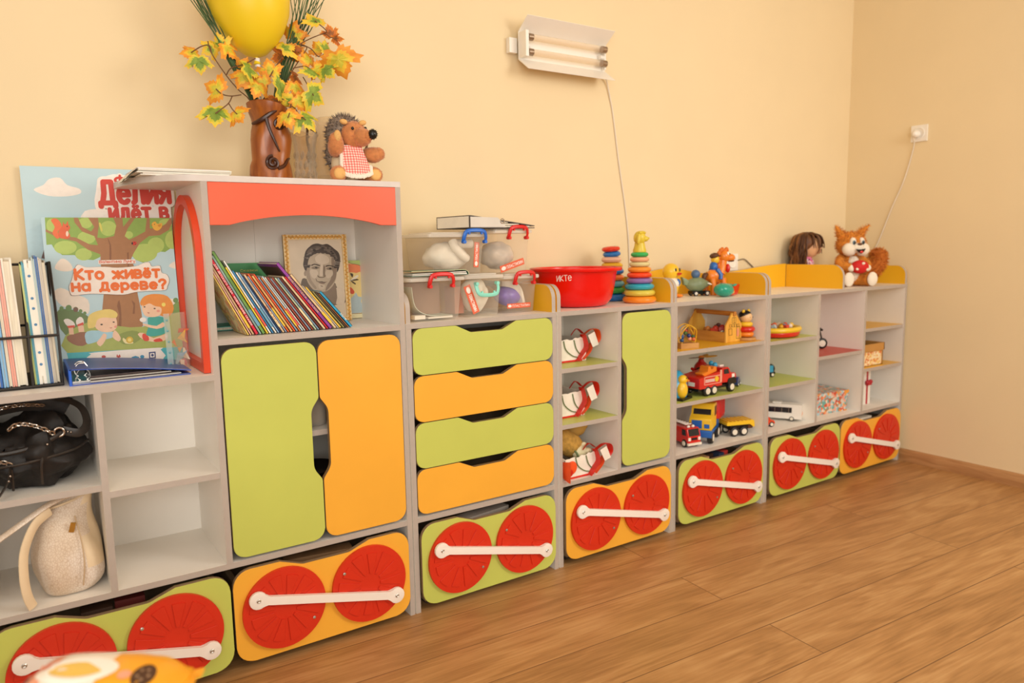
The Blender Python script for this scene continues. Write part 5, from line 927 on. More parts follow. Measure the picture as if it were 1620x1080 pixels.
cen = (.006, -.072, .062); b.add(q + [cen], [(i, (i + 1) % 10, 10) for i in range(10)], gi); b.solid(.002); ap = b.build('apron', R, local=True)
b = MB(); ml = M('lace_white', '#efe2d0', .8, bump=.5, bscale=500)
for i in range(34):
    u = i / 33; k = 3 + u * 6; i0 = int(k); f = k - i0; p = V(q[i0]) * (1 - f) + V(q[min(i0 + 1, 9)]) * f
    b.ell(p + V((p.x * .12, -.002, -.004)), (.0055, .003, .0075), ml, Euler((0, rn.uniform(-.6, .6), 0)), 8, 6)
b.build('lace_trim', ap, local=True)
# ---------------------------------------------------------------- handbags
m_bag = M('black_leather', '#1a1512', .55, var=.25, scale=9, bump=.8, bscale=30, spec=.35); m_bag2 = M('black_leather_worn', '#2a221c', .42, var=.25, scale=20, bump=.3, bscale=80)
m_nickel = M('nickel', '#b9aca0', .25, metal=1)
zs = .6087
R = toy('handbag', 'slouchy black leather handbag with chain straps on the upper left shelf', 'handbag', (-.5, .15, zs))
def blob(b, c, r, m, amp=.012, fr=14, seed=0, u=36, v=22, fl=None):
    vv, f = b.ell(c, r, m, None, u, v)
    for q in vv:
        d = V(q.co) - V(c); nn = noise.noise(V(q.co) * fr + V((seed, 0, 0))) + .5 * noise.noise(V(q.co) * fr * 2.3 + V((0, seed, 0)))
        q.co += d.normalized() * nn * amp
        if fl is not None and q.co.z < fl: q.co.z = fl + (q.co.z - fl) * .05
    return vv
b = MB(); vv = blob(b, (-.487, .15, zs + .085), (.128, .12, .098), m_bag, .03, 17, 2, 60, 36, zs + .004)
for q in vv:
    q.co.x = max(q.co.x, -.613); q.co.x = min(q.co.x, -.349)
    if q.co.z > zs + .12 and abs(q.co.x + .54) < .075: q.co.z -= .028 * (1 - abs(q.co.x + .54) / .075)
b.build('body', R)
b = MB()
for p in ([(-.61, .06, zs + .06), (-.57, .03, zs + .075), (-.5, .02, zs + .08), (-.4, .05, zs + .09), (-.36, .1, zs + .1)], [(-.47, .03, zs + .02), (-.468, .022, zs + .07), (-.46, .035, zs + .11)], [(-.53, .03, zs + .015), (-.53, .022, zs + .07)]):
    b.tube(spline(p, 6), .0032, m_bag2, 6)
b.tube(spline([(-.6, .06, zs + .12), (-.55, .045, zs + .105), (-.48, .045, zs + .112), (-.43, .06, zs + .13), (-.40, .09, zs + .145)], 6), .007, m_bag2, 8); b.build('seam', R)
b = MB()
q = spline([(-.425, .075, zs + .142), (-.38, .07, zs + .128), (-.36, .085, zs + .15), (-.372, .11, zs + .19), (-.42, .12, zs + .215), (-.49, .13, zs + .226)], 8)
b.tube(q, [.0115] * len(q), m_bag2, 10, flat=(.16, 1)); b.build('shoulder_strap', R)
b = MB(); q = spline([(-.608, .1, zs + .205), (-.56, .11, zs + .214), (-.50, .12, zs + .22), (-.45, .12, zs + .213), (-.40, .125, zs + .185)], 6); b.tube(q, [.03] * len(q), m_bag, 10, flat=(.35, 1)); b.build('flap', R)
def chain(b, pts, r=.0075, w=.0019):
    P = spline(pts, 12); L = [0]
    for a, c in zip(P, P[1:]): L.append(L[-1] + (c - a).length)
    n = int(L[-1] / (r * 1.45)); j = 0
    for k in range(n):
        s = L[-1] * (k + .5) / n
        while j < len(P) - 2 and L[j + 1] < s: j += 1
        p = P[j].lerp(P[j + 1], (s - L[j]) / max(1e-6, L[j + 1] - L[j])); t = (P[j + 1] - P[j]).normalized()
        Rm = t.to_track_quat('X', 'Z').to_matrix().to_4x4() @ Matrix.Rotation(PI/2 * (k % 2) + .6, 4, 'X')
        pts2 = [p + (Rm @ V((r * math.cos(a), r * .62 * math.sin(a), 0))) for a in [2 * PI * i / 14 for i in range(14)]]
        b.tube(pts2, w, m_nickel, 6, closed=True)
b = MB(); chain(b, [(-.528, .03, zs + .165), (-.51, .028, zs + .176), (-.485, .03, zs + .172), (-.455, .035, zs + .155), (-.436, .045, zs + .138)])
b.build('chain', R); b = MB(); chain(b, [(-.605, .075, zs + .185), (-.55, .08, zs + .208), (-.50, .088, zs + .212), (-.45, .09, zs + .205)], .0065, .0015)
b.build('chain', R); b = MB(); chain(b, [(-.57, .035, zs + .085), (-.545, .025, zs + .09), (-.528, .025, zs + .078)]); b.build('chain', R)
b = MB(); b.torus((-.424, .06, zs + .138), .011, .003, m_nickel, Matrix.Rotation(PI/2, 4, 'X'), 20, 8); b.build('ring', R)
b = MB(); q = spline([(-.531, .02, zs + .075), (-.54, .012, zs + .04), (-.56, .008, zs + .01)], 5); b.tube(q, [.014] * len(q), m_bag2, 8, flat=(1, .2)); b.build('strap_tab', R)
b = MB()
for p in ((-.533, .006, zs + .058), (-.537, .003, zs + .047), (-.452, .028, zs + .118), (-.405, .066, zs + .135), (-.398, .066, zs + .133)): b.ell(p, (.003, .003, .003), m_nickel, None, 10, 6)
b.build('rivet', R)
# cream snakeskin bag
def snake():
    m, t, b_, N, L = nt('snakeskin_cream'); b_.inputs['Roughness'].default_value = .5
    tc = N.new('ShaderNodeTexCoord'); mp = N.new('ShaderNodeMapping'); mp.inputs['Scale'].default_value = (1, 1, .6); L.new(tc.outputs['Object'], mp.inputs[0])
    vo = N.new('ShaderNodeTexVoronoi'); vo.inputs['Scale'].default_value = 190; vo.feature = 'DISTANCE_TO_EDGE'; L.new(mp.outputs[0], vo.inputs['Vector'])
    nz = N.new('ShaderNodeTexNoise'); nz.inputs['Scale'].default_value = 9; L.new(tc.outputs['Object'], nz.inputs['Vector'])
    rp = N.new('ShaderNodeValToRGB'); e = rp.color_ramp.elements; e[0].position = .4; e[1].position = .66; e[0].color = rgb('#dcc8b0'); e[1].color = rgb('#eee2d4'); L.new(nz.outputs['Fac'], rp.inputs[0])
    r2 = N.new('ShaderNodeValToRGB'); e = r2.color_ramp.elements; e[0].position = 0; e[1].position = .12; e[0].color = rgb('#cfb89c'); e[1].color = (1, 1, 1, 1); L.new(vo.outputs['Distance'], r2.inputs[0])
    mx = N.new('ShaderNodeMix'); mx.data_type = 'RGBA'; mx.blend_type = 'MULTIPLY'; mx.inputs[0].default_value = .55; L.new(rp.outputs[0], mx.inputs[6]); L.new(r2.outputs[0], mx.inputs[7]); L.new(mx.outputs[2], b_.inputs['Base Color'])
    bp = N.new('ShaderNodeBump'); bp.inputs['Strength'].default_value = .5; bp.inputs['Distance'].default_value = .002; L.new(vo.outputs['Distance'], bp.inputs['Height']); L.new(bp.outputs[0], b_.inputs['Normal'])
    return m
m_snake = snake(); m_smooth = M('cream_leather', '#e3cca8', .5, var=.06, scale=12, bump=.15, bscale=60)
zl = .3227
R = toy('handbag', 'cream snakeskin handbag standing on the lower left shelf', 'handbag', (-.42, .14, zl))
b = MB(); rows = []; nn_ = 40; LV_ = [(0, .052, .068, -.43, .118), (.004, .06, .078, -.43, .118), (.03, .081, .100, -.427, .12), (.07, .089, .107, -.426, .12), (.11, .087, .1, -.43, .12), (.15, .079, .086, -.434, .12), (.185, .067, .066, -.431, .12), (.21, .056, .046, -.424, .12), (.232, .054, .032, -.412, .12), (.246, .044, .018, -.404, .12)]
for h_, rx_, ry_, cx_, cy_ in LV_:
    for k in range(nn_):
        a = 2 * PI * k / nn_; ca, sa = math.cos(a), math.sin(a); e_ = .72
        p = V((cx_ + rx_ * math.copysign(abs(ca) ** e_, ca), cy_ + ry_ * math.copysign(abs(sa) ** e_, sa), zl + h_))
        d = V((ca, sa, 0)); w_ = min(1, h_ * 20)
        p += d * w_ * (.022 * noise.noise(p * 9) + .007 * noise.noise(p * 26) + .006 * math.sin(p.z * 42 + p.x * 55 + 5 * noise.noise(p * 8)))
        if h_ > .2: p.z += .02 * (p.x - cx_) / rx_ * (1 if p.x > cx_ else .6)
        p.x = min(p.x, -.349); rows.append(p)
vv, f = b.add(rows, [(i * nn_ + k, i * nn_ + (k + 1) % nn_, (i + 1) * nn_ + (k + 1) % nn_, (i + 1) * nn_ + k) for i in range(len(LV_) - 1) for k in range(nn_)] + [tuple(reversed(range(nn_)))], m_snake)
for q in f:
    c = q.calc_center_median()
    if c.x > -.388 + .012 * math.sin(c.z * 40) and c.z > zl + .05: q.material_index = b.mi(m_smooth)
b.build('body', R, sub=1)
b = MB(); b.tube(spline([(-.475, .09, zl + .222), (-.45, .084, zl + .226), (-.42, .088, zl + .232), (-.385, .095, zl + .24)], 6), .0032, m_smooth, 8)
b.tube(spline([(-.408, .065, zl + .2), (-.4, .03, zl + .15), (-.398, .016, zl + .09), (-.405, .016, zl + .03)], 5), .0018, M('bag_stitch', '#c4a884', .6), 6); b.build('rim_seam', R)
b = MB(); q = spline([(-.46, .06, zl + .225), (-.495, .03, zl + .205), (-.521, .012, zl + .15), (-.527, .004, zl + .09), (-.524, .004, zl + .04), (-.515, .01, zl + .006)], 7); b.tube(q, [.0125] * len(q), m_smooth, 10, flat=(.35, 1)); b.build('hanging_strap', R)
b = MB(); q = spline([(-.41, .09, zl + .25), (-.46, .06, zl + .243), (-.53, .03, zl + .21), (-.6, .02, zl + .17)], 7); b.tube([V((max(p_.x, -.612), p_.y, p_.z)) for p_ in q], [.0125] * len(q), m_snake, 10, flat=(1, .4)); b.build('shoulder_strap', R)
b = MB(); b.cbox((-.416, .042, zl + .178), (.012, .004, .026), M('brass', '#d9b25a', .3, metal=.9), .001, Euler((.2, .25, 0))); b.build('clasp', R)

# ---------------------------------------------------------------- things glimpsed inside the tall cabinet
R = toy('glass_jar', 'glass jar on the inner shelf seen through the gap between the big doors', 'jar', (.24, .12, .6567))
b = MB(); b.lathe([(0, .001), (.045, .001), (.048, .01), (.048, .1), (.04, .115), (.04, .12), (.037, .12), (.037, .112), (.045, .1), (.045, .01), (0, .006)], clear('jar_glass', '#f0e6d8', .25, .1, .5), 28, (.24, .12, .6567)); b.build('body', R)
b = MB(); b.lathe([(.041, .112), (.043, .112), (.043, .126), (0, .127)], m_nickel, 28, (.24, .12, .6567)); b.build('lid', R)
R = toy('dish_stack', 'stack of dark dishes in the lower half of the tall cabinet behind the doors', 'dishes', (.24, .14, .3227))
for k in range(7):
    b = MB(); z = .3227 + k * .028; b.lathe([(0, .001), (.05, .001), (.085, .025), (.083, .027), (.05, .006), (0, .005)], M('dark_dish%d' % (k % 2), '#3c2a1c' if k % 2 else '#1e1612', .35, var=.1), 28, (.24, .14, z)); b.build('dish', R)
rn = random.Random(9)
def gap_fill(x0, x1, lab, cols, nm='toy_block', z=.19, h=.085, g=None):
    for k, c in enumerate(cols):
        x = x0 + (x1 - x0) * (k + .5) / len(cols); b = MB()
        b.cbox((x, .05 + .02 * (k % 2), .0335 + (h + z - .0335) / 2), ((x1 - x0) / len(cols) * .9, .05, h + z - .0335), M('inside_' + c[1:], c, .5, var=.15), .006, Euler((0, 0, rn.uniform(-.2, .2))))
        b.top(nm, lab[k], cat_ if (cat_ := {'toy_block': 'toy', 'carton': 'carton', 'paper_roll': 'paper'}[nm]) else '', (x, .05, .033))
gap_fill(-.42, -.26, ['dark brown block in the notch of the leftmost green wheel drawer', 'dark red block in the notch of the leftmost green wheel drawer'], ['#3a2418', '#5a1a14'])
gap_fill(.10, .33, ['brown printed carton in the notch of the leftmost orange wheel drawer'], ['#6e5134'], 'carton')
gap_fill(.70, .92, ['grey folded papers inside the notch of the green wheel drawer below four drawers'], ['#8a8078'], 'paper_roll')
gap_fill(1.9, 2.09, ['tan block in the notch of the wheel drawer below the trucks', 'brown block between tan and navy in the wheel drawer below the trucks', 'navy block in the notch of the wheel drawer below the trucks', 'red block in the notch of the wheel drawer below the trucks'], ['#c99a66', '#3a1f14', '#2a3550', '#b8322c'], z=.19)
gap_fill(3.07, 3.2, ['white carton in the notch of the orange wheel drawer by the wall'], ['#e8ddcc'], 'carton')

# ---------------------------------------------------------------- plastic boxes on the drawer cabinet
m_tub = clear('tub_plastic', '#fdfaf5', .09, .12, .26, '#fff8ec'); m_tublid = clear('tub_lid', '#fbf6ee', .42, .15, .35, '#fff8ec')
m_label = M('orange_label', '#e06440', .5, var=.04); m_lt = M('label_letters', '#f8e6da', .5)
HC = {'red': M('handle_red', '#d51f1c', .35), 'blue': M('handle_blue', '#1565c8', .35), 'mint': M('handle_mint', '#8fe0cc', .35)}
def tub(label, cx, cy, z, w, d, h, rz, handle, label_pos=None, down=False, hx=.5):
    R = toy('storage_box', label, 'box', (cx, cy, z), rz, 'clear plastic boxes on the drawer cabinet')
    b = MB(); k = .88
    def ring(f, zz, r=.012): return [(x, y, zz) for x, y in rpoly([(-w/2*f, -d/2*f, r), (w/2*f, -d/2*f, r), (w/2*f, d/2*f, r), (-w/2*f, d/2*f, r)], 3)]
    rs = [ring(k, .001), ring(k + .02, .006), ring(1 - .004, h - .012), ring(1.0, h - .010)]
    n = len(rs[0]); vs = [v for r_ in rs for v in r_]
    b.add(vs, [(i*n + j, i*n + (j+1) % n, (i+1)*n + (j+1) % n, (i+1)*n + j) for i in range(3) for j in range(n)] + [tuple(reversed(range(n)))], m_tub)
    b.build('tub', R, local=True)
    b = MB()
    b.prism(rpoly([(-w/2 - .008, -d/2 - .008, .014), (w/2 + .008, -d/2 - .008, .014), (w/2 + .008, d/2 + .008, .014), (-w/2 - .008, d/2 + .008, .014)], 4), 'xy', h - .014, h - .002, m_tublid, .002, 1)
    b.prism(rpoly([(-w/2 + .01, -d/2 + .01, .014), (w/2 - .01, -d/2 + .01, .014), (w/2 - .01, d/2 - .01, .014), (-w/2 + .01, d/2 - .01, .014)], 4), 'xy', h - .002, h + .003, m_tublid, .001, 1)
    b.build('lid', R, local=True)
    b = MB(); hw = .041; y = -d/2 - .014; x = (hx - .5) * w; zc = h - .03; s = -1 if down else 1
    pts = [(x - hw, y + .006, zc), (x - hw - .002, y, zc + s * .012), (x - hw + .003, y - .004, zc + s * .03), (x - hw + .014, y - .005, zc + s * .037), (x, y - .006, zc + s * .039), (x + hw - .014, y - .005, zc + s * .037), (x + hw - .003, y - .004, zc + s * .03), (x + hw + .002, y, zc + s * .012), (x + hw, y + .006, zc)]
    b.tube(spline(pts, 5), .0052, HC[handle], 8, flat=(1.3, .8))
    for q in (-.024, .024): b.cbox((x + q, y - .004, zc + s * .030), (.006, .006, .01), HC[handle], .001)
    for q in (-hw, hw): b.cyl((x + q, y + .012, zc), (x + q, y - .004, zc), .006, HC[handle], 12)
    b.build('handle', R, local=True, label=handle + ' carrying handle')
    if label_pos:
        lx, lz, lw, lh, an = label_pos; b = MB(); yf = -d/2 * (k + (1 - k) * lz / h) + .0005 - .0035
        b.X = T(lx, yf, lz) @ Matrix.Rotation(-an, 4, 'Y') @ Matrix.Rotation(.0, 4, 'X')
        b.box(-lw/2, lw/2, 0, .001, -lh/2, lh/2, m_label); b.ell((-lw/2 + lh * .65, -.0004, 0), (lh * .45, .0006, lh * .3), m_lt, None, 16, 8)
        tfit(b, 'ПЛАСТИЛИН', (-lw/2 + lh * 1.3, -lh * .22), (lw/2 - lh * .3, -lh * .22), lh * .42, m_lt, -.0006, .09)
        b.build('label_strip', R, local=True, label='orange label strip')
    return R
ztc = .9557
m_cloth = M('white_cloth', '#f0e8da', .9, var=.04, scale=20, bump=.3, bscale=60); m_purple = M('purple_wrap', '#7a5fc0', .3, var=.2, scale=25)
def stuff_in(name, lab, cat, b, loc, **k): return b.top(name, lab, cat, loc, **k)
# lower left box with papers standing in it
tub('clear plastic box with a red handle at the lower left of the box pile', .638, .115, ztc, .188, .2, .142, 0, 'red', None, hx=.55)
b = MB(); q = spline([(.565, .05, ztc + .11), (.575, .05, ztc + .05), (.61, .05, ztc + .022), (.66, .05, ztc + .013), (.71, .05, ztc + .013)], 6)
b.add([p for p in q] + [p + V((0, .13, 0)) for p in q], [(i, i + 1, len(q) + i + 1, len(q) + i) for i in range(len(q) - 1)], M('pale_green_sheet', '#cfd6c4', .6)); b.solid(.002)
b.top('paper_sheet', 'bent pale green sheet inside the red-handled box at the lower left', 'paper', (.64, .115, ztc + .01))
b = MB(); b.box(.565, .712, .14, .19, ztc + .008, ztc + .118, M('brown_card', '#a4826a', .7, var=.1), .002); b.top('cardboard_sheet', 'brown cardboard standing at the back of the lower left box', 'cardboard', (.65, .165, ztc + .008))
b = MB(); b.box(.562, .60, .03, .06, ztc + .0075, ztc + .02, m_paper, .001); b.box(.61, .70, .03, .05, ztc + .0075, ztc + .012, m_paper, .001); b.top('paper_strip', 'white paper strips on the bottom of the lower left box', 'paper', (.63, .045, ztc + .0075))
# lower middle
tub('clear plastic box with a mint handle in the middle of the bottom row', .828, .142, ztc, .149, .2, .142, 0, 'mint', (-.045, .06, .1, .026, -1.2), True, .55)
b = MB(); vv = blob(b, (.835, .115, ztc + .068), (.05, .045, .06), m_cloth, .008, 25, 4, 28, 18, ztc + .0075); b.top('cloth_bundle', 'white folded cloth inside the mint-handled box', 'cloth', (.84, .1, ztc + .0075), sharp=80)
b = MB(); b.box(.765, .80, .13, .2, ztc + .0075, ztc + .10, M('salmon_card', '#d99078', .6, var=.1), .002); b.top('cardboard_sheet', 'salmon card at the left side of the mint-handled box', 'cardboard', (.78, .165, ztc + .0075))
# lower right
tub('clear plastic box with a red handle at the right of the bottom row', .999, .175, ztc, .15, .2, .135, .06, 'red', (-.005, .025, .105, .017, 0), hx=.55)
b = MB()
for k in range(6):
    q = spline([(.945, .105, ztc + .112 - k * .003), (.99, .1, ztc + .108 - k * .004), (1.025, .102, ztc + .085 - k * .006), (1.043 - k * .002, .105, ztc + .03)], 5)
    b.add([p for p in q] + [p + V((-.015, .13, 0)) for p in q], [(i, i + 1, len(q) + i + 1, len(q) + i) for i in range(len(q) - 1)], m_cloth)
b.solid(.0018); b.top('cloth_bundle', 'folded layered white cloth inside the lower right box', 'cloth', (.99, .17, ztc + .02))
b = MB(); blob(b, (.988, .14, ztc + .06), (.053, .045, .036), m_purple, .005, 30, 1, 28, 16); b.top('plastic_package', 'shiny purple package inside the lower right box', 'package', (.982, .135, ztc + .03), sharp=80)
# upper row
zu = ztc + .1457
tub('clear plastic box with a blue handle in the upper row of the pile', .768, .2, zu, .212, .2, .136, -.02, 'blue', (.074, .062, .085, .019, 1.5), hx=.78)
b = MB(); blob(b, (.76, .19, zu + .056), (.078, .068, .048), m_cloth, .014, 16, 8, 36, 20, zu + .0075); b.tube(spline([(.765, .135, zu + .11), (.77, .122, zu + .085), (.795, .12, zu + .06), (.815, .13, zu + .05)], 5), .015, m_cloth, 10); b.cyl((.785, .17, zu + .1), (.86, .17, zu + .1), .016, m_cloth, 16); b.top('cloth_bundle', 'crumpled white cloth filling the blue-handled box', 'cloth', (.75, .14, zu + .0075), sharp=80)
zu2 = ztc + .139
tub('clear plastic box with a red handle at the right of the upper row', .990, .215, zu2, .165, .2, .155, .12, 'red', (.0, .028, .115, .024, .25), hx=.58)
b = MB(); blob(b, (.988, .205, zu2 + .065), (.066, .06, .046), clear('film_wrap', '#f6f0ea', .3, .12, .4, '#fff8f0'), .012, 22, 3, 30, 18); blob(b, (.988, .21, zu2 + .06), (.056, .052, .042), M('silver_wrap', '#ded4c8', .3, var=.3, scale=60), .01, 30, 5); b.top('plastic_package', 'crinkled silver package inside the upper right box', 'package', (.985, .175, zu2 + .02), sharp=80)
# grey binder on the pile, green folder on the lower left box
zg = zu2 + .1585
m_gb = M('binder_grey', '#4f4640', .5, var=.1); R = toy('ring_binder', 'grey ring binder lying on top of the plastic boxes', 'binder', (.93, .19, zg), .10)
b = MB(); b.box(-.135, .15, -.1, .1, .0, .003, m_gb); b.prism([(-.135, .04), (-.135, .043), (.15, .010), (.15, .007)], 'xz', -.1, .1, m_gb); b.build('cover', R, local=True)
b = MB(); b.box(-.139, -.135, -.1, .1, 0, .043, m_gb); b.box(-.14, -.139, -.094, .094, .003, .04, m_paper); b.build('spine', R, local=True)
b = MB(); b.prism([(-.137, .003), (.02, .003), (-.02, .036), (-.137, .038)], 'xz', -.1015, -.099, M('grey_label', '#d6cfc4', .5)); b.torus((.0, -.102, .024), .008, .002, m_nickel, Matrix.Rotation(PI/2, 4, 'X'), 16, 6); b.build('label_panel', R, local=True)
b = MB()
for k in range(4): b.box(-.12, .13 - k * .05, -.095, .095, .004 + k * .007, .009 + k * .007, m_pagee)
b.build('pages', R, local=True)
mgf = M('folder_dark_green', '#1c5a44', .4); R = toy('paper_folder', 'green folder with papers lying on the lower left plastic box', 'folder', (.645, .12, ztc + .1455), .02)
b = MB(); b.box(-.105, .105, -.115, -.034, 0, .0015, mgf); b.prism([(-.105, .0155), (-.105, .017), (.09, .017), (.1, .0125), (.105, .006), (.105, .0), (.103, .0), (.103, .006), (.099, .0115), (.09, .0155)], 'xz', -.115, -.034, M('folder_pale_green', '#cfd6a6', .5), edge=mgf); b.build('cover', R, local=True)
b = MB(); b.prism([(-.1, .002), (.1, .002), (.098, .006), (-.1, .004)], 'xz', -.112, -.036, m_paper); b.prism([(-.1, .006), (.097, .008), (.095, .011), (-.1, .008)], 'xz', -.112, -.036, m_paper); b.build('pages', R, local=True)

# ---------------------------------------------------------------- red basin and ring towers
m_basin = M('basin_red', '#e60a06', .25, var=.02, scale=4)
bx, by = 1.325, .165
R = toy('plastic_basin', 'big glossy red plastic basin with white handwriting on its side', 'basin', (bx, by, ztc))
b = MB(); b.lathe([(0, .004), (.09, .004), (.1, .0), (.125, .006), (.146, .03), (.158, .08), (.165, .125), (.168, .137), (.186, .139), (.189, .146), (.186, .152), (.166, .152), (.161, .148), (.158, .13), (.15, .08), (.138, .035), (.118, .013), (0, .011)], m_basin, 64, (bx, by, ztc), Matrix.Diagonal((.95, .95, .98, 1))); b.build('bowl', R)
b = MB(); tfit(b, 'икте', (-.028, 0), (.028, .004), .026, m_lt, 0, .05)
for v in b.bm.verts:
    a = -PI/2 - .95 + v.co.x / .158; v.co = V((bx + .1585 * math.cos(a), by + .1585 * math.sin(a), ztc + .102 + v.co.z))
b.build('handwriting', R, label='white handwriting')
def ring_tower(label, x, y, rings, lean, head=None):
    R = toy('stacking_ring_toy', label, 'ring toy', (x, y, ztc))
    z = 0
    for i, (c, r, h) in enumerate(rings):
        b = MB(); m = M('ring_' + c[1:], c, .22, var=.03, coat=.3); rt = min(h * .62, r * .45)
        dx = lean[i] if lean else 0
        b.torus((x + dx, y, ztc + z + h / 2), r - rt, rt, m, Euler((0, -.08 if lean and i > 6 else 0, 0)), 36, 12, h / 2 / rt); z += h
        b.build('ring', R, label=None)
    b = MB(); b.cyl((x, y, ztc + .002), (x, y, ztc + z - .004), .008, M('peg_cream', '#e9dcb8', .4), 12); b.build('peg', R)
    if head:
        b = MB(); m = M('head_yellow', '#dcc23c', .35, var=.04, sss=.1)
        b.lathe([(0, z), (.026, z), (.027, z + .006), (.022, z + .022), (.02, z + .036), (0, z + .04)], m, 24, (x, y, ztc)); b.ell((x, y, ztc + z + .056), (.025, .024, .028), m); b.ell((x + .018, y - .014, ztc + z + .052), (.013, .012, .011), m); b.ell((x + .028, y - .022, ztc + z + .054), (.004, .004, .004), m)
        for sg in (-1, 1): b.ell((x - .008 + sg * .018, y - .006 + sg * .016, ztc + z + .052), (.008, .008, .022), m, Euler((0, .15, 0)))
        for k in range(6): b.ell((x - .012 + .005 * k, y - .012, ztc + z + .078 - .001 * abs(k - 3)), (.006, .009, .006), m, None, 10, 6)
        b.build('dog_head', R, label='yellow dog head')
ring_tower('taller ring tower with a yellow dog head on the right', 1.60, .1, [('#f08a1c', .068, .0275), ('#d9c64a', .063, .0255), ('#1fa3b8', .059, .0245), ('#8a6aa8', .053, .0225), ('#ee4418', .05, .022), ('#f2932a', .047, .022), ('#dccf94', .0415, .0195), ('#eeae84', .0385, .0195), ('#2fae58', .0355, .019)], None, True)
ring_tower('ring tower with a red top ring behind the red basin', 1.598, .262, [('#1c6fb4', .058, .03), ('#3c9a3c', .054, .0275), ('#5fa6b0', .052, .0265), ('#f2732a', .05, .026), ('#1c72ba', .048, .025), ('#eab62a', .0445, .0245), ('#eebca0', .042, .024), ('#1b74c0', .0375, .022), ('#e23418', .0385, .02)], [0, 0, 0, 0, .002, 0, -.004, -.002, -.007])
# ---------------------------------------------------------------- wall things
m_lampw = M('lamp_enamel_white', '#f3ece0', .35, var=.01)
R = toy('wall_lamp', 'white twin-tube wall lamp fitting hanging above the cabinets', 'lamp', (1.41, .376, 1.95), 0)
b = MB()
# reflector: back plate with two flared wings
xs0, xs1 = 1.205, 1.62
pr_ = [(.345, 1.90), (.345, 2.005), (.28, 2.05), (.2785, 2.048), (.342, 2.002), (.342, 1.903), (.2785, 1.857), (.28, 1.855)]
b.prism(pr_, 'yz', xs0 - .01, xs1 + .01, m_lampw); b.box(xs0 + .01, xs1 - .01, .3455, .374, 1.92, 1.985, m_lampw, .004); b.build('reflector', R)
for x0, nm in ((xs0 - .006, 'end_holder'), (xs1 - .008, 'end_holder')):
    y_ = .296 if x0 < 1.4 else .322
    b = MB(); b.box(x0 - .002, x0 + (.012 if x0 < 1.4 else .006), y_, .345, 1.905, 2.0, m_lampw, .005 if x0 < 1.4 else .002, 3); b.build(nm, R)
b = MB(); b.box(xs0 - .045, xs0 - .01, .352, .374, 1.925, 1.98, m_lampw, .004); b.build('wall_bracket', R)
m_tubeg = clear('lamp_tube_glass', '#f8f0e4', .06, .06, .3); m_capm = M('lamp_cap', '#a08c78', .3, metal=.8)
for z in (1.925, 1.98):
    b = MB(); b.cyl((xs0 + .03, .312, z), (xs1 - .03, .312, z), .0125, m_tubeg, 20); tb = b.build('tube', R)
    for xa_ in (xs0 + .012, xs1 - .034): b = MB(); b.cyl((xa_, .312, z), (xa_ + .022, .312, z), .0135, m_capm, 18); b.build('tube_cap', tb)
b = MB()
for z in (1.953,): b.cyl((xs0 + .01, .33, z), (xs0 + .03, .33, z), .009, m_lampw, 14); b.cyl((xs1 - .03, .33, z), (xs1 - .01, .33, z), .009, m_lampw, 14)
b.build('starter', R)
m_cord = M('cord_white', '#e6d9c6', .5)
b = MB(); b.tube(spline([(1.624, .34, 1.90), (1.66, .365, 1.87), (1.685, .371, 1.80), (1.70, .372, 1.743), (1.736, .372, 1.533), (1.773, .372, 1.345), (1.792, .372, 1.207), (1.80, .372, 1.05)], 5), .0032, m_cord, 8)
b.top('power_cord', 'thin white cord running down the wall from the twin-tube lamp', 'cord', (1.80, .372, 1.05))
def socket(label, X_, plug=True):
    R = thing('wall_socket', label, 'socket', (0, 0, 0)); R.matrix_world = X_; WM[R] = X_
    b = MB(); b.box(-.041, .041, -.009, 0, -.041, .041, m_lampw, .004, 3); b.build('cover_plate', R, local=True)
    b = MB(); b.lathe([(.03, 0), (.03, .003), (.026, .004), (.02, -.004), (0, -.004)], m_lampw, 28, (0, -.009, 0), Matrix.Rotation(PI/2, 4, 'X')); b.build('socket_face', R, local=True)
    return R
Xs = T(3.4455, -.018, 1.728) @ rotz(-PI/2)
R = socket('white wall socket with a plug high on the right wall', Xs)
b = MB(); b.X = Xs; b.lathe([(.0, -.002), (.018, -.002), (.018, .016), (.012, .03), (.006, .034), (0, .034)], m_lampw, 20, (-.008, -.013, -.004), Matrix.Rotation(PI/2, 4, 'X')); b.build('plug', R)
b = MB(); b.tube(spline([(3.41, -.008, 1.72), (3.42, .0, 1.70), (3.44, .008, 1.66), (3.442, .05, 1.50), (3.442, .111, 1.353), (3.442, .173, 1.186), (3.442, .25, 1.02)], 5), .003, m_cord, 8)
b.top('power_cord', 'thin white cord hanging down the right wall from the high socket', 'cord', (3.442, .25, 1.02))
R = socket('white wall socket low behind the orange toy horse', T(2.482, .3755, 1.092))
b = MB(); b.tube(spline([(2.52, .365, 1.10), (2.57, .368, 1.105), (2.61, .37, 1.085), (2.66, .371, 1.05), (2.7, .371, 1.0)], 5), .003, M('cord_grey', '#8a7a68', .5), 8)
b.top('power_cord', 'short dark cord leaving the low socket behind the toy horse', 'cord', (2.6, .37, 1.0))
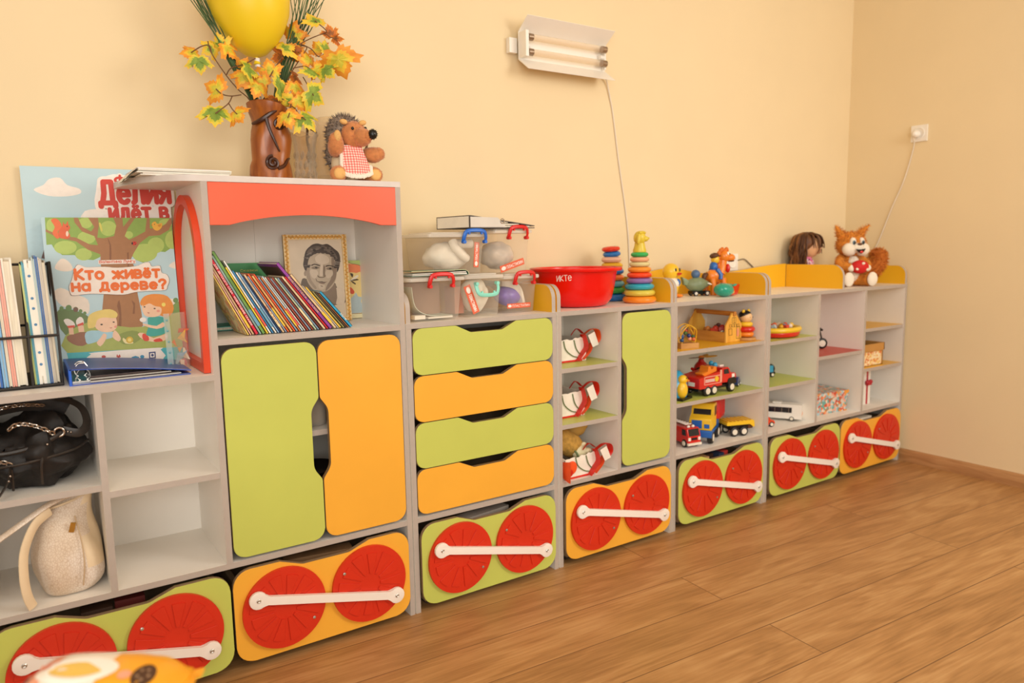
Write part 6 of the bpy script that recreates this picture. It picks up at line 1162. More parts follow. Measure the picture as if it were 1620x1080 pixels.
# ---------------------------------------------------------------- poppy boxes on the green shelves
m_pbox = M('box_white_foil', '#efe6d6', .45, var=.05, scale=20, bump=.25, bscale=70); m_pop = M('poppy_red', '#d8220f', .4, var=.15, scale=30); m_pop2 = M('poppy_orange', '#ee5520', .4, var=.1, scale=30); m_stem = M('stem_green', '#6b7a4c', .6); m_boxin = M('box_inside', '#a08a74', .8, var=.1)
def ribbon(b, pts, w, m, n=5): 
    q = spline(pts, n); b.tube(q, [w] * len(q), m, 8, flat=(1, .12))
def poppy_box(label, z, x0, x1, y0, h, wiggle, left_flower=False):
    R = toy('gift_box', label, 'box', ((x0 + x1) / 2, y0 + .09, z), 0, 'poppy wrapped boxes on the green shelves')
    b = MB(); rn = random.Random(wiggle); d = .19; tn = .0025
    n = 14
    def wall_(p, q, hh0, hh1):
        vs = []; 
        for i in range(n + 1):
            u = i / n; x, y = p[0] + (q[0] - p[0]) * u, p[1] + (q[1] - p[1]) * u
            hh = hh0 + (hh1 - hh0) * u + rn.uniform(-.004, .004)
            vs += [(x, y, z + .001), (x, y, z + hh)]
        return vs
    for p, q, a, c in (((x0, y0), (x1, y0), h, h * 1.12), ((x1, y0), (x1 + .012, y0 + d), h * 1.12, h), ((x1 + .012, y0 + d), (x0, y0 + d), h, h), ((x0, y0 + d), (x0, y0), h, h)):
        vs = wall_(p, q, a, c); b.add(vs, [(2*i, 2*i + 2, 2*i + 3, 2*i + 1) for i in range(n)], m_pbox)
    b.add([(x0, y0, z + .001), (x1, y0, z + .001), (x1 + .012, y0 + d, z + .001), (x0, y0 + d, z + .001)], [(0, 1, 2, 3)], m_boxin)
    b.solid(.002); b.build('carton', R)
    b = MB(); b.box(x0, x1 - .02, y0 - .002, y0, z + .0005, z + .007, m_pop)
    ribbon(b, [(x1 - .05, y0 - .006, z + .004), (x1 - .03, y0 - .009, z + .03), (x1 - .01, y0 - .01, z + h * .7), (x1 - .02, y0 - .006, z + h * 1.25)], .022, m_pop); ribbon(b, [(x1 - .02, y0 - .003, z + .006), (x1 + .012, y0 - .004, z + .035), (x1 + .03, y0 + .002, z + h * .8)], .014, m_pop2); b.build('ribbon', R)
    b = MB(); ribbon(b, [(x1 - .02, y0, z + h * 1.15), (x1 + .01, y0 - .012, z + h * 1.45), (x1 + .045, y0 - .01, z + h * 1.4), (x1 + .06, y0, z + h * 1.0), (x1 + .045, y0 + .004, z + h * .75)], .014, m_pop2 if wiggle == 1 else m_pop); ribbon(b, [(x1 - .05, y0 + .03, z + h * 1.2), (x1 - .03, y0 + .02, z + h * 1.5), (x1 + .0, y0 + .02, z + h * 1.25)], .011, m_pop); b.build('bow', R)
    b = MB(); b.prism([(x1 - .004, z + h * 1.2), (x1 + .028, z + h * 1.35), (x1 + .05, z + h * .72), (x1 + .02, z + h * .62)], 'xz', y0 - .018, y0 - .016, m_pbox); b.build('paper_flap', R)
    b = MB()
    for k in (0, 1): b.tube(spline([(x1 - .11 + .05 * k, y0 - .002, z + h * 1.02), (x1 - .10 + .05 * k, y0 - .003, z + h * .6), (x1 - .07 + .04 * k, y0 - .003, z + h * .3), (x1 - .045 + .02 * k, y0 - .003, z + h * .2)], 4), .0022, m_stem, 6)
    b.build('painted_stems', R)
    b = MB(); b.ell((x0 + (.03 if left_flower else .012), y0 - .002, z + h * .55), (.026, .003, h * .34), m_pop2, Euler((0, .5, 0))); b.ell((x0 + (.02 if left_flower else .01), y0 - .003, z + h * .35), (.018, .003, h * .22), m_pop, Euler((0, -.5, 0)))
    if left_flower: ribbon(b, [(x0 - .004, y0 - .014, z + h * .95), (x0 - .01, y0 - .02, z + h * .5), (x0 - .005, y0 - .012, z + .006)], .028, m_pop2)
    b.build('poppy', R)
    b = MB(); ribbon(b, [(x0 + .01, y0 + d * .8, z + h), (x0 + .02, y0 + d * .8, z + h * 1.5), (x0 + .06, y0 + d * .8, z + h * 1.45), (x0 + .075, y0 + d * .8, z + h * 1.2)], .014, m_pop); b.build('bow', R)
    return R
poppy_box('white box with red poppies and dark contents on the upper green shelf', .748, 1.14, 1.325, .105, .082, 1)
poppy_box('empty white box with red poppies on the lower green shelf', .5395, 1.14, 1.30, .085, .088, 2)
poppy_box('white box with red poppies holding toys in the bottom compartment', .323, 1.15, 1.31, .018, .078, 3, True)
b = MB(); blob(b, (1.22, .2, .748 + .058), (.062, .05, .03), M('navy_fabric', '#262a38', .8, var=.4, scale=30), .012, 30, 2); b.top('fabric_bundle', 'dark navy bundle inside the top poppy box', 'fabric', (1.22, .2, .78), sharp=80)
m_straw = M('straw_plush', '#b58a3c', .9, var=.2, scale=60, bump=.5, bscale=160)
R = toy('stuffed_toy', 'twisted straw coloured stuffed toy standing in the lowest poppy box', 'soft toy', (1.2, .13, .34))
b = MB(); q = spline([(1.285, .12, .40), (1.24, .10, .425), (1.19, .115, .465), (1.185, .15, .50), (1.215, .17, .515)], 8); b.tube(q, [.026 + .02 * math.sin(PI * min(1, i / 26 + .15)) for i in range(len(q))], m_straw, 16)
for v in b.bm.verts: v.co += v.co.normalized() * .004 * math.sin(v.co.z * 260 + v.co.x * 160)
b.ell((1.285, .12, .40), (.026, .026, .026), m_straw); b.build('body', R)
b = MB(); b.tube(spline([(1.25, .19, .42), (1.30, .18, .455), (1.345, .17, .475), (1.36, .17, .47)], 5), [.02, .022, .026, .028, .031, .033, .035, .036, .037, .037, .036, .035, .033, .03, .024, .012], M('gold_plush', '#c99a45', .7, var=.1), 16); b.build('limb', R)
R = toy('toy_bear_head', 'small cream bear figure peeking out of the lowest poppy box', 'toy', (1.27, .07, .34))
b = MB(); mc_ = M('cream_plastic', '#ddd2a8', .4); b.ell((1.262, .065, .40), (.036, .02, .03), mc_); b.ell((1.288, .055, .405), (.018, .014, .014), mc_); b.build('head', R)
for x in (1.237, 1.278): b = MB(); b.ell((x, .065, .428), (.012, .008, .012), mc_); b.build('ear', R)
b = MB(); b.ell((1.298, .045, .397), (.004, .003, .004), mblk); b.build('nose', R)
b = MB(); b.torus((1.235, .065, .395), .02, .004, m_stem, Euler((0, 1.3, 0))); b.build('scarf', R)
b = MB(); blob(b, (1.21, .2, .37), (.06, .03, .05), M('dark_red_cloth', '#7a1210', .8, var=.3), .01, 25, 7); b.top('fabric_bundle', 'dark red cloth at the back of the lowest poppy box', 'fabric', (1.21, .2, .33), sharp=80)
# ---------------------------------------------------------------- toys on the open cabinets
m_ytoy = M('toy_yellow', '#f0c22a', .35, var=.04, coat=.2); m_or = M('toy_orange', '#ec8420', .35, var=.06, coat=.2); m_rtoy = M('toy_red', '#d01c14', .3, var=.05, coat=.3); m_btoy = M('toy_blue', '#1a62b4', .35, var=.05, coat=.2); m_teal = M('toy_teal', '#169a80', .25, var=.08, coat=.4)
m_cy = M('toy_cyan', '#2a9cc8', .25, var=.06, coat=.4); m_wt = M('toy_white', '#efe8dc', .35, var=.02); m_tyre = M('tyre_black', '#1c1816', .55, var=.1); m_hub = M('hub_cream', '#e4dac8', .4); m_gg = M('toy_greygreen', '#7d8a68', .4, var=.12, scale=25); m_win = M('toy_window', '#1d2026', .12); m_br = M('toy_brown', '#5a3418', .5, var=.1); m_skin = M('doll_skin', '#e8b080', .45, var=.03, sss=.1)
def wheel(parent, c, r, w, axis='x', hub=m_hub):
    Rm = Matrix.Rotation(PI/2, 4, 'Y') if axis == 'x' else Matrix.Rotation(PI/2, 4, 'X')
    b = MB(); b.lathe([(0, -w/2), (r*.8, -w/2), (r, -w/2 + r*.15), (r, w/2 - r*.15), (r*.8, w/2), (0, w/2)], m_tyre, 24, c, Rm)
    for s in (-1, 1):
        pf = [(r*.62, s*w/2), (r*.58, s*(w/2 + .0012)), (r*.3, s*(w/2 + .0005)), (r*.15, s*(w/2 + .002)), (0, s*(w/2 + .002))]
        b.lathe(pf if s > 0 else pf, hub, 20, c, Rm)
    return b.build('wheel', parent, local=True, recalc=True)
ze = .9557
# duck
R = toy('toy_duck', 'yellow toy duck in a white and blue shirt behind the rounded side rail', 'toy', (1.89, .215, ze), .1)
b = MB(); b.ell((0, 0, .045), (.04, .04, .045), m_ytoy); b.build('body', R, local=True)
b = MB(); b.ell((0, -.004, .062), (.041, .041, .028), m_wt); b.ell((.012, -.035, .066), (.014, .01, .016), m_btoy); b.build('shirt', R, local=True)
b = MB(); b.ell((0, -.005, .112), (.037, .036, .037), m_ytoy, None, 24, 16); hd = b.build('head', R, local=True)
for x in (-.008, .022): b = MB(); b.ell((x, -.038 if x < 0 else -.035, .12), (.005, .003, .008), mblk); b.build('eye', hd, local=True)
b = MB(); b.ell((.009, -.044, .104), (.012, .012, .005), m_rtoy); b.ell((.009, -.04, .098), (.009, .009, .004), m_or); b.build('beak', hd, local=True)
for s in (-1, 1): b = MB(); b.ell((s*.046, -.006, .06), (.018, .014, .02), m_ytoy, Euler((0, s*.6, 0))); b.build('wing', R, local=True)
for s in (-1, 1): b = MB(); b.ell((s*.02, -.03, .008), (.018, .024, .008), m_or); b.build('foot', R, local=True)
# grey-green whale on wheels
R = toy('toy_whale', 'grey green toy whale on small black wheels with a blue ball on its back', 'toy', (2.055, .2, ze), -.35)
b = MB(); q = spline([(-.06, 0, .055), (-.03, 0, .05), (0, 0, .05), (.03, 0, .052), (.062, 0, .05)], 5); b.tube(q, [.012, .016, .02, .024, .028, .031, .033, .034, .035, .035, .034, .032, .03, .027, .023, .019, .016, .012, .008, .005, .002], m_gg, 18); b.prism([(-.085, .085), (-.075, .05), (-.05, .045), (-.045, .06), (-.06, .075)], 'xz', -.012, .012, m_gg, .003); b.build('body', R, local=True)
b = MB(); b.ell((.045, -.018, .052), (.012, .006, .004), m_wt, Euler((0, .3, 0))); b.build('mouth', R, local=True)
b = MB(); b.ell((-.015, 0, .096), (.02, .02, .02), M('ball_blue', '#4a6a92', .4, var=.1)); b.build('ball', R, local=True)
b = MB(); b.box(-.04, .045, -.022, .022, .008, .022, mblk, .003); b.build('chassis', R, local=True)
for x in (-.025, .03):
    for y in (-.024, .024): wheel(R, (x, y, .0115), .0115, .008, 'y', m_wt)
# orange horse with a rider
R = toy('toy_horse', 'orange toy horse carrying a small rider in blue overalls and brown hat', 'toy', (2.15, .19, ze), -.15)
b = MB(); b.ell((0, 0, .085), (.045, .03, .034), m_or); b.tube(spline([(.03, 0, .095), (.042, 0, .13), (.045, 0, .16)], 5), [.024, .022, .021, .02, .019, .018, .018, .018, .018, .018, .018], m_or, 14); bd = b.build('body', R, local=True)
b = MB(); b.ell((.05, -.004, .172), (.027, .024, .026), m_or); b.ell((.078, -.01, .165), (.024, .02, .018), m_or); b.ell((.08, -.012, .152), (.016, .016, .006), m_br); b.build('head', R, local=True)
b = MB(); b.ell((.055, -.022, .184), (.008, .006, .009), m_wt); b.ell((.06, -.027, .183), (.003, .002, .004), mblk); b.build('eye', R, local=True)
b = MB()
for k in range(5): b.ell((.03 + .009 * k, 0, .198 + .004 * math.sin(k * 2)), (.008, .01, .012), M('mane', '#d9701a', .6), Euler((0, .4 - .2 * k, 0)))
for k in range(4): b.ell((.022, 0, .185 - .018 * k), (.01, .008, .013), M('mane', '#d9701a', .6))
b.build('mane', R, local=True)
for x, y in ((-.03, -.02), (-.03, .02), (.03, -.02), (.03, .02)): b = MB(); b.tube([(x, y, .075), (x + .004, y * 1.2, .04), (x, y * 1.3, .0)], [.014, .012, .014], m_or, 12); b.build('leg', R, local=True)
b = MB(); b.tube(spline([(-.042, 0, .095), (-.06, 0, .085), (-.064, 0, .05)], 4), [.006, .008, .01, .012, .012, .011, .01, .008, .005], m_br, 10); b.build('tail', R, local=True)
b = MB(); b.ell((.058, -.018, .118), (.01, .012, .02), m_rtoy); b.build('scarf', R, local=True)
b = MB(); b.ell((-.008, 0, .125), (.018, .02, .026), m_btoy)
for s in (-1, 1): b.tube([(-.005, s*.02, .115), (.008, s*.032, .09), (.004, s*.034, .07)], [.011, .01, .009], m_btoy, 10)
rd = b.build('rider', R, local=True)
b = MB(); b.ell((0, 0, .158), (.019, .019, .021), m_ytoy); b.build('rider_head', rd, local=True, label='yellow head of the rider')
b = MB(); b.ell((-.006, 0, .176), (.021, .021, .012), m_br, Euler((0, -.3, 0))); b.ell((.01, 0, .174), (.018, .016, .003), m_br); b.build('hat', rd, local=True)
# teal whale and red boat in front
R = toy('toy_fish', 'glossy teal toy whale lying in front of the orange horse', 'toy', (2.085, .075, ze), .25)
b = MB(); b.ell((-.012, 0, .03), (.056, .04, .03), m_teal, Euler((0, .1, 0)), 24, 14); b.tube(spline([(.01, 0, .032), (.035, 0, .04), (.055, 0, .046)], 4), [.02, .018, .015, .012, .01, .009, .008, .008, .008], m_teal, 12); b.build('body', R, local=True)
for s in (-1, 1): b = MB(); b.ell((.06, s*.012, .047), (.014, .012, .005), m_teal, Euler((0, -.3, s*.7))); b.build('tail_fin', R, local=True)
b = MB(); b.ell((.05, -.012, .018), (.012, .006, .008), m_ytoy); b.build('fin', R, local=True)
b = MB(); b.ell((-.04, -.024, .034), (.003, .003, .003), mblk); b.build('eye', R, local=True)
R = toy('toy_boat', 'small red toy boat between the teal whale and the orange horse', 'toy', (2.16, .105, ze), .2)
b = MB(); b.prism(rpoly([(-.045, .045, .004), (-.035, .004, .012), (.028, .004, .012), (.05, .05, .004)]), 'xz', -.018, .018, m_rtoy, .004); b.build('hull', R, local=True)
b = MB(); b.ell((-.05, .0, .025), (.02, .018, .024), M('toy_darkred', '#a83022', .35)); b.build('bow', R, local=True)
# bead maze
zy = .7543
R = toy('bead_maze', 'small bead maze with looping yellow wires on a wooden block', 'toy', (1.835, .06, zy), -.3)
b = MB(); wl = wood('pale_wood', '#b07a3c', '#cf9c58', 'x', 5, .5); b.box(-.042, .042, -.025, .025, 0, .022, wl, .004); b.build('base', R, local=True)
m_wire_y = M('wire_yellow', '#e8b020', .3)
def loop(b, r, y, tw, m): b.tube(spline([(-.03, y, .02), (-.034, y + tw * .4, .05), (-.026, y + tw, .05 + r), (0, y + tw * .4, .062 + r * 1.15), (.026, y - tw, .05 + r), (.034, y - tw * .3, .05), (.03, y, .02)], 8), .0022, m, 8)
for r, y, tw, m in ((.03, -.012, .012, m_wire_y), (.026, .0, -.018, m_wire_y), (.032, .012, .02, m_wire_y)): b = MB(); loop(b, r, y, tw, m); b.build('wire', R, local=True)
for i, (x, y, z, c) in enumerate(((-.03, -.01, .034, '#1c4a7a'), (.028, -.006, .036, '#d86a3a'), (.032, .008, .045, '#2a5a34'), (.005, -.006, .052, '#243a78'), (-.006, .004, .062, '#4a6a30'), (.012, .0, .038, '#ec9c7c'), (.0, .012, .07, '#b8402c'), (-.02, .006, .046, '#28548a'))): b = MB(); b.ell((x, y, z), (.0085, .0085, .0085), M('bead_' + c[1:], c, .3)); b.build('bead', R, local=True)
# wooden house basket
mh = wood('house_wood', '#bd7c2c', '#dc9e48', 'y', 4, .45); mh2 = wood('house_gable', '#d99a34', '#efb84e', 'z', 4, .45); mi_ = M('ink_black', '#3a2410', .6)
hx, hy0, hy1 = 2.13, .06, .27; gw = .052
R = toy('wooden_house', 'yellow wooden house-shaped carrier with drawn windows and small toys inside', 'toy', (hx, .165, zy))
for y, nm in ((hy0, 'gable_wall'), (hy1, 'gable_wall')):
    b = MB(); b.prism([(hx - gw, zy), (hx + gw, zy), (hx + gw, zy + .075), (hx + .012, zy + .128), (hx - .012, zy + .128), (hx - gw, zy + .075)], 'xz', y, y + .009, mh2, .001, 1); b.build(nm, R)
b = MB(); y = hy0 - .0006
def rect(b, x0, x1, z0, z1, t=.0016):
    for q in ((x0, x1, z0, z0 + t), (x0, x1, z1 - t, z1), (x0, x0 + t, z0, z1), (x1 - t, x1, z0, z1)): b.box(q[0], q[1], y, hy0, q[2], q[3], mi_)
rect(b, hx - .014, hx + .012, zy + .082, zy + .108); rect(b, hx - .001, hx + .0006, zy + .082, zy + .108); rect(b, hx - .035, hx - .012, zy + .03, zy + .06); rect(b, hx + .016, hx + .04, zy + .012, zy + .066)
for k in range(4): rect(b, hx - .03 + .016 * k, hx - .015 + .016 * k, zy + .066, zy + .078, .0012)
b.ell((hx + .026, y, zy + .04), (.008, .0008, .02), M('drawn_pink', '#e0906c', .6), None, 12, 8); b.build('drawn_windows', R)
for x in (hx - gw, hx + gw - .008): b = MB(); b.box(x, x + .008, hy0 + .009, hy1, zy + .006, zy + .045, mh, .001); b.build('side_wall', R)
b = MB(); b.box(hx - gw, hx + gw, hy0 + .009, hy1, zy, zy + .006, mh); b.build('bottom', R)
b = MB(); b.cyl((hx, hy0 - .005, zy + .124), (hx, hy1 + .014, zy + .124), .0105, wood('dowel', '#a8651f', '#c98436', 'y', 5, .45), 18); b.build('ridge_bar', R)
for i, (x, y, z, r, c, lab) in enumerate(((hx - .028, .1, .04, .013, '#e4dcc8', 'white round toy inside the wooden house'), (hx - .028, .14, .05, .017, '#c03a2a', 'red block inside the wooden house'), (hx - .005, .12, .055, .016, '#b8342a', 'dark red block in the middle of the wooden house'), (hx - .02, .19, .045, .015, '#d98a3a', 'orange piece at the back of the wooden house'), (hx + .015, .16, .06, .013, '#5a2a2a', 'maroon piece at the right inside the wooden house'))):
    R = toy('toy_block', lab, 'toy', (x, y, zy + .006), .4 * i); b = MB(); m = M('piece_' + c[1:], c, .4, var=.08)
    if i == 0:
        b.torus((0, 0, .03), r * .75, r * .35, m, Matrix.Rotation(PI/2, 4, 'X')); b.box(-.004, .004, -.006, .006, 0, .02, mblk)
    else: b.box(-r, r, -r, r, 0, z, m, .004); b.ell((0, 0, z), (r * .8, r * .8, r * .7), m)
    b.build('body', R, local=True)
# wooden ring doll
R = toy('stacking_doll', 'wooden stacking doll with black hair on yellow red and orange rings', 'toy', (2.215, .065, zy), .1)
b = MB(); b.lathe([(0, 0), (.043, 0), (.046, .006), (.044, .014), (.0, .016)], wl, 32); b.build('base', R, local=True)
for z, r, h, c in ((.028, .036, .024, m_or), (.05, .041, .024, m_rtoy), (.072, .031, .022, m_ytoy)): b = MB(); b.torus((0, 0, z), r - h * .5, h * .5, c, None, 32, 12); b.cyl((0, 0, z - h/2), (0, 0, z + h/2), r - h * .5, c, 20); b.build('ring', R, local=True)
b = MB(); b.ell((0, 0, .104), (.028, .028, .026), M('face_wood', '#ecc08a', .4), None, 22, 14); hd = b.build('head', R, local=True)
b = MB(); b.ell((0, .004, .112), (.0285, .028, .022), mblk, None, 22, 12); b.build('hair', hd, local=True)
for s in (-1, 1): b = MB(); b.ell((s*.02, .0, .131), (.009, .006, .008), m_ytoy); b.build('ear', hd, local=True)
for s in (-1, 1): b = MB(); b.ell((s*.01 + .004, -.0265, .104), (.0022, .001, .003), mblk, None, 8, 6); b.build('eye', hd, local=True)
# bird toy, fire truck, helicopter, little blue car
zg_ = .5393
R = toy('toy_bird', 'yellow chick toy in a glossy blue hood beside the fire truck', 'toy', (1.80, .07, zg_), .3)
b = MB(); b.lathe([(0, .006), (.04, .006), (.046, .03), (.042, .07), (.03, .1), (.012, .118), (0, .12)], m_cy, 28, (.006, .012, 0)); b.build('hood', R, local=True)
b = MB(); b.ell((-.008, -.018, .042), (.028, .024, .038), m_ytoy); b.ell((-.006, -.02, .085), (.022, .02, .02), m_ytoy); b.build('body', R, local=True)
b = MB(); b.ell((0, -.04, .082), (.006, .009, .005), m_or); b.build('beak', R, local=True)
b = MB(); b.ell((-.008, -.038, .093), (.003, .002, .004), mblk); b.ell((.008, -.037, .093), (.003, .002, .004), mblk); b.build('eyes', R, local=True)
b = MB(); b.box(-.045, .045, -.04, .04, 0, .01, mblk, .004); b.build('base', R, local=True)
R = toy('fire_truck', 'big red toy fire truck with six wheels and an orange ladder turret', 'toy truck', (1.99, .085, zg_), .03)
m_tr = m_rtoy
b = MB(); b.prism(rpoly([(-.115, .035, .006), (.035, .035, .0), (.035, .10, .004), (.015, .098, .003), (-.115, .082, .006)]), 'xz', -.055, .055, m_tr, .003, 1); b.build('rear_body', R, local=True)
b = MB(); b.prism(rpoly([(.036, .045, .0), (.13, .045, .006), (.128, .082, .006), (.09, .086, .004), (.08, .112, .008), (.036, .112, .004)]), 'xz', -.053, .053, m_tr, .003, 1); cabp = b.build('cab', R, local=True)
b = MB(); b.prism([(.046, .084), (.082, .084), (.074, .105), (.046, .105)], 'xz', -.0545, -.053, m_win); b.build('window', cabp, local=True)
b = MB(); b.box(.1, .118, -.0545, -.053, .055, .08, m_wt); b.box(.06, .085, -.02, .02, .112, .118, m_wt, .002); b.build('marking', cabp, local=True)
b = MB()
for q in ((-.085, .03, .05, .053), (-.085, .03, .082, .086), (-.085, -.081, .05, .086), (.018, .03, .05, .106), ): b.box(q[0], q[1], -.0565, -.055, q[2], q[3], M('pale_red', '#f0a890', .4))
for k in range(11): b.box(-.075 + .0075 * k, -.0715 + .0075 * k, -.0562, -.055, .06, .074, m_wt)
b.cyl((-.005, -.055, .07), (-.005, -.058, .07), .012, m_ytoy, 18); b.box(-.1165, -.115, -.03, .005, .045, .062, m_wt); b.build('ladder_print', R, local=True)
b = MB(); b.prism(rpoly([(-.07, .085, .0), (.01, .1, .0), (.006, .122, .003), (-.012, .122, .003), (-.016, .112, .003), (-.03, .112, .003), (-.032, .126, .003), (-.046, .126, .003), (-.05, .104, .003), (-.085, .098, .003)]), 'xz', -.045, .0, m_or, .002, 1); b.build('turret', R, local=True)
b = MB(); b.box(-.11, .13, -.045, .045, .024, .036, mblk, .003); b.prism(rpoly([(.068, .036, .0), (.13, .036, .0), (.126, .066, .012), (.075, .062, .012)]), 'xz', -.0575, .0575, mblk, .003, 1); b.build('chassis', R, local=True)
for x in (-.06, -.018, .1):
    for y in (-.047, .047): wheel(R, (x, y, .0225), .0225, .02, 'y')
for x in (.045, .068):
    b = MB(); b.ell((x - .03, -.03 if x < .05 else .01, .125), (.011, .011, .012), m_cy); b.build('beacon', R, local=True)
R = toy('toy_helicopter', 'red toy helicopter with brown rotor blades standing behind the fire truck', 'toy helicopter', (2.085, .205, zg_), .25); R.scale = (.74, .74, .74)
b = MB(); b.ell((0, 0, .1), (.06, .042, .06), M('heli_red', '#b8140e', .35, coat=.2)); b.tube([(.0, 0, .15), (0, 0, .175)], [.022, .012], M('heli_red', '#b8140e', .35), 14); b.tube(spline([(-.04, 0, .1), (-.08, 0, .11), (-.115, 0, .125)], 4), [.025, .022, .019, .016, .014, .012, .011, .01, .009], M('heli_red', '#b8140e', .35), 12); b.build('body', R, local=True)
b = MB(); b.ell((-.07, -.02, .115), (.018, .012, .014), mblk); b.build('tail_rotor', R, local=True)
for s in (-1, 1): b = MB(); b.tube([(-.05, s*.04, .005), (.06, s*.04, .005)], .005, mblk, 8); b.tube([(0, s*.04, .005), (0, s*.025, .06)], .004, mblk, 8); b.build('skid', R, local=True)
b = MB(); b.ell((0, 0, .18), (.018, .018, .012), m_or); hubp = b.build('rotor_hub', R, local=True)
for a, m in ((2.9, m_br), (3.7, m_br), (.1, m_or), (-.6, m_or)):
    b = MB(); b.X = T(0, 0, .181) @ rotz(a); b.ell((.062, 0, .002), (.05, .014, .0025), M('blade_brown', '#7a3c14', .4) if m is m_br else M('blade_amber', '#d99a2a', .4), Euler((.25, -.05, 0)), 20, 8); b.build('blade', hubp, local=True)
R = toy('toy_car', 'tiny navy blue toy car at the right of the fire truck', 'toy car', (2.215, .12, zg_), .5)
b = MB(); b.prism(rpoly([(-.035, .008, .004), (.035, .008, .004), (.034, .025, .006), (.018, .03, .004), (.008, .042, .006), (-.02, .042, .006), (-.034, .028, .006)]), 'xz', -.02, .02, M('car_navy', '#22366e', .3, coat=.4), .003); b.build('body', R, local=True)
for x in (-.02, .02):
    for y in (-.018, .018): wheel(R, (x, y, .009), .009, .007, 'y', m_wt)
# trucks in the bottom compartment
zb_ = .3228
R = toy('fire_engine', 'small shiny red toy fire engine facing forward at the left end', 'toy truck', (1.875, .1, zb_), -.15)
# the engine points to -y
b = MB(); b.prism(rpoly([(-.06, .018, .004), (.1, .018, .004), (.1, .082, .004), (-.05, .084, .008), (-.06, .05, .003)]), 'yz', -.033, .033, m_rtoy, .004); b.build('body', R, local=True)
b = MB(); b.prism([(-.0615, .052), (-.0525, .08), (-.051, .08), (-.06, .052)], 'yz', -.027, .027, m_win); b.build('windscreen', R, local=True)
for s in (-1, 1): b = MB(); b.prism([(-.048, .052), (-.02, .052), (-.02, .077), (-.042, .077)], 'yz', s*.033, s*.0345, m_win); b.build('side_window', R, local=True)
b = MB(); b.box(-.014, .014, -.0625, -.06, .034, .044, m_win); b.box(-.036, .036, -.066, -.058, .012, .022, m_hub, .002)
for s in (-1, 1): b.box(s*.026 - .006, s*.026 + .006, -.0625, -.06, .032, .046, m_wt)
b.build('grille', R, local=True)
b = MB(); b.tube([(-.02, -.02, .092), (-.02, .08, .094)], .003, m_nickel, 8); b.tube([(.02, -.02, .092), (.02, .08, .094)], .003, m_nickel, 8)
for k in range(6): b.tube([(-.02, -.015 + .018 * k, .093), (.02, -.015 + .018 * k, .093)], .0025, m_wt, 6)
b.ell((-.012, -.035, .088), (.008, .006, .006), m_wt); b.ell((.012, -.035, .088), (.008, .006, .006), m_wt); b.build('roof_ladder', R, local=True)
for y in (-.035, .065):
    for s in (-1, 1): wheel(R, (s*.029, y, .0175), .0175, .014, 'x')
R = toy('dump_truck', 'big toy truck with yellow cab, blue bumper and red dump body', 'toy truck', (2.015, .115, zb_), -1.05)
b = MB(); b.prism(rpoly([(-.1, .062, .004), (.02, .062, .0), (.02, .168, .006), (-.045, .17, .012), (-.062, .125, .006), (-.1, .112, .008)]), 'yz', -.047, .047, m_ytoy, .004); cb = b.build('cab', R, local=True)
b = MB(); b.prism([(-.0655, .122), (-.0475, .16), (-.046, .16), (-.0635, .122)], 'yz', -.038, .038, m_win); b.ell((-.02, -.05, .135), (.012, .006, .014), m_btoy); b.ell((.02, -.05, .135), (.012, .006, .014), m_btoy); b.build('windscreen', cb, local=True)
b = MB(); b.box(-.036, .008, -.102, -.1, .07, .105, m_btoy, .0008); b.box(.018, .04, -.102, -.1, .072, .09, m_btoy, .0008); b.build('grille', cb, local=True)
for s in (-1, 1): b = MB(); b.prism([(-.03, .115), (.008, .115), (.008, .155), (-.024, .155)], 'yz', s*.047, s*.0485, m_br); b.build('side_window', cb, local=True)
b = MB(); b.prism(rpoly([(-.104, .03, .008), (-.07, .026, .004), (-.05, .05, .02), (.06, .05, .01), (.06, .09, .006), (.022, .09, .0), (.022, .062, .0), (-.104, .062, .004)]), 'yz', -.05, .05, m_btoy, .003); b.build('chassis', R, local=True)
b = MB(); b.prism(rpoly([(.012, .092, .004), (.15, .08, .006), (.16, .175, .006), (.03, .192, .006)]), 'yz', -.058, .058, m_rtoy, .003)
for k in range(5): b.box(.058, .061, .03 + .025 * k, .038 + .025 * k, .095, .172, m_rtoy, .001); b.box(-.061, -.058, .03 + .025 * k, .038 + .025 * k, .095, .172, m_rtoy, .001)
b.build('dump_body', R, local=True)
for y in (-.07, .05, .115):
    for s in (-1, 1): wheel(R, (s*.04, y, .027), .027, .024, 'x')
R = toy('toy_trailer', 'yellow flatbed toy trailer with two axles behind the big truck', 'toy trailer', (2.185, .085, zb_), -.3)
b = MB(); b.prism(rpoly([(-.07, .052, .004), (.05, .052, .004), (.07, .036, .002), (.074, .042, .002), (.07, .07, .004), (-.07, .068, .004)]), 'xz', -.04, .04, m_ytoy, .002, 1)
for k in range(7): b.box(-.065 + .02 * k, -.059 + .02 * k, -.038, .038, .069, .072, m_ytoy, .001)
b.build('flatbed', R, local=True)
b = MB(); b.box(-.05, .045, -.032, .032, .03, .05, mblk, .004); b.prism([(.045, .03), (.068, .03), (.07, .04), (.045, .05)], 'xz', -.03, .03, m_br); b.build('chassis', R, local=True)
for x in (-.03, .018):
    for y in (-.036, .036): wheel(R, (x, y, .021), .021, .014, 'y')
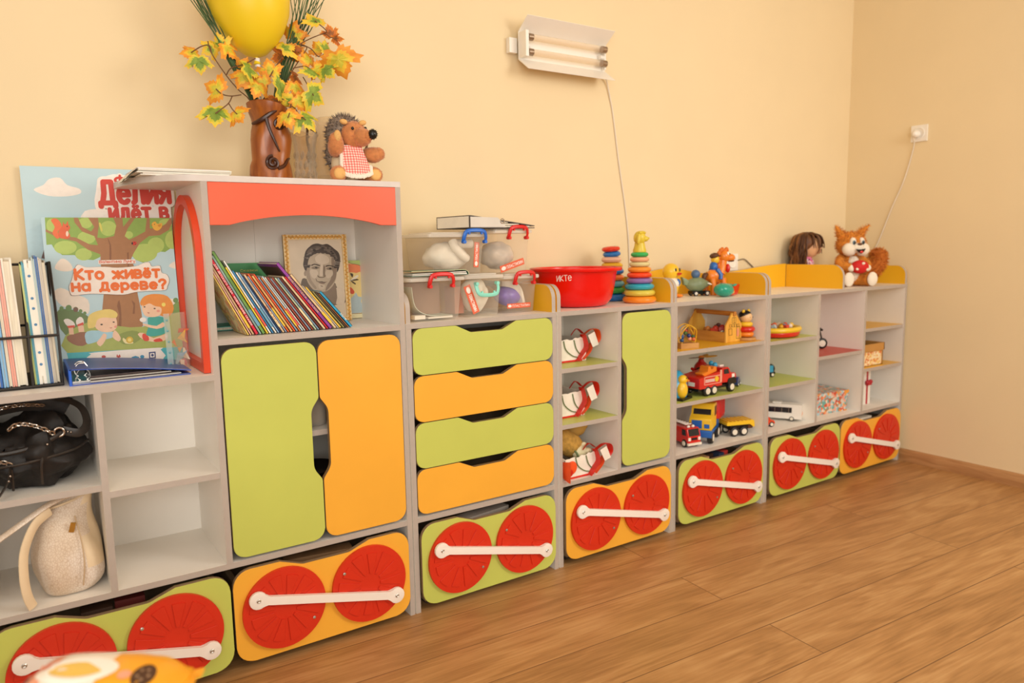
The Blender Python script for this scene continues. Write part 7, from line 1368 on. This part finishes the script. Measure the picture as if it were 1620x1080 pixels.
# ---------------------------------------------------------------- widest cabinet
zf = .7443
R = toy('toy_dish', 'oval yellow and red dish of beads on the upper green shelf', 'dish', (2.50, .10, zf))
b = MB(); D_ = Matrix.Diagonal((1.2, .85, 1, 1)); b.lathe([(0, 0), (.075, 0), (.092, .006), (.097, .02), (.094, .026)], m_rtoy, 40, (2.50, .10, zf), D_); b.build('red_base', R)
b = MB(); b.torus((2.50, .10, zf + .036), .09, .014, m_ytoy, D_, 40, 12, .9); b.lathe([(.09, .03), (.05, .014), (0, .012)], m_ytoy, 32, (2.50, .10, zf), D_); b.build('yellow_rim', R)
rn = random.Random(21); BC = ['#e0a020', '#d84a3c', '#5a8ac0', '#f0d8c0', '#e8703c', '#b8c8d0', '#f0c040']
for k in range(16):
    a = k * 2.4; r = .022 + .05 * math.sqrt(k / 16); c = BC[k % 7]
    b = MB(); x, y = 2.50 + r * 1.2 * math.cos(a), .10 + r * .68 * math.sin(a); s_ = .0115
    if k % 3: b.ell((x, y, zf + .05), (s_, s_, s_), M('bead_' + c[1:], c, .3), None, 12, 8)
    else: b.cbox((x, y, zf + .05), (.018, .018, .018), M('bead_' + c[1:], c, .3), .003, Euler((a, a, 0)))
    b.top('bead', 'small coloured bead lying in the yellow and red oval dish', 'bead', (x, y, zf + .04), 'beads in the oval dish')
R = toy('toy_train', 'rainbow coloured wooden wagon with black ends on the lower green shelf', 'toy', (2.53, .185, .5358), -.25)
b = MB(); b.box(-.085, .035, -.02, .02, .014, .024, mblk, .003); b.build('chassis', R, local=True)
for k, (c, x) in enumerate((('#d8502c', -.07), ('#e8a030', -.045), ('#d9742c', -.02), ('#3a9ac0', .01))): b = MB(); b.box(x - .011, x + .012, -.021, .021, .024, .056, M('block_' + c[1:], c, .4), .003); b.build('coloured_block', R, local=True)
b = MB(); b.torus((.022, 0, .036), .018, .007, mblk, Euler((PI/2, 0, 0)), 20, 8); b.build('end_ring', R, local=True)
for x in (-.065, .015):
    for y in (-.022, .022): wheel(R, (x, y, .012), .012, .008, 'y')
R = toy('toy_bus', 'white toy bus with dark windows in the lowest left bay', 'toy bus', (2.578, .155, zb_), -1.02)
b = MB(); b.box(-.15, .115, -.032, .032, .012, .082, m_wt, .006, 3); b.build('body', R, local=True)
for s in (-1, 1):
    b = MB(); b.box(-.14, .07, s*.0322 - .0006, s*.0322 + .0006, .042, .068, m_win)
    for k in range(6): b.box(-.105 + .032 * k, -.102 + .032 * k, s*.0325 - .001, s*.0325 + .001, .042, .068, M('window_bar', '#6a5a4a', .4))
    b.build('window_band', R, local=True)
b = MB(); b.box(-.02, .02, -.015, .015, .082, .089, m_wt, .002); b.build('roof_unit', R, local=True)
b = MB(); b.box(.1152, .1158, .018, .024, .025, .04, M('lamp_orange', '#e8843c', .4)); b.box(.1152, .1158, -.024, -.018, .025, .04, M('lamp_orange', '#e8843c', .4)); b.build('tail_lamp', R, local=True)
for x in (-.1, .07):
    for y in (-.028, .028): wheel(R, (x, y, .013), .013, .009, 'y')
R = toy('toy_car', 'orange red toy car beside the rear of the white bus', 'toy car', (2.41, .1, zb_), -.4)
b = MB(); b.prism(rpoly([(-.05, .012, .005), (.04, .012, .005), (.042, .03, .008), (.02, .034, .004), (.01, .05, .006), (-.03, .05, .006), (-.05, .03, .006)]), 'xz', -.024, .024, M('car_orange', '#d8401c', .3, coat=.3), .004); b.build('body', R, local=True)
for x in (-.028, .024):
    for y in (-.022, .022): wheel(R, (x, y, .0125), .0125, .008, 'y')
R = toy('toy_tricycle', 'black toy tricycle half hidden behind the divider on the red shelf', 'toy', (2.89, .185, .6393), -.6)
wheel(R, (.05, .0, .028), .028, .012, 'y', m_hub); wheel(R, (-.05, .03, .02), .02, .01, 'y'); wheel(R, (-.05, -.03, .02), .02, .01, 'y')
b = MB(); b.tube(spline([(-.05, 0, .022), (-.02, 0, .045), (.03, 0, .055), (.05, 0, .03)], 4), .005, mblk, 8); b.tube([(-.05, -.03, .02), (-.05, .03, .02)], .004, mblk, 8); b.build('frame', R, local=True)
b = MB(); b.tube([(.048, 0, .05), (.036, 0, .1)], .004, mblk, 8); b.tube(spline([(.036, -.03, .1), (.034, 0, .106), (.036, .03, .1)], 4), .006, mblk, 8); b.build('handlebar', R, local=True)
mg_ = cells('gift_paper', ['#8fb4b8', '#e07a50', '#d8c8b8', '#c8503c', '#6aa8a0', '#e8a088', '#b87848', '#a8c4cc', '#e8d4c0', '#e89a3c'], 75, .35)
R = toy('gift_box', 'gift box wrapped in colourful patterned paper under the red shelf', 'box', (2.885, .16, zb_), -.08)
b = MB(); b.box(-.14, .14, -.09, .1, 0, .088, mg_, .004); b.build('box', R, local=True)
b = MB(); b.box(-.146, .146, -.096, .106, .078, .108, mg_, .005); b.build('lid', R, local=True)
R = toy('cardboard_box', 'open light brown box with a flowery front on the lower yellow shelf', 'box', (3.17, .14, .5393))
mcb = M('carton_brown', '#c08a44', .7, var=.06); mfl = cells('flower_paper', ['#f0d8a8', '#ecc878', '#f4e0bc', '#e8a858', '#f0dcb0', '#d87838'], 110, .6)
b = MB()
for q in ((3.075, 3.292, .036, .04), (3.075, 3.292, .234, .238)): b.box(q[0], q[1], q[2], q[3], .5395, .652, mcb)
b.box(3.075, 3.079, .036, .238, .5395, .652, mcb); b.box(3.288, 3.292, .036, .238, .5395, .652, mcb); b.box(3.075, 3.292, .036, .238, .5395, .543, mcb); b.build('carton', R)
b = MB(); b.box(3.07, 3.297, .031, .036, .615, .654, mcb, .001); b.box(3.292, 3.297, .031, .243, .615, .654, mcb, .001); b.box(3.07, 3.297, .238, .243, .615, .654, mcb, .001); b.build('rim', R)
b = MB(); b.box(3.08, 3.275, .0345, .036, .542, .612, mfl); b.build('flower_print', R)
R = toy('gift_box', 'narrow white box with a red ribbon standing in the lowest right bay', 'box', (3.235, .11, zb_))
b = MB(); b.box(3.20, 3.262, .08, .135, zb_, zb_ + .175, m_wt, .002); b.build('box', R)
b = MB(); b.box(3.224, 3.238, .0785, .0805, zb_, zb_ + .175, M('ribbon_red', '#b8202c', .4)); b.cbox((3.232, .072, zb_ + .115), (.036, .016, .022), M('ribbon_red', '#b8202c', .4), .006); b.ell((3.218, .07, zb_ + .12), (.014, .01, .012), M('ribbon_red', '#b8202c', .4)); b.ell((3.246, .07, zb_ + .12), (.014, .01, .012), M('ribbon_red', '#b8202c', .4)); b.build('ribbon', R)
# doll behind the middle rail
R = toy('doll', 'doll with long wavy brown hair and pink top sitting behind the yellow rail', 'doll', (2.955, .278, ze), .75)
mhr = [M('doll_hair', '#6a3f1c', .6, var=.2, scale=50), M('doll_hair_light', '#86572a', .6, var=.2, scale=50), M('doll_hair_dark', '#4e2c12', .6)]
mpk = cells('pink_print', ['#f0d8d4', '#e890a8', '#f4e4e0', '#d85a88', '#ecc0c8', '#8a3a70'], 160, .7)
b = MB(); b.lathe([(0, 0), (.05, 0), (.054, .02), (.046, .07), (.04, .1), (.034, .135), (.02, .148), (0, .15)], mpk, 26); b.build('dress', R, local=True)
b = MB(); b.torus((0, -.0, .146), .02, .007, M('collar_pink', '#e87aa0', .7)); b.build('collar', R, local=True)
b = MB(); b.ell((0, -.012, .202), (.05, .052, .056), m_skin, None, 26, 18); b.ell((0, -.05, .185), (.026, .018, .02), m_skin); b.ell((0, -.066, .196), (.007, .007, .007), m_skin); b.cyl((0, 0, .14), (0, 0, .17), .017, m_skin, 14); hd = b.build('head', R, local=True)
for s in (-1, 1): b = MB(); b.ell((s*.02, -.058, .21), (.007, .004, .008), M('eye_brown', '#3a2010', .2)); b.build('eye', hd, local=True)
b = MB(); b.ell((0, -.066, .178), (.009, .003, .004), M('lips', '#c8584c', .4)); b.build('mouth', hd, local=True)
b = MB(); rn = random.Random(4)
b.ell((0, .012, .222), (.06, .058, .054), mhr[0], None, 26, 16); b.ell((-.01, .04, .17), (.06, .042, .075), mhr[0], None, 24, 16)
for k in range(150):
    a = rn.uniform(.15, PI - .15) if k < 115 else rn.uniform(-PI + .4, -.4); L = rn.uniform(.09, .17) if k < 115 else rn.uniform(.02, .045)
    p0 = V((rn.uniform(-.02, .02), rn.uniform(-.02, .02), .275)); sp = rn.uniform(.058, .082)
    p1 = V((math.cos(a) * sp * .75, math.sin(a) * sp * .75 + .0, .262)); p2 = V((math.cos(a) * sp, math.sin(a) * sp, .225))
    q = [p0, p1, p2]; z = .225
    while z > .235 - L:
        z -= .028; q.append(V((math.cos(a) * (sp + rn.uniform(-.012, .022)), math.sin(a) * (sp + rn.uniform(-.012, .016)), z)))
    q = spline(q, 3); b.tube(q, [.0055 * (1 - .75 * i / len(q)) for i in range(len(q))], rn.choice(mhr), 5)
b.build('hair', R, local=True)
for s in (-1, 1):
    b = MB(); b.tube(spline([(s*.035, 0, .125), (s*.06, -.03, .09), (s*.05, -.06, .06)], 4), [.014, .014, .013, .013, .012, .012, .011, .01, .009], mpk, 12); b.ell((s*.05, -.064, .056), (.012, .012, .012), m_skin); b.build('arm', R, local=True)
    b = MB(); b.tube(spline([(s*.025, -.02, .02), (s*.03, -.07, .02), (s*.03, -.12, .018)], 4), .017, m_skin, 12); b.ell((s*.03, -.128, .024), (.016, .014, .024), m_wt); b.build('leg', R, local=True)
# plush squirrel with a toadstool
mfx = [M('squirrel_orange', '#d8882e', .95, var=.15, scale=50), M('squirrel_light', '#ecac54', .95), M('squirrel_dark', '#b8651e', .95)]; mwp = M('plush_white', '#f0e4d0', .95, var=.05)
R = toy('plush_squirrel', 'plush orange squirrel with bushy tail holding a red spotted toadstool', 'soft toy', (3.095, .125, ze), -.4)
b = MB(); b.ell((0, 0, .085), (.058, .052, .085), mfx[0], None, 26, 18); b.fur(1400, .012, mfx, .0016, .2, .5); b.build('body', R, local=True)
b = MB(); b.ell((0, -.026, .09), (.038, .034, .07), mwp); b.fur(500, .006, mwp, .0012, .2, .5); b.build('belly', R, local=True)
b = MB(); b.ell((0, -.005, .212), (.074, .062, .064), mfx[0], None, 28, 18); b.fur(2200, .012, mfx, .0016, .1, .6); hd = b.build('head', R, local=True)
b = MB()
for s in (-1, 1): b.ell((s*.036, -.048, .188), (.038, .028, .034), mwp); b.ell((s*.024, -.056, .222), (.018, .014, .026), mwp)
b.ell((0, -.058, .196), (.034, .026, .026), mwp); b.fur(700, .005, mwp, .001, .1, .5); b.build('muzzle', hd, local=True)
for s in (-1, 1):
    b = MB(); b.ell((s*.026, -.069, .222), (.0085, .005, .011), M('eye_iris', '#5a7a8a', .2)); b.ell((s*.025, -.0735, .221), (.0055, .003, .0075), mblk); b.build('eye', hd, local=True)
    b = MB(); q = spline([(s*.05, 0, .255), (s*.068, 0, .28), (s*.088 + (.02 if s > 0 else 0), .0, .31)], 4); b.tube(q, [.022, .021, .019, .017, .014, .011, .008, .005, .002], mfx[0], 12); b.fur(300, .016, mfx, .0014, -.5, .4); b.build('ear', hd, local=True)
b = MB(); b.ell((0, -.08, .214), (.013, .009, .007), M('nose_brown', '#6a4428', .5)); b.build('nose', hd, local=True)
b = MB(); b.prism([(-.026, .19), (.0, .184), (.026, .192), (.018, .176), (.004, .166), (-.01, .172)], 'xz', -.092, -.08, mblk, .003); b.ell((.002, -.092, .175), (.01, .003, .006), m_rtoy); b.build('mouth', hd, local=True)
b = MB(); b.ell((.0, -.085, .1), (.047, .03, .034), M('cap_red', '#cc1414', .7, bump=.2, bscale=200), None, 26, 16)
sh_ = b.build('toadstool', R, local=True, label='red toadstool with white spots')
for x, z in ((.0, .118), (-.028, .09), (.026, .088)): b = MB(); b.ell((x, -.113 + abs(x) * .25, z), (.009, .004, .0065), mwp); b.build('spot', sh_, local=True)
for s in (-1, 1):
    b = MB(); q = spline([(s*.05, 0, .145), (s*.075, -.03, .115), (s*.045, -.075, .095)], 6); b.tube(q, [.021] * len(q), mfx[0], 14); b.fur(350, .009, mfx, .0014, .2, .5); b.ell((s*.045, -.08, .094), (.02, .016, .018), mwp); b.build('arm', R, local=True)
    b = MB(); b.tube(spline([(s*.035, -.01, .035), (s*.06, -.05, .035), (s*.065, -.08, .036)], 5), [.032] * 11, mfx[0], 14); b.fur(450, .01, mfx, .0014, .2, .5); b.ell((s*.066, -.096, .038), (.028, .014, .036), mwp); b.build('leg', R, local=True)
b = MB(); q = spline([(.04, .05, .04), (.10, .05, .05), (.155, .035, .085), (.185, .025, .135), (.17, .02, .18)], 6); b.tube(q, [.02 + .042 * math.sin(PI * min(1, .12 + .75 * i / 24)) for i in range(25)], mfx[2], 18, flat=(1, .75)); b.fur(2200, .016, [mfx[2], mfx[0], mfx[0]], .0018, -.1, .5); b.build('tail', R, local=True)

# ---------------------------------------------------------------- low table with a packet at the front left
m_tab = wood('table_birch', '#c9a06a', '#dcb883', 'x', 4, .4)
R = toy('children_table', 'low wooden table in the left foreground carrying the packet', 'table', (-.43, -1.07, 0), -.638)
b = MB(); b.prism(rpoly([(-.5, -.5, .05), (.22, -.5, .05), (.22, .06, .03), (-.5, .06, .05)]), 'xy', .575, .6, m_tab, .003); b.build('tabletop', R, local=True)
for x, y in ((-.45, -.45), (.17, -.45), (.17, .02), (-.45, .02)): b = MB(); b.cyl((x, y, 0), (x, y, .575), .022, m_tab, 16, .026); b.build('leg', R, local=True)
R = toy('plastic_packet', 'orange and white plastic packet with a dark flower in the near left corner', 'packet', (-.438, -1.066, .601), -.638)
mpo = M('packet_orange', '#f2a41e', .3, var=.12, scale=9, coat=.3); mpw = M('packet_cream', '#f6e8d4', .3, var=.04, coat=.3); mpp = M('packet_pink', '#f0a080', .35, var=.1, scale=14)
b = MB(); nx, ny = 28, 10; vs = []; L_, W_, H_ = .098, .05, .078
for sgn in (1, -1):
    for i in range(nx + 1):
        for j in range(ny + 1):
            u, v = -1 + 2 * i / nx, -1 + 2 * j / ny
            k = (max(0, 1 - abs(u) ** 3.5)) ** .55 * (max(0, 1 - abs(v) ** 4)) ** .5
            z = .0385 + sgn * .0375 * k + (.0025 * math.sin(u * 17 + v * 3) if k < .8 else 0) * (1 - k)
            vs.append((u * L_, v * W_, max(.0005, z)))
N_ = (nx + 1) * (ny + 1); fs = []
for o_ in (0, N_):
    for i in range(nx):
        for j in range(ny):
            a = o_ + i * (ny + 1) + j; f = (a, a + ny + 1, a + ny + 2, a + 1); fs.append(f if o_ == 0 else tuple(reversed(f)))
vv, ff = b.add(vs, fs, mpo)
for f in ff:
    c = f.calc_center_median()
    if c.x < -.058: f.material_index = b.mi(mpp)
    elif c.x < .016: f.material_index = b.mi(mpw)
b.build('film', R, local=True)
def on_top(u, v): return .0385 + .0375 * (max(0, 1 - abs(u) ** 3.5)) ** .55 * (max(0, 1 - abs(v) ** 4)) ** .5
b = MB()
def patch(cx, cy, rx, ry, m, dz, r0=0):
    n = 28; ring = []
    for f in (r0, 1):
        for k in range(n):
            x, y = cx + rx * f * math.cos(2*PI*k/n), cy + ry * f * math.sin(2*PI*k/n); ring.append((x, y, on_top(x / L_, y / W_) + dz))
    b.add(ring, [(k, (k + 1) % n, n + (k + 1) % n, n + k) for k in range(n)] + ([tuple(range(n))] if r0 else []), m)
patch(-.02, -.012, .052, .026, M('packet_white', '#fbf3e6', .3), .0008, .75); patch(-.02, -.012, .036, .015, M('packet_yellow', '#efc456', .3), .0006, .01); patch(.066, -.014, .0125, .021, M('flower_dark', '#4a2c1c', .4), .0008, .01); [patch(.066 + .006 * math.cos(q), -.014 + .010 * math.sin(q), .0018, .0028, M('flower_fleck', '#9a7a5c', .4), .0012, .01) for q in (0, 1.26, 2.5, 3.8, 5.0)]; patch(.045, -.02, .008, .008, mpp, .0008, .01); patch(-.085, -.02, .009, .01, M('packet_grape', '#6a3a44', .4), .0008, .01); patch(-.07, .0, .008, .008, M('packet_peach', '#e8785a', .4), .001, .01)
b.build('print', R, local=True)
for sx in (-1, 1):
    b = MB(); vs = []
    for j in range(9):
        y = -W_ + 2 * W_ * j / 8; vs += [(sx * L_ * .99, y, .0385), (sx * (L_ + .014), y * 1.02, .0385 + .003 * (-1) ** j)]
    b.add(vs, [(2*j, 2*j + 1, 2*j + 3, 2*j + 2) for j in range(8)], mpo if sx > 0 else mpp)
    b.build('end_seal', R, local=True)
